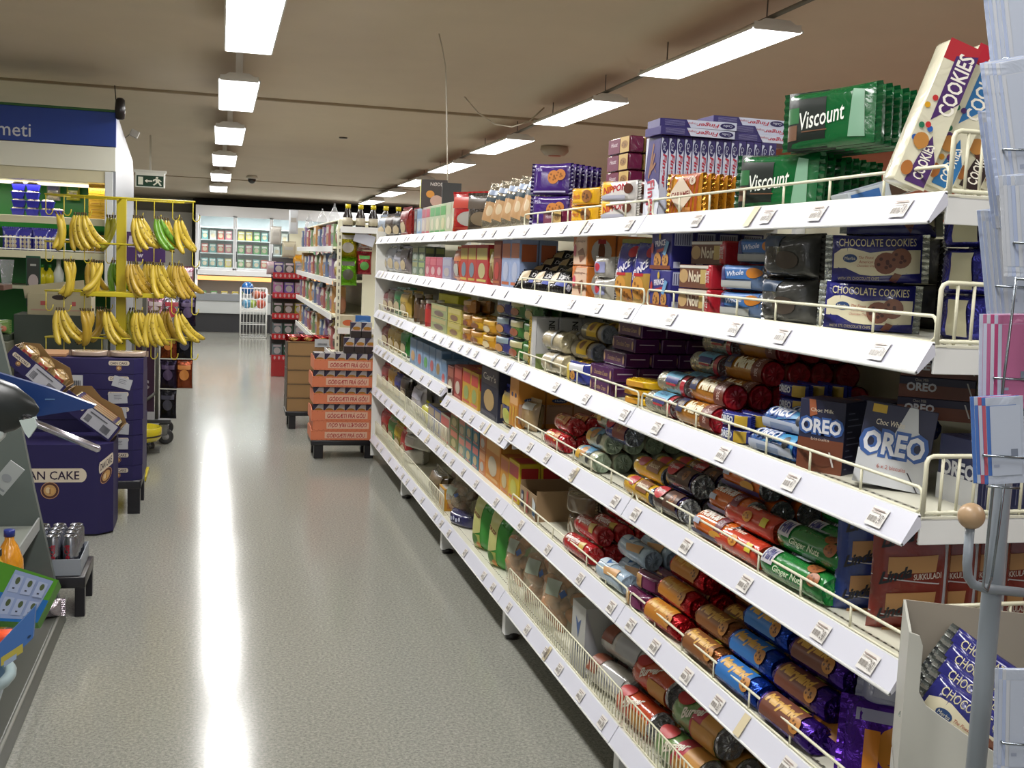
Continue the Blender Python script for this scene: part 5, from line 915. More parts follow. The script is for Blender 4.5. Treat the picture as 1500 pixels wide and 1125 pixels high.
m = MB(); r0, r1 = ring(.235, .195, zr), ring(.16, .13, zr-.26); m.add(r0+r1, [[i, (i+1) % n, (i+1) % n+n, i+n] for i in range(n)]+[[i+n for i in range(n)]], 'plastic:#6c88a0', True); m.build('bowl', t)
m = MB(); m.tube([(0, 0, .11), (0, 0, zr-.26)], .02, 'paint:#6a6c68', 10); m.build('stem', t)
t = MB(); q = onplane([(-40, 985), (52, 888), (48, 935), (14, 968), (-40, 1000)], 2.6); back = Vector((.0, .02, 0)); k = len(q)
t.add([Vector(p) for p in q]+[Vector(p)+back for p in q], [list(range(k)), [i+k for i in range(k)][::-1]]+[[i, i+k, (i+1) % k+k, (i+1) % k] for i in range(k)], 'card:#3c64a0')
v0 = Vector(q[0]); t.art([('r', .45, .3, .8, .62, '#a89c44'), ('r', .5, .2, .7, .4, '#8c9cb4'), ('e', .9, .72, .03, .05, '#1c3454')], lambda u, v, o: (lambda z: (z[0], 2.6-o, z[1]))(atY(-40+92*u, 985-60*u+(-10+40*(1-v)), 2.6)))
t.build('toy_card', None, 'blue toy card standing in the clear basket', 'card')
q = atY(2, 955, 2.62); m = MB(); m.box((0, 0, 0), (.04, .05, .055), 'plastic:#d8502c', .008); m.build('toy_block', None, 'bright orange-red toy block in the clear basket', 'toy', loc=(q[0]-.005, 2.68, q[1]))
q = atY(53, 843, 4.70); m = MB(); m.lathe([(.001, -.042), (.032, -.028), (.042, 0), (.032, .028), (.001, .042)], 'plastic:#d85c44', 16); m.build('toy_ball', None, 'coral red ball in the film bag behind the toy carton', 'ball', loc=(q[0], 4.70, .153))
proto('clrbag', pillow(.12, .07, .08, 'foil:#a8a0a8', [], seam='x', k=3, rnd=85, lump=.3)); q = atY(66, 852, 4.60); put('clrbag', 'film_bag', 'bag', 'crumpled silvery film bag behind the toy carton', (q[0], 4.60, .111), rz=10)
# ---- blue pointed hood, dark cone, chrome tube, basket rim at the left edge (height of the checkout)
yb = 2.7
def solid(name, pix, Y, th, m_, label, cat, extra=None, parent=None):
    q = onplane(pix, Y); k = len(q); b = Vector((0, th, 0)); m = MB(); m.add([Vector(p) for p in q]+[Vector(p)+b for p in q], [list(range(k)), [i+k for i in range(k)][::-1]]+[[i, i+k, (i+1) % k+k, (i+1) % k] for i in range(k)], m_)
    if extra: extra(m)
    return m.build(name, parent, label, cat)
def ext(m): m.art([('r', 0, .3, .8, .6, '#4c6c94')], lambda u, v, o: (lambda z: (z[0], yb-o, z[1]))(atY(66+18*u, 588-7*v, yb)))
o = solid('blue_hood', [(-60, 528), (0, 547), (70, 568), (140, 594), (136, 598), (80, 606), (32, 614), (0, 590), (-60, 590)], yb, .02, 'plastic:#1a3468', 'glossy dark blue pointed hood jutting in from the left edge', 'hood', ext)
m = MB(); pts = []; q0 = atY(-60, 590, yb-.08); q1 = atY(62, 596, yb-.04)
k = 20; vs = []; 
for t_, r_ in ((0, .075), (.35, .07), (.7, .05), (.93, .022), (1, .004)):
    for i in range(k): a = 2*pi*i/k; x = q0[0]+(q1[0]-q0[0])*t_; z = q0[1]+(q1[1]-q0[1])*t_; vs.append((x, yb-.085+r_*.5*cos(a), z+r_*sin(a)))
m.add(vs, [[j*k+i, j*k+(i+1) % k, (j+1)*k+(i+1) % k, (j+1)*k+i] for j in range(4) for i in range(k)], 'plastic:#1c201f', True); m.build('bracket_cone', o)
t = empty('basket_arm', (0, 0, 0), 0, 'chrome tube arm with a white plastic clip pointing right at the left edge', 'arm')
a, b = [Vector(x) for x in onplane([(34, 612), (147, 659)], 2.6)]; m = MB(); m.tube([a, a+(b-a)*.97, b], .0085, 'metal:#c8c4cc', 12, radii=[.0085, .0085, .004]); m.build('chrome_tube', t)
q = onplane([(28, 616), (50, 612), (54, 625), (42, 642), (36, 634)], 2.59); m = MB(); k = len(q); m.add([Vector(p) for p in q]+[Vector(p)+Vector((0, .03, 0)) for p in q], [list(range(k)), [i+k for i in range(k)][::-1]]+[[i, i+k, (i+1) % k+k, (i+1) % k] for i in range(k)], 'plastic:#b0bcb8'); m.build('plastic_clip', t)
t = empty('oval_basket', (-.585, 2.62, 0), 0, 'pale grey plastic basket with an oval rim at the left edge under the blue hood', 'basket')
zc = atY(5, 635, 2.62)[1]; m = MB(); m.tube([(.13*cos(2*pi*i/n)-.0, .13*sin(2*pi*i/n), zc+.018*sin(2*pi*i/n)) for i in range(n)], .012, 'plastic:#a0a8a4', 8, True); m.build('rim', t)
m = MB(); r0 = [(.125*cos(2*pi*i/n), .125*sin(2*pi*i/n), zc) for i in range(n)]; r1 = [(.05*cos(2*pi*i/n)-.03, .06*sin(2*pi*i/n), zc-.16) for i in range(n)]; m.add(r0+r1, [[i, (i+1) % n, (i+1) % n+n, i+n] for i in range(n)]+[[i+n for i in range(n)]], 'plastic:#9a9c8c', True); m.build('bowl', t)
m = MB(); m.tube([(-.05, 0, .11), (-.05, 0, zc-.16)], .018, 'paint:#6a6c68', 10); m.build('stem', t)
# ================================================================ banana stand
BY = 8.0; PXm = atY(178, 350, BY)[0]
yl = 'paint:#b8a81c'
t = empty('banana_stand', (PXm, BY, 0), 0, 'tall yellow metal stand with wire arms hung with bunches of bananas', 'display stand')
m = MB(); m.box((0, 0, .97), (.062, .062, 1.84), yl, .004); m.build('pole', t)
m = MB(); m.box((0, 0, .02), (.36, .36, .03), yl, .004); m.build('base', t)
zt = [atY(178, y, BY)[1] for y in (291, 358, 428, 494)]
m = MB(); m.box((.02, -.02, zt[2]-.012), (.52, .3, .03), yl, .004); m.build('small_shelf', t)
for k, z in enumerate(zt):
    arms = [((-.46, -.12), (.47, -.12)), ((-.34, .16), (.40, .16)), ((-.46, -.12), (-.34, .16)), ((.47, -.12), (.40, .16)), ((0, -.12), (0, .16))]
    m = MB()
    for a, b in arms: m.tube([(a[0], a[1], z), (b[0], b[1], z)], .006, yl, 6)
    m.build('wire_arm', t)
    xs = [-.455, -.345, -.22, -.11, .1, .2, .33, .46]
    for j, x in enumerate(xs):
        yy = -.12 if j % 2 == 0 or k == 3 else (-.12 if j in (1, 7) else .14)
        m = MB(); m.tube([(x, yy, z), (x, yy, z-.09), (x, yy-.005, z-.115), (x+.012, yy-.01, z-.13), (x+.03, yy-.01, z-.13), (x+.042, yy-.01, z-.112), (x+.045, yy-.01, z-.09)], .0035, yl, 6); m.build('hook', t)
def banana_mesh(col, seed, L=.2):
    m = MB(); R = random.Random(seed); n = 12; pts = []; rad = []
    for i in range(n+1):
        s = i/n; a = s*1.2; pts.append((.16*(1-cos(a)), 0, -L*sin(a)/.90)); 
        rad.append(.004+.0165*min(1, (s/.22))**.8*min(1, ((1.02-s)/.22))**.55 if s > .08 else .0045)
    m.tube(pts, .01, 'paint:%s' % col, 7, radii=rad)
    m.tube([pts[-1], tuple(Vector(pts[-1])+(Vector(pts[-1])-Vector(pts[-2])).normalized()*.006)], .004, 'matte:#2a2014', 6); m.tube([(0, 0, .018), pts[0], pts[1]], .005, 'matte:#4a3a18', 6, radii=[.006, .005, .0052])
    for i in range(5):
        j = R.randint(3, 10); p = Vector(pts[j]); r = rad[j]+.0004; a = R.uniform(-2, 2); c = p+Vector((r*cos(a)*.4, -r, R.uniform(-.005, .005)))
        m.add([(c.x+.003*cos(b), c.y-.0006, c.z+.005*sin(b)) for b in [q*pi/3 for q in range(6)]], [list(range(6))], 'matte:#5a4418')
    return m.mesh('banana')
BM = {c: [banana_mesh(h, s) for s in range(3)] for c, h in (('y', '#c2a838'), ('g', '#5c8c24'), ('r', '#b09030'), ('p', '#9c9c28'))}
for c in BM:
    me = BM[c][1]
bcol = {'y': 'yellow', 'g': 'green', 'r': 'ripe speckled', 'p': 'greenish-yellow'}
tiers = [[(88, 'y', 3, -25, 0), (118, 'y', 6, 5, 0), (158, 'p', 4, -12, 1), (203, 'y', 5, 0, 0), (232, 'g', 3, 22, 0), (240, 'y', 3, 15, 1), (262, 'y', 3, 14, 0)],
         [(102, 'y', 5, -25, 0), (128, 'r', 3, 8, 1), (143, 'y', 5, -10, 0), (166, 'g', 5, 0, 1), (195, 'r', 5, 0, 0), (215, 'y', 4, 14, 1), (232, 'y', 5, 18, 0), (250, 'y', 3, 4, 1), (262, 'r', 4, 12, 0)],
         [(89, 'y', 4, -5, 0), (128, 'r', 6, -20, 0), (143, 'r', 4, -12, 1), (158, 'y', 3, 0, 0), (190, 'p', 3, 6, 1), (203, 'y', 4, 8, 0), (225, 'y', 5, 4, 0), (240, 'r', 3, 3, 1), (262, 'y', 3, 22, 0)]]
RB = random.Random(5)
for k, tier in enumerate(tiers):
    for j, (px, c, n, tilt, back) in enumerate(tier):
        X = atY(px, 330+70*k, BY-.12)[0]; yy = BY-.135 if not back else BY+.12
        b = empty('banana_bunch', (X, yy, zt[k]-.125), 0, 'bunch of %s bananas, %s tier of the yellow stand, %s from left' % (bcol[c], ('top', 'middle', 'lowest')[k], ORD[j].replace('front', 'first')), 'bananas', 'banana bunches on the yellow stand')
        for i in range(n):
            o = bpy.data.objects.new('banana', BM[c][i % 3]); COL.objects.link(o); o.parent = b
            f = (i-(n-1)/2)/max(1, (n-1)/2) if n > 1 else 0
            o.location = (f*.018*n/3, -.006*abs(f)+.008*(i % 2), 0)
            o.rotation_euler = (radians(RB.uniform(-8, 4)), radians(-tilt-10*f*n/4+RB.uniform(-4, 4)+(12 if tilt > 0 else -6)), radians((180 if tilt < -8 else 0)+RB.uniform(-25, 25)+f*40))
# ---- trolley with hanging bags behind the blue stack, yellow wheeled base
t = empty('roll_trolley', (-.62, 9.45, 0), 0, 'grey roll trolley with a purple panel seen edge-on beside the blue carton stack', 'trolley')
m = MB()
for x in (-.03, .15): m.tube([(x, -.1, .18), (x, -.1, 1.02)], .014, 'paint:#5c5c58', 8)
m.tube([(.0, -.1, .3), (.15, -.1, .42)], .012, 'paint:#6c6c68', 8); m.build('frame', t)
m = MB(); m.box((.055, -.08, .62), (.15, .01, .72), 'card:#3c1c3c'); m.art([('t', 'S', .5, .3, .5, .11, '#b0a8b4', 0, 0, .04), ('r', .1, .75, .9, .95, '#8c6c6c')], lambda u, v, o: (-.02+.15*u, -.086-o, .26+.72*v)); m.build('side_panel', t)
def wheel(t, x, y, r=.062):
    m = MB(); m.lathe([(r*.75, -.014), (r, -.01), (r, .01), (r*.75, .014)], 'plastic:#2a2a2c', 20, M=Matrix.Translation((x, y, r)) @ Matrix.Rotation(pi/2, 4, 'X')); m.lathe([(r*.45, -.016), (r*.45, .016)], 'plastic:#8c8c8c', 14, M=Matrix.Translation((x, y, r)) @ Matrix.Rotation(pi/2, 4, 'X')); m.build('wheel', t)
    m = MB(); m.box((x-.01, y-.02, r+.055), (.05, .006, .08), 'metal:#8c8c8c', .001); m.box((x-.01, y, r+.095), (.07, .06, .012), 'metal:#8c8c8c', .001); m.build('caster_fork', t)
wheel(t, .22, -.1); wheel(t, .05, -.1); wheel(t, .2, .4)
m = MB(); m.box((.1, .12, .19), (.32, .55, .03), 'paint:#3a3a3e', .004); m.build('deck', t)
pl = [('#1c1c24', '#3c3c4c', 'black'), ('#7c3c24', '#c07c3c', 'brown and orange'), ('#a8a8b0', '#a83444', 'white and red'), ('#241c34', '#4c3c5c', 'dark violet'), ('#a87c8c', '#c0b0b4', 'pink')]
i = 0
for row, (z, ps) in enumerate(((1.32, (0, 2, 4)), (1.08, (4, 2, 3)), (.82, (1, 0)), (.58, (3, 1)), (.34, (0,)))):
    for j, p_ in enumerate(ps):
        c, c2, wd = pl[p_]; key = 'hb%d' % p_
        if key not in _P: proto(key, pillow(.13, .22, .05, 'foil:'+c, [('e', .5, .5, .3, .2, c2), ('r', .1, .7, .9, .85, c2)], seam='z', k=3, rnd=p_+100, lump=.12))
        put(key, 'snack_bag', 'snacks', '%s snack bag hanging on the roll trolley, row %s, %s' % (wd, ('one', 'two', 'three', 'four', 'five')[row], ('left', 'middle', 'right')[j+(1 if len(ps) < 3 else 0)]), (-.50+.12*(j-(0 if len(ps) > 2 else -1))+(.02*row if row < 2 else 0), 9.28+.02*(j % 2), z-.12), rz=8*(j-1))
m = MB(); m.box((0, 0, 0), (.30, .03, .22), 'card:#3c1c5c'); m.art([('t', 'EAS', .5, .72, .8, .3, '#b8b0c4', 0, .1, .05), ('r', .1, .48, .9, .51, '#b8b0c4'), ('t', 'w', .4, .2, .14, .12, '#b8b0c4', 0, 0, .05)], lambda u, v, o: ((u-.5)*.3, -.0155-o, (v-.5)*.22)); q = atY(212, 362, 9.0); m.box((0, .03, -q[1]/2+.01), (.03, .03, q[1]-.02), 'paint:#5c5c58'); m.box((0, .03, .012-q[1]), (.25, .2, .02), 'paint:#5c5c58'); m.build('purple_box', None, 'purple box with white lettering behind the banana stand', 'box', loc=(q[0], 9.0, q[1]))
t = empty('wheeled_base', (-.60, 8.95, 0), 0, 'bright yellow round wheeled base on the floor beside the blue stack', 'trolley base')
m = MB(); m.lathe([(.0, .10), (.17, .10), (.19, .13), (.19, .20), (.175, .205), (.16, .15), (.001, .14)], 'gloss:#c8b81c', 28); m.grid(lambda u, v: (.192*cos(2*pi*u), .192*sin(2*pi*u), .135+.012*v), 28, 1, '#2a2418'); m.build('bumper', t)
for a in (-60, 180, 40): wheel(t, .12*cos(radians(a)), .12*sin(radians(a)), .042)
# ================================================================ refrigerated wall case with the blue sign
FY = 9.5; XR = -.80
t = empty('produce_case', (-2.6, FY, 0), 0, 'lit produce case with a dark blue sign, cream canopy and green back panel', 'refrigerated case')
L0 = -4.2
def bx(a, b, c, d, e, f, m_, nm, bev=.003): m = MB(); m.box(((a+b)/2+2.6, (c+d)/2-FY, (e+f)/2), (b-a, d-c, f-e), m_, bev); return m.build(nm, t)
o = bx(L0, XR+.002, FY-.026, FY+.06, 2.335, 2.60, 'paint:#203c8c', 'sign_board')
m = MB(); m.art([('t', 'ameti', .5, .5, 1, 1, '#c8ccd4', 0, 0, .004)], lambda u, v, o: (atY(-16+62*u, 199, FY)[0]+2.6, -.0275-o, atY(10, 199-19*v+(0), FY)[1])); m.build('lettering', t)
bx(L0, XR, FY-.03, FY+.05, 2.60, 2.62, 'paint:#2c5c2c', 'green_strip')
bx(L0, XR, FY-.03, FY+.55, 2.145, 2.33, 'paint:#e0e0d2', 'canopy'); bx(L0, XR-.02, FY-.02, FY+.5, 2.05, 2.145, 'paint:#cfc8a8', 'canopy_lip')
bx(L0, XR-.06, FY+.82, FY+.86, .1, 2.1, 'paint:#1c7a28', 'back_panel')
bx(L0, XR, FY, FY+.85, 0, .55, 'paint:#5c6458', 'base'); bx(L0, XR-.06, FY+.05, FY+.8, .72, .74, 'paint:#a8a890', 'shelf')
m = MB(); m.prism([(-.02, 0), (1.9, 0), (1.9, 2.2), (1.75, 2.36), (.06, 2.6), (-.02, 2.6)], 'x', XR-.035+2.6, XR+2.6, 'paint:#868a90'); m.build('side_panel', t); bx(XR-.08, XR-.02, FY-.03, FY+.02, 1.2, 2.14, 'paint:#d0d4d4', 'front_post')
m = MB(); m.box((0, 0, 0), (3.2, .05, .02), 'glow:#fff6e0'); m.build('case_light', t, loc=(.1, .3, 2.035))
area('case_lamp', (-2.3, FY+.25, 2.02), 3.0, .1, 17, (1, .97, .88)); area('case_lamp_low', (-2.3, FY+.3, 1.48), 3.0, .1, 11, (1, .97, .88))
z1 = 1.775; z2 = 1.50
def cshelf(z, d, fence):
    m = MB(); m.box((-2.6+2.6+.1, .42, z-.015), (3.35, d, .03), 'paint:#c4bfa4', .003); m.box((.1, .42-d/2-.01, z-.03), (3.35, .012, .055), 'paint:#ccc8a8', .002)
    if fence:
        g = .42-d/2; m.tube([(-1.5, g, z+.1), (1.77, g, z+.1)], .005, white, 6); m.tube([(-1.5, g, z+.01), (1.77, g, z+.01)], .005, white, 6)
        for i in range(60): m.tube([(-1.5+.055*i, g, z), (-1.5+.055*i, g, z+.1)], .003, white, 5)
    m.build('shelf', t)
cshelf(z1, .5, False); cshelf(z2, .66, True)
def punnet(key, c):
    m = MB(); w, d, h = .100, .075, .050; vs = []
    for s, z in ((.78, 0), (1, h)): vs += [(-w/2*s, -d/2*s, z), (w/2*s, -d/2*s, z), (w/2*s, d/2*s, z), (-w/2*s, d/2*s, z)]
    m.add(vs, [[0, 3, 2, 1], [0, 1, 5, 4], [1, 2, 6, 5], [2, 3, 7, 6], [3, 0, 4, 7]], 'paint:'+c); m.box((0, 0, h), (w*1.06, d*1.06, .004), 'paint:'+c, .001)
    q = MB(); R = random.Random(4)
    for i in range(7): q.lathe([(.001, h+.018), (.012, h+.014), (.017, h+.004), (.012, h-.004)], 'paint:#c8bca4', 8, M=Matrix.Translation((R.uniform(-.035, .035), R.uniform(-.022, .022), 0)))
    proto(key, [(None, m), ('mushrooms', q)])
punnet('pun', '#24249c')
cols = [(27, 4), (48, 4), (69, 2), (84, 1)]
for px, n in cols:
    for k in range(n):
        X, _ = atY(px, 300, FY+.28); put('pun', 'mushroom_punnet', 'mushrooms', 'blue punnet of mushrooms on the green shelf, column at the %s, %s' % ({27: 'far left', 48: 'left', 69: 'middle', 84: 'right'}[px], lay(k, max(n, 2)) if n < 4 else '%s up' % ('lowest', 'second', 'third', 'fourth', 'fifth')[k]), (X+(k % 2)*.006, FY+.28, z1+.066*k), rz=0, group='blue mushroom punnets')
proto('mbag', pillow(.13, .17, .06, 'film:#3c3ca0', [('e', .25+.25*(i % 3), .2+.2*(i//3), .11, .1, '#cbbfa6') for i in range(9)], seam='z', k=3, rnd=88))
for i, px in enumerate((16, 36, 60, 72)): X, _ = atY(px, 345, FY+.15); put('mbag', 'mushroom_bag', 'mushrooms', 'blue film bag of white mushrooms behind the wire guard, %s from the left' % ORD[i].replace('front', 'first'), (X, FY+.16+.03*(i % 2), z2), rz=0, group='film bags of mushrooms')
for i, (px, c, n) in enumerate(((78, '#a8a4a0', 'pale'), (107, '#b8b43c', 'yellow and green'))):
    key = 'hang%d' % i; proto(key, pillow(.11, .15, .05, 'film:'+c, [('e', .35, .3, .2, .15, '#c8bca4'), ('e', .65, .25, .2, .15, '#c8bca4'), ('r', .1, .55, .9, .85, '#3c7c3c' if i else '#6c6ca0')], seam='z', k=3, rnd=90+i)); X, Z = atY(px, 288, FY+.7); put(key, 'hanging_pack', 'pack', '%s pack hanging on the green back panel' % n, (X, FY+.72, Z-.03), rz=0)
proto('ybox', carton(.105, .12, .048, 'card:#c89c1c', [('r', .1, .3, .9, .7, '#d0ac3c'), ('r', .2, .42, .8, .56, '#a86c1c')]))
for j, px in enumerate((141, 156)):
    X, _ = atY(px, 300, FY+.3)
    for k in range(7): put('ybox', 'date_carton', 'carton', 'yellow carton in the %s tall stack near the white post, %s up' % (('left', 'right')[j], ('bottom, none', 'second', 'third', 'fourth', 'fifth', 'sixth', 'top, seventh')[k]), (X, FY+.3, z1+.05*k), rz=0, group='yellow cartons in the produce case')
    for k in range(3): put('ybox', 'date_carton', 'carton', 'yellow carton behind the lower wire guard, %s stack, %s' % (('left', 'right')[j], lay(k, 3)), (X-.04, FY+.3, z2+.05*k), rz=0, group='yellow cartons on the lower case shelf')
# items on the lower shelf: cup stack, lemon juice, bottle, produce crate, leaflet holder
X, Z = atY(8, 405, FY-.3)
m = MB(); 
for i in range(3): m.lathe([(.032, .0), (.05, .17), (.052, .172)], 'clear:#c8ccd0', 16, M=Matrix.Translation((.09*i-.05, 0, 0)))
o = m.build('cup_stack', None, 'clear plastic cup stacks on the brown shelf at the left edge', 'cups', loc=(X-.02, 8.6, 1.265))
t = empty('glass_counter', (-1.75, 8.6, 0), 0, 'small counter with a brown wooden shelf and a metal post at the left edge', 'counter')
m = MB(); m.box((-.05, 0, 1.245), (.72, .34, .035), 'matte:#5c4034', .002); m.build('wooden_shelf', t)
m = MB(); m.tube([(.15, -.12, .86), (.15, -.12, 1.23)], .012, 'metal:#9c9ca4', 10); m.build('post', t)
m = MB(); m.box((-.05, 0, .45), (.8, .5, .85), 'paint:#6c6c5c', .004); m.build('cabinet', t); m = MB(); m.box((-.02, -.2, 1.06), (.5, .006, .2), 'glass:#c8ccc0'); m.build('glass_screen', t)
m = MB(); m.box((0, 0, .02), (.62, .3, .04), 'plastic:#3c4438', .004); o = m.build('produce_crate', None, 'low green crate of packed vegetables on the counter', 'crate', loc=(-1.72, 8.6, .876))
proto('veg', pillow(.14, .1, .08, 'film:#6c8c4c', [('e', .4, .5, .3, .3, '#a8a88c'), ('e', .7, .4, .15, .2, '#a85c3c')], seam='x', k=3, rnd=95, lump=.2))
for i in range(4): put('veg', 'vegetable_bag', 'vegetables', 'film bag of green vegetables in the low crate, %s from the left' % ORD[i].replace('front', 'first'), (-1.93+.145*i, 8.55, .918), rz=5*i)
X, Z = atY(49, 445, 8.9); t = empty('leaflet_stand', (X, 8.9, 0), 0, 'green framed poster card on a thin stand beside the banana stand', 'sign')
m = MB(); m.box((0, 0, 0), (.10, .012, .37), 'plastic:#1c4c34', .003); m.art([('r', .08, .04, .92, .96, '#2c302c'), ('e', .5, .5, .35, .14, '#a89c9c'), ('r', .15, .06, .85, .38, '#9c9c98'), ('r', .3, .8, .7, .84, '#9ca09c')], lambda u, v, o: ((u-.5)*.1, -.0065-o, (v-.5)*.37)); m.build('poster', t, loc=(0, 0, atY(49, 412, 8.9)[1])); m = MB(); m.tube([(0, .0, .9), (0, 0, 1.18)], .006, 'metal:#9c9c9c', 8); m.tube([(0, 0, 0), (0, 0, .9)], .01, 'metal:#9c9c9c', 8); m.build('stand', t)
proto('lemon', [(None, MB().lathe([(.012, 0), (.04, .03), (.045, .07), (.03, .11), (.012, .13), (.012, .15)], 'plastic:#c8bc1c', 16)), ('cap', MB().lathe([(.016, .145), (.016, .17)], 'plastic:#2c7c2c', 12))])
for i, px in enumerate((62, 73)): X, Z = atY(px, 415, FY+.2); put('lemon', 'lemon_juice', 'bottle', 'lemon-shaped yellow squeeze bottle, %s one' % ('left', 'right')[i], (X, FY+.2, 1.225))
proto('wbot', [(None, MB().lathe([(.04, 0), (.042, .1), (.018, .16), (.016, .23)], 'plastic:#c8ccc4', 16)), ('cap', MB().lathe([(.02, .225), (.02, .25)], 'plastic:#d8d8d0', 12))]); X, Z = atY(86, 415, FY+.2); put('wbot', 'dressing_bottle', 'bottle', 'white bottle right of the lemon-shaped bottles', (X, FY+.2, 1.225))
m = MB(); m.box((-.6, .4, 1.21), (2.0, .6, .025), 'paint:#a8a890', .002); m.build('case_ledge', None, 'low cream ledge inside the produce case carrying lemon bottles', 'ledge', loc=(-1.2, FY, 0))
cb = MB(); w_, d_, h_ = .42, .28, .15
for x in (-1, 1): cb.box((x*w_/2, 0, h_/2), (.006, d_, h_), 'card:#a8a084')
for y in (-1, 1): cb.box((0, y*d_/2, h_/2), (w_, .006, h_), 'card:#a8a084')
cb.box((0, 0, .003), (w_, d_, .006), 'card:#8c8468'); cb.art([('e', .5, .84, .12, .12, '#2c1c18'), ('r', .2, .45, .3, .65, '#a84c4c'), ('r', .7, .45, .76, .65, '#a84c4c'), ('r', .05, .2, .35, .26, '#b08c7c'), ('r', .6, .2, .95, .26, '#b08c7c')], lambda u, v, o: ((u-.5)*w_, -d_/2-.0035-o, v*h_))
cb.box((-.02, -.05, h_+.035), (w_*.98, .006, .09), 'card:#b0a88c', 0, Matrix.Rotation(radians(-8), 4, 'Y')); X, Z = atY(91, 460, 8.75)
cb.build('banana_carton', None, 'cream fruit carton with an open flap and a hand hole left of the bananas', 'carton', loc=(X, 8.75, Z))
t = MB(); t.box((0, 0, Z/2), (.6, .34, Z), 'paint:#3c443c', .004); t.build('produce_plinth', None, 'dark plinth under the cream fruit carton', 'plinth', loc=(X, 8.75, 0))
# speaker and junction box above the sign
X, Z = atY(176, 160, 9.4); m = MB(); m.lathe([(.02, .085), (.035, .07), (.04, 0), (.035, -.07), (.02, -.08)], 'plastic:#1a1618', 14); m.build('loudspeaker', None, 'small black loudspeaker above the right end of the blue sign', 'speaker', loc=(X, 9.4, Z)); 
m = MB(); q = [(lambda z: (z[0], 9.42, z[1]))(atY(a, b, 9.42)) for a, b in ((168, 125), (170, 150))]; m.tube(q+[(X, 9.42, Z)], .004, 'plastic:#2a2422', 6); m.build('speaker_cable', None, 'thin cable from the ceiling to the black loudspeaker', 'cable')
X, Z = atY(197, 196, 10.4); m = MB(); m.box((0, 0, 0), (.07, .06, .06), 'plastic:#8c8880', .004, Matrix.Rotation(.4, 4, 'Y')); o = m.build('junction_box', None, 'small grey junction box on a cable right of the blue sign', 'box', loc=(X, 10.4, Z)); m = MB(); m.tube([(-.03, 0, 0), (-.1, 0, -.06), (-.14, 0, .02), (-.13, 0, .25)], .004, 'plastic:#4c4a48', 6); m.build('cable', o)
# ================================================================ freezers on the back wall
GY = 22.8
t = empty('upright_freezer', (0, GY, 0), 0, 'long white freezer with glass doors above an open chest, across the far wall', 'freezer')
fw = 'paint:#eceef2'; FX0, FX1 = -.46, 6.6
def fb(a, b, c, d, e, f, m_, nm, par=None): m = MB(); m.box(((a+b)/2, (c+d)/2-GY, (e+f)/2), (b-a, d-c, f-e), m_, .004); return m.build(nm, par or t)
fb(FX0, FX1, GY+.02, GY+.9, 2.24, 2.42, fw, 'top_canopy'); fb(FX0, FX0+.05, GY-.02, GY+.9, .38, 2.26, fw, 'side_panel'); fb(FX0, FX1, GY+.85, GY+.9, .4, 2.3, 'paint:#b0b4b8', 'back_panel')
fb(FX0-.02, FX1, GY-.5, GY-.44, .36, .62, 'paint:#b8bcbc', 'chest_front'); fb(FX0-.02, FX1, GY-.52, GY-.48, .60, .74, 'paint:#84888c', 'bumper'); fb(FX0+.02, FX1, GY-.45, GY+.85, .0, .36, 'paint:#2c2c30', 'plinth')
fb(FX0+.02, FX1, GY-.44, GY+.85, .58, .60, 'paint:#8c8c84', 'chest_floor'); fb(FX0+.02, FX1, GY-.02, GY+.2, 1.08, 1.18, fw, 'middle_beam')
fb(FX0+.03, FX1, GY+.0, GY+.04, .98, 1.06, 'glow:#e8a060', 'chest_light')
for z in (1.22, 1.5, 1.76, 2.0): fb(FX0+.05, FX1, GY+.18, GY+.84, z-.01, z+.01, 'paint:#a8b0b0', 'freezer_shelf')
area('freezer_lamp', (2.5, GY+.12, 2.2), 6, .1, 130, (.95, 1, .98)); area('chest_lamp', (2.5, GY-.1, .97), 6, .1, 12, (1, .75, .5))
nd = 9; dw = .69
for i in range(nd):
    x0 = -.405+dw*i; d = fb(x0, x0+.035, GY-.01, GY+.04, 1.18, 2.24, fw, 'door'); 
    m = MB(); m.box((x0+dw/2, .01, 2.225), (dw, .04, .035), fw); m.box((x0+dw/2, .01, 1.2), (dw, .04, .04), fw); m.box((x0+dw-.02, .01, 1.71), (.03, .04, 1.06), fw); m.build('door_frame', d)
    m = MB(); m.box((x0+dw/2, .012, 1.71), (dw-.06, .006, 1.0), 'glass:#c8d8d4'); m.build('door_glass', d)
    m = MB(); m.box((x0+.03, -.03, 1.45), (.015, .03, .2), 'plastic:#2a2c30', .003); m.build('handle', d)
RF = random.Random(11); wd = ['green', 'pink', 'red', 'yellow', 'white', 'blue', 'brown', 'teal']; cc = ['#4c8c4c', '#a85c6c', '#a83c34', '#b8a83c', '#b0b0ac', '#3c6c9c', '#7c5c44', '#4c8c8c']
for c_, n_ in zip(cc, wd): proto('fz_'+n_, carton(.12, .12, .17, 'card:'+c_, [('e', .5, .4, .35, .25, '#b8a88c'), ('r', .1, .7, .9, .9, '#c8c8c0')]))
for i in range(4):
    for s, z in enumerate((1.235, 1.515, 1.775)):
        for j in range(4):
            n_ = RF.choice(wd); put('fz_'+n_, 'frozen_food_carton', 'frozen food', '%s frozen food carton, door %s from the left, %s shelf, place %s' % (n_, ('one', 'two', 'three', 'four')[i], ('low', 'middle', 'high')[s], ('one', 'two', 'three', 'four')[j]), (-.405+dw*i+.12+.15*j, GY+.3, z), rz=0, group='frozen food cartons')
for j in range(8): n_ = RF.choice(wd); put('fz_'+n_, 'frozen_food_carton', 'frozen food', '%s frozen food carton in the open chest, %s from the left' % (n_, ORD[j].replace('front', 'first')), (-.3+.2*j, GY-.2, .602), rz=0, group='cartons in the open chest')
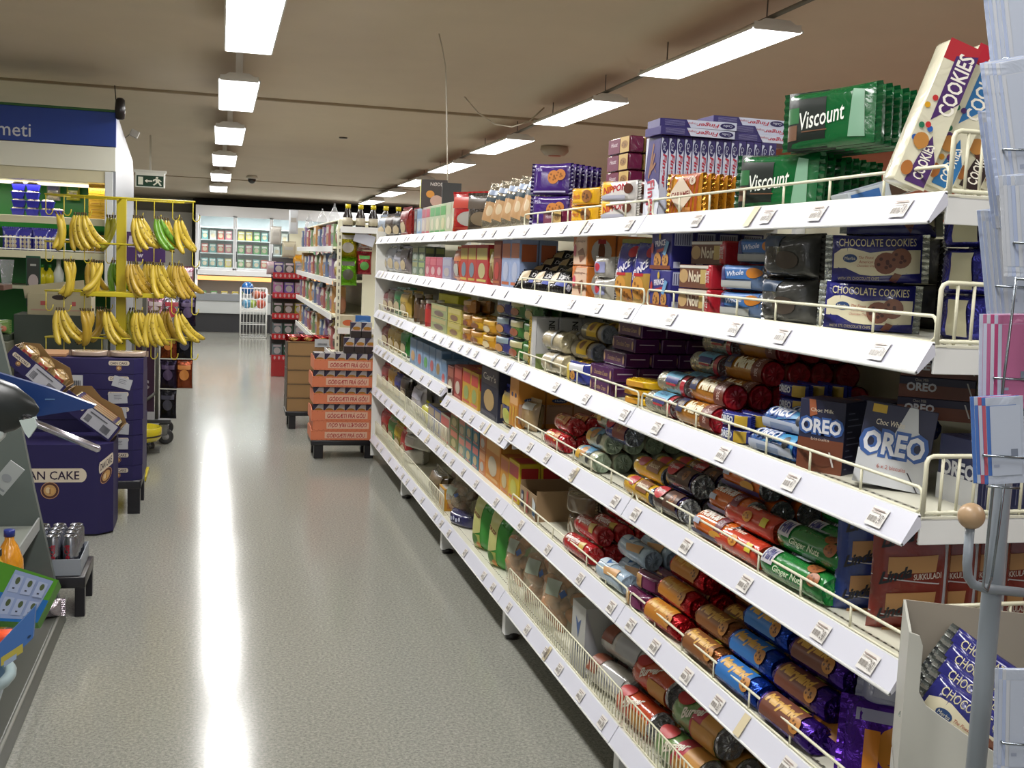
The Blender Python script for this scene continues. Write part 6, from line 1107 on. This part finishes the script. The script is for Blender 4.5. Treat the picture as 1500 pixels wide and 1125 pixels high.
# wire ball bin
t = empty('wire_bin', (1.03-.42, 21.2, 0), 0, 'white wire bin of beach balls and toys in front of the freezers', 'wire bin')
W = .46; H0, H1 = .0, .90
m = MB()
for z in (.02, .25, .5, .52, .70, H1):
    m.tube([(-W/2, -W/2, z), (W/2, -W/2, z), (W/2, W/2, z), (-W/2, W/2, z)], .007, white, 6, True)
for i in range(9):
    x = -W/2+W*i/8
    for y in (-W/2, W/2): m.tube([(x, y, .02), (x, y, H1)], .004 if 0 < i < 8 else .012, white, 6)
    for y in (-W/2, W/2): m.tube([(y, x, .02), (y, x, H1)], .004, white, 6)
m.box((0, 0, .49), (W, W, .03), white); m.build('wire_frame', t)
def ball(x, z, r, c, lab, y=21.2, cat='ball'): m = MB(); n = 14; m.lathe([(max(.001, r*sin(pi*i/8)), -r*cos(pi*i/8)) for i in range(9)], 'gloss:'+c, n); m.build('toy_ball', None, lab, cat, loc=(x, y, z))
cx = .61
ball(cx-.11, .90, .115, '#1c5c9c', 'large blue ball on top of the wire bin', 21.15); ball(cx+.05, .78, .08, '#b05c3c', 'orange ball in the wire bin'); ball(cx+.16, .78, .07, '#9c3c34', 'red ball in the wire bin'); ball(cx-.12, .62, .09, '#4c8cb0', 'light blue ball low in the wire bin', 21.1); ball(cx-.02, .62, .08, '#8ca43c', 'lime ball low in the wire bin', 21.12); ball(cx+.13, .62, .09, '#b0503c', 'red-orange ball low in the wire bin', 21.1)
# ================================================================ second gondola with its end cap
GX0, GX1, GA, GB = .93, 1.95, 9.35, 14.2
t = empty('far_shelving', (0, 0, 0), 0, 'cream shelving unit of household goods beyond the biscuit run, with a hung end', 'shelf')
m = MB(); m.box(((GX0+GX1)/2+.2, GA+.32, .93), (GX1-GX0-.1, .02, 1.82), cream); m.build('end_back_panel', t)
for x in (GX0+.02, GX0+.6): m = MB(); m.box((x, GA+.02, .93), (.035, .03, 1.84), cream, .002); m.art([('r', .35, .02+.03*i, .65, .035+.03*i, '#6c685c') for i in range(32)], lambda u, v, o: (x+(u-.5)*.035, GA+.004-o, .01+1.84*v)); m.build('upright', t)
m = MB(); m.box((GX0+.45, (GA+GB)/2+.3, .93), (.02, GB-GA-.5, 1.8), cream); m.build('back_panel', t)
es = [1.80, .97, .62, .2]
for z in es:
    m = MB(); m.box((GX0+.31, GA+.16, z-.01), (.58, .32, .02), cream, .002); so = m.build('shelf', t); m = MB(); m.box((GX0+.31, GA-.005, z-.02), (.58, .01, .05), white, .001); m.build('price_rail', so)
ss = [1.64, 1.36, 1.06, .74, .42, .14]
for z in ss:
    for a, b in ((GA+.36, GA+2.0), (GA+2.0, GA+3.4), (GA+3.4, GB)):
        m = MB(); m.box((GX0+.23, (a+b)/2, z-.01), (.42, b-a-.01, .02), cream, .002); so = m.build('shelf', t); m = MB(); m.box((GX0-.005, (a+b)/2, z-.02), (.012, b-a-.01, .05), white, .001, ); m.build('price_rail', so)
bot = [(None, MB().lathe([(.038, 0), (.04, .01), (.04, .09), (.018, .15), (.016, .16)], 'gloss:#1c1414', 14)), ('cap', MB().lathe([(.022, .155), (.022, .19)], 'plastic:#c8b41c', 12)), ('label', MB().lathe([(.0405, .02), (.0405, .08)], '#a8a08c', 14))]
proto('soy', bot)
for i in range(5): put('soy', 'sauce_bottle', 'bottle', 'dark bottle with a yellow cap on the hung end shelf, %s from the left' % ORD[i].replace('front', 'first'), (GX0+.09+.105*i, GA+.1, 1.80), rz=0, group='dark bottles with yellow caps')
def hung(key, w, h, c, c2, px, py0, label):
    proto(key, pillow(w, h, .08, 'foil:'+c, [('e', .5, .4, .3, .2, c2), ('r', .15, .72, .85, .88, c2)], seam='z', k=3, rnd=ord(key[-1]), lump=.12)); X, Z = atY(px, py0, GA+.1); put(key, 'pasta_bag', 'bag', label, (X, GA+.12, Z), rz=0)
hung('hgA', .17, .22, '#8c8414', '#a8a49c', 509, 378, 'olive gold shiny bag hanging at the upper left of the end rack'); hung('hgB', .16, .23, '#5c9c1c', '#4c4c3c', 509, 418, 'bright green shiny bag hanging below the olive gold one')
hung('hgC', .13, .15, '#a8a4a4', '#b8703c', 534, 366, 'white and orange bag with a paper flap at the upper right of the end rack'); hung('hgD', .13, .18, '#8c2c34', '#4c8c3c', 533, 402, 'red and green bag hanging below the white one')
m = MB(); X, Z = atY(534, 350, GA+.02); m.box((0, 0, 0), (.17, .004, .09), '#b8bcc8', .001); m.build('paper_sign', None, 'blank white paper sheet hanging in front of the end rack bags', 'paper', loc=(X, GA+.02, Z), rot=(0, radians(16), 0))
for i, (px, c, n_) in enumerate(((510, '#b0a890', 'cream and orange'), (531, '#2c5c9c', 'blue'))):
    key = 'ecb%d' % i; proto(key, carton(.13, .1, .1, 'card:'+c, [('e', .5, .4, .36, .25, '#a8502c' if not i else '#5c84b0')])); X, Z = atY(px, 440, GA+.14); put(key, 'food_carton', 'carton', '%s carton on the lower shelf of the end rack' % n_, (X, GA+.15, .97), rz=6*i)
RG = random.Random(21); names = {'#a8a49c': 'white', '#5c6c8c': 'blue', '#a89c4c': 'yellow', '#6c845c': 'green', '#9c6c54': 'red-brown', '#7c688c': 'violet', '#4c4438': 'dark brown', '#b08450': 'orange', '#8c9cb0': 'pale blue', '#985454': 'red'}
kk = list(names)
for s, z in enumerate(ss):
    ya = GA+.45; j = 0
    while ya < GB-.15:
        w = RG.uniform(.16, .3); c = kk[(j*3+s*2) % len(kk)]; h = RG.uniform(.16, .24); key = 'g2_%s_%d' % (names[c], j % 3)
        if key not in _P: proto(key, (carton(w-.02, .12, h, 'card:'+c, simple_art('#b8b4a8', kk[(j+4) % 10], j), bev=.002) if j % 2 else pillow(w-.02, h, .1, 'gloss:'+c, simple_art('#b8b4a8', kk[(j+4) % 10], j), k=3, rnd=j, nu=8, nv=8)))
        put(key, 'household_carton' if j % 2 else 'household_bag', 'goods', '%s pack on the %s shelf of the farther unit, %s from its near end' % (names[c], ('top', 'second', 'third', 'fourth', 'fifth', 'bottom')[s], ORD[j].replace('front', 'first') if j < 16 else 'last'), (GX0+.09, ya+w/2, z), rz=-90, group='packs on the farther shelving')
        ya += w+.01; j += 1
for i, y in enumerate((10.7, 12.0, 13.8)):
    key = 'roll%d' % i
    if 'prol' not in _P: proto('prol', [(None, MB().lathe([(.05, 0), (.05, .05), (.035, .09), (.01, .14), (.007, .17)], 'clear:#c8ccd0', 14))])
    put('prol', 'piping_cone', 'kitchenware', 'translucent pointed cone standing on top of the farther unit, %s from its near end' % ORD[i].replace('front', 'first'), (GX0+.10, y, 1.875), rz=0, group='translucent cones')
m = MB(); m.box((0, 0, 0), (.30, 4.3, .012), cream, .002); m.build('top_shelf', t, loc=(GX0+.2, 11.9, 1.868))
# ---- stack of orange confectionery trays in front of the end cap
ox0, oy0 = .955, 8.66; ow, od = .53, .36
t = empty('plastic_dolly', (ox0, oy0+.18, 0), 0, 'black plastic dolly under the orange confectionery trays', 'dolly')
m = MB(); m.box((0, 0, .125), (ow-.02, od, .04), 'plastic:#16151a', .005); m.build('deck', t)
for a in (-1, 1):
    for b in (-1, 1): m = MB(); m.box((a*(ow/2-.07), b*.13, .053), (.07, .06, .106), 'plastic:#16151a', .004); m.build('leg', t)
def otray(h, flip, dec=True):
    m = MB(); o_ = 'card:#cc7450'
    m.box((0, -od/2, h/2), (ow-.02, .005, h), o_); m.box((0, od/2, h/2), (ow-.02, .005, h), o_); m.box((0, 0, .003), (ow-.02, od, .006), o_)
    for s in (-1, 1): m.prism([(-od/2, 0), (od/2, 0), (od/2, h), (od/2-.06, h*1.25), (-od/2+.06, h*1.25), (-od/2, h)], 'x', s*(ow/2-.01)-.0025+s*.0, s*(ow/2-.01)+.0025, o_)
    m.art([('r', .2, .2, .84, .86, '#d0a890'), ('t', 'GÓÐGÆTI FRÁ GÓU', .52, .53, .58, .5, '#a02028', 180 if flip else 0, .15, .02)]+[('p', [(u/14, v), (u/14+.03, v+.03), (u/14+.01, v+.06)], '#a8482c') for u in range(14) for v in (.05, .88)], lambda u, v, o: ((u-.5)*(ow-.02), -od/2-.003-o, v*h))
    return m
proto('otray', [(None, otray(.082, False))]); proto('otrayf', [(None, otray(.074, True))]); proto('otrayb', [(None, otray(.074, False))])
rb = [('r', 0, .44, 1, 1, '#a8a4a4'), ('p', [(0, 1), (.55, 1), (0, .52)], '#2c2440'), ('e', .55, .62, .4, .12, '#9c6c1c'), ('r', .1, .46, .9, .52, '#a87c7c')]
proto('rbox', carton(.078, .07, .118, 'card:#241614', rb, right=[('r', 0, .6, 1, 1, '#a8a4a4')], top=[('r', .05, .05, .95, .95, '#a8a4a4')]))
z = .148; lev = []
for k, (kind, h) in enumerate((('otrayb', .074), ('otrayf', .074), ('otray', .082), ('otray', .082), ('otray', .082), ('otray', .082))):
    nm = ('bottom', 'second, upside-down', 'third', 'fourth', 'fifth', 'top')[k]
    put(kind, 'confectionery_tray', 'tray', 'orange cardboard tray with red lettering, %s tray of the pile' % nm, (ox0+(.012 if k % 2 else 0), oy0+.18, z), rz=0, group='orange confectionery trays')
    if k >= 2:
        for i in range(6):
            for j in range(2 if k == 5 else 1): put('rbox', 'chocolate_carton', 'chocolate', 'dark chocolate carton in the %s orange tray, %s from the left, %s' % (nm, ORD[i].replace('front', 'first'), ('front', 'behind')[j]), (ox0-.205+.082*i, oy0+.06+.1*j, z+.008), rz=0, group='dark chocolate cartons in the orange trays')
        z += .131
    else: z += h+.001
for i in range(3): put('rbox', 'chocolate_carton', 'chocolate', 'dark chocolate carton piled on the top tray, lower row, %s from the left' % ORD[i].replace('front', 'first'), (ox0+.02+.082*i, oy0+.07, z), rz=0, group='dark chocolate cartons piled on top')
for i in range(2): put('rbox', 'chocolate_carton', 'chocolate', 'dark chocolate carton on the very top of the pile, %s' % ('left', 'right')[i], (ox0+.07+.082*i, oy0+.07, z+.119), rz=0)
# ---- brown cardboard stack with red foil bags
bx0, by0 = .78, 10.15
t = empty('plastic_dolly', (bx0, by0+.2, 0), 0, 'black plastic dolly under the plain brown cartons', 'dolly')
m = MB(); m.box((0, 0, .14), (.38, .38, .04), 'plastic:#16151a', .005); m.build('deck', t)
for a in (-1, 1):
    for b in (-1, 1): m = MB(); m.box((a*.13, b*.15, .06), (.06, .06, .12), 'plastic:#16151a', .004); m.build('leg', t)
for k in range(5):
    m = MB(); m.box((0, 0, .063), (.36, .38, .124), 'card:#8c6c44', .003); m.box((-.1835, 0, .063), (.005, .37, .115), 'card:#4c4034'); m.art([('r', .0, .93, 1, .99, '#4c3c28')], lambda u, v, o: ((u-.5)*.36, -.191-o, v*.124))
    m.build('cardboard_carton', None, 'plain brown carton, %s in the stack of five' % ('bottom one', 'second up', 'third up', 'fourth up', 'topmost')[k], 'carton', 'plain brown cartons', loc=(bx0, by0+.2, .161+.1255*k))
proto('rfoil', pillow(.13, .05, .12, 'foil:#9c1c20', [('e', .4, .5, .3, .3, '#b8944c')], seam='x', k=3, rnd=99, lump=.25))
for i in range(3):
    for j in range(2): put('rfoil', 'sweet_bag', 'sweets', 'red and gold foil bag on the brown cartons, %s, %s' % (('left', 'middle', 'right')[i], ('front', 'back')[j]), (bx0-.12+.12*i, by0+.09+.14*j, .161+.1255*5), rz=10*i, group='red and gold foil bags')
m = MB(); m.box((0, 0, 0), (.14, .004, .07), '#a8acb0'); m.art([('r', .2+.05*i, .2, .225+.05*i, .5, '#2c2c30') for i in range(12)], lambda u, v, o: ((u-.5)*.14, -.0025-o, (v-.5)*.07)); X, Z = atY(473, 503, 10.12); m.build('barcode_sheet', None, 'white barcode sheet on the topmost brown carton', 'paper', loc=(X, 10.145, Z))
# ---- red toy rack
rx, ry = .86, 14.55
t = empty('toy_rack', (rx, ry, 0), 0, 'red and grey tiered toy rack at the end of the farther unit', 'display rack')
m = MB(); m.box((.0, .42, .75), (.42, .02, 1.5), 'paint:#4c4848'); m.build('back_panel', t)
m = MB(); m.box((0, .2, .11), (.42, .42, .22), 'gloss:#9c1c20', .004); m.build('base', t)
for k, z in enumerate((.23, .50, .76, 1.02, 1.27)):
    m = MB(); m.box((0, .2, z), (.42, .42, .014), 'paint:#6c3030', .002); so = m.build('tier', t); m = MB(); m.box((0, -.012, z+.01), (.42, .01, .075), 'gloss:#a81c24', .002); m.art([('e', .1+.13*i, .5, .03, .3, '#b88c8c') for i in range(7)], lambda u, v, o: ((u-.5)*.42, -.0175-o, z-.027+v*.075)); m.build('red_strip', so)
    for i, (c, n_) in enumerate((('#3c2c6c', 'violet'), ('#3c3c3c', 'dark'), ('#7c8c9c', 'grey-blue'))):
        if k in (0, 1): c, n_ = (('#5c6c70', 'grey'), ('#2c4c3c', 'dark green'), ('#7c8484', 'light grey'))[i]
        if k == 3: c, n_ = (('#a8649c', 'pink'), ('#6c4c9c', 'lilac'), ('#b08494', 'rose'))[i]
        if k == 2: c, n_ = (('#2c3c24', 'dark olive'), ('#4c3c1c', 'brown'), ('#8c842c', 'mustard'))[i]
        key = 'toy_'+n_
        if key not in _P: proto(key, carton(.12, .08, .17, 'gloss:'+c, [('e', .5, .5, .35, .25, '#a8a0a0'), ('r', .1, .8, .9, .95, '#b8a8b0')]))
        put(key, 'toy_box', 'toy', '%s boxed toy on the %s tier of the red rack' % (n_, ('lowest', 'second', 'third', 'fourth', 'top')[k]), (rx-.135+.135*i, ry+.12, z+.008), rz=0)
for i, (px, py, c, n_, w, h) in enumerate(((405, 345, '#b8b4ac', 'white', .14, .22), (424, 366, '#b4ac94', 'cream', .18, .2), (431, 325, '#c8ccd0', 'pale translucent', .12, .3), (437, 388, '#c88c1c', 'amber', .12, .24), (398, 393, '#b0989c', 'pale pink', .12, .16), (413, 396, '#8c8c8c', 'grey', .1, .14))):
    key = 'hg2%d' % i; proto(key, pillow(w, h, .06, 'gloss:'+c, [('r', .2, .5, .8, .7, '#a8a49c')], k=3, rnd=120+i)); X, Z = atY(px, py, 14.75); put(key, 'kitchen_utensil_pack', 'kitchenware', '%s hanging pack above the red toy rack' % n_, (X, 14.9, Z-h/2), rz=0)
m = MB(); m.box((.14, .47, .95), (.26, .02, 1.9), cream); 
for z in (1.45, 1.65, 1.85): m.tube([(-.2, .3, z), (-.2, .46, z)], .004, white, 5)
m.build('pegboard', t)
# ================================================================ carton of chocolate cookies and card spinner at the right edge
Yc = 1.50; xl = xat(1330, Yc, 1.0); zt_ = atY(1335, 925, Yc)[1]; W_, D_ = .30, .185
t = empty('cookie_display_carton', (xl, Yc, 0), radians(-31), 'white cardboard display carton with a cut-away front at the lower right', 'carton')
RB_ = Matrix.Translation((xl, Yc, 0)) @ Matrix.Rotation(radians(-31), 4, 'Z')
zb = zt_-.26; m = MB()
m.box((W_/2, D_, (zb+zt_)/2), (W_, .004, zt_-zb), 'card:#8c8478'); m.box((W_/2, D_/2, zb+.003), (W_, D_, .006), 'card:#8c8478')
for x0 in (0, W_-.004): m.prism([(0, zb), (D_, zb), (D_, zt_), (0, zt_)], 'x', x0, x0+.004, 'card:#b0b0a8')
m.prism([(0, zb), (W_, zb), (W_, zb+.01), (.10, zt_-.155), (.034, zt_-.115), (.022, zt_-.095), (.022, zt_-.02), (.016, zt_-.004), (0, zt_)], 'y', -.003, .001, 'card:#b4b4ac')
m.build('carton_body', t)
for i in range(4):
    o = put('choc', 'cookie_packet', 'cookies', 'blue chocolate cookie packet inside the white display carton, %s from the front' % ORD[i].replace('front', 'first'), (0, 0, 0), group='cookie packets in the white display carton')
    o.matrix_world = RB_ @ Matrix.Translation((.082+.012*i, .034+.04*i, zt_-.20+.014*i)) @ Matrix.Rotation(radians(30), 4, 'Y') @ Matrix.Rotation(radians(-6), 4, 'X')
zz = zb-.003
for k in range(2):
    m = MB(); h = zz*.5-.003; m.box((W_/2, D_/2, h/2), (W_, D_, h), 'card:#b0b0a8', .002); o = m.build('shipping_carton', None, 'plain white carton under the display carton, %s one' % ('upper', 'lower')[k], 'carton'); o.matrix_world = RB_ @ Matrix.Translation((0, 0, zz-h-(h+.003)*k))
# spinner
PY = 1.3; PXX = xat(1487, PY, 1.5)
t = empty('card_spinner', (PXX, PY, 0), 0, 'grey tubular card rack with wire pockets and a wooden ball handle, right edge', 'card rack')
gm = 'paint:#7c848c'
m = MB(); m.tube([(0, 0, .03), (0, 0, 2.15)], .0135, gm, 14); m.build('pole', t)
m = MB(); m.lathe([(.09, 0), (.09, .015), (.03, .035)], gm, 24); m.build('base', t)
q = [(lambda z: (z[0]-PXX, -.02, z[1]))(atY(a, b, PY)) for a, b in ((1407, 768), (1403, 820), (1404, 838), (1412, 850), (1430, 856), (1485, 862))]; m = MB(); m.tube(q, .0065, gm, 10); m.build('handle_rod', t)
q0 = atY(1409, 751, PY); m = MB(); r = .0178; m.lathe([(max(.0005, r*sin(pi*i/14)), -r*cos(pi*i/14)) for i in range(15)], 'paint:#a88c6c', 24); m.build('wooden_ball', t, loc=(q0[0]-PXX, -.02, q0[1]))
def wire(pts, nm='pocket_wire', r=.0018, Y=PY): m = MB(); m.tube([(lambda z: (z[0]-PXX, Yv-PY, z[1]))(atY(a, b, Yv)) for a, b, Yv in pts], r, 'metal:#8c949c', 8); m.build(nm, t)
wire([(1497, 340, 1.2), (1470, 560, 1.2), (1452, 740, 1.2), (1440, 860, 1.24), (1446, 866, 1.24), (1452, 846, 1.26)]); wire([(1490, 560, 1.28), (1462, 780, 1.28), (1452, 850, 1.28)])
pk = [(1452, 40, 1438, -60, 'white', .17), (1482, 112, 1462, 30, 'white', .15), (1420, 190, 1400, 90, 'pale blue', .20), (1400, 290, 1385, 220, 'bluish white', .18), (1470, 240, 1440, 160, 'white', .15), (1460, 420, 1436, 330, 'white', .16), (1452, 490, 1440, 490, 'pink and white', .12), (1440, 640, 1430, 610, 'white and blue', .12)]
def cards(cx, cy, Y, w, h, n, tilt, cols, lab, rz=-38, lean=0):
    X, Z = atY(cx, cy, Y)
    for i in range(n):
        c, cn = cols[i % len(cols)]
        m = MB(); m.box((0, 0, 0), (w, .0016, h), 'gloss:'+c, .0004); m.art([('r', .1, .1, .9, .9, c)], lambda u, v, o: ((u-.5)*w, -.0009-o, (v-.5)*h))
        if i == 0: m.art([('r', .15, .2, .3, .23, '#8c94a8'), ('r', .62, .3, .8, .4, '#6c7484')], lambda u, v, o: ((u-.5)*w, -.0014-o, (v-.5)*h))
        a = radians(rz); ofs = .0042*i
        m.build('greeting_card', None, '%s card in the %s pocket of the card rack, %s from the front' % (cn, lab, ORD[i].replace('front', 'first')), 'greeting card', 'greeting cards in the %s pocket' % lab, loc=(X-ofs*sin(-a)*-1 if False else X-ofs*.9, Y+ofs*.55, Z), rot=(radians(lean), radians(tilt), a))
    z0 = Z-h*.18; 
    for dz in (.0,):
        m = MB(); a = radians(rz); ux, uy = cos(a), sin(a); q = [(-w*.56, .03), (-w*.56, -.006), (w*.56, -.006), (w*.56, .03)]
        m.tube([(X-PXX+p*ux-s_*uy, Y-PY+p*uy+s_*ux, z0+dz) for p, s_ in q], .0016, 'metal:#8c949c', 8); m.build('pocket_wire', t); m = MB(); m.tube([(X-PXX-.9*w*.5*ux, Y-PY-.9*w*.5*uy-.003, Z-h*.5-.004), (X-PXX+.9*w*.5*ux, Y-PY+.9*w*.5*uy-.003, Z-h*.5-.004)], .0016, 'metal:#8c949c', 8); m.build('card_pocket', t)
wc = [('#a8b0c0', 'bluish white'), ('#b4b8c0', 'white'), ('#9ca8c4', 'pale blue')]
for cx_, cy_, Y_, w_, h_, n_, ti_, co_, lb_, rz_ in (
    (1507, 50, 1.20, .05, .17, 6, -11, wc, 'topmost', 48), (1508, 185, 1.18, .05, .16, 6, -12, wc, 'second', 48), (1500, 245, 1.25, .05, .15, 6, -12, wc, 'upper left', 48), (1498, 390, 1.25, .055, .15, 6, -10, wc, 'left middle', 48), (1516, 330, 1.15, .04, .12, 5, -8, wc, 'third', 48),
    (1488, 530, 1.22, .045, .12, 6, -4, [('#a85c84', 'pink'), ('#b0b4c8', 'white'), ('#a83c6c', 'magenta'), ('#b4b8c4', 'white')], 'pink', 48), (1473, 645, 1.19, .045, .11, 5, -7, [('#a8b0c0', 'white'), ('#3c64a8', 'blue'), ('#a84c5c', 'red')], 'lower', 48), (1500, 1060, 1.15, .045, .14, 4, -4, wc, 'bottom', 48)):
    cards(cx_, cy_, Y_, w_, h_, n_, ti_, co_, lb_, rz=-20)
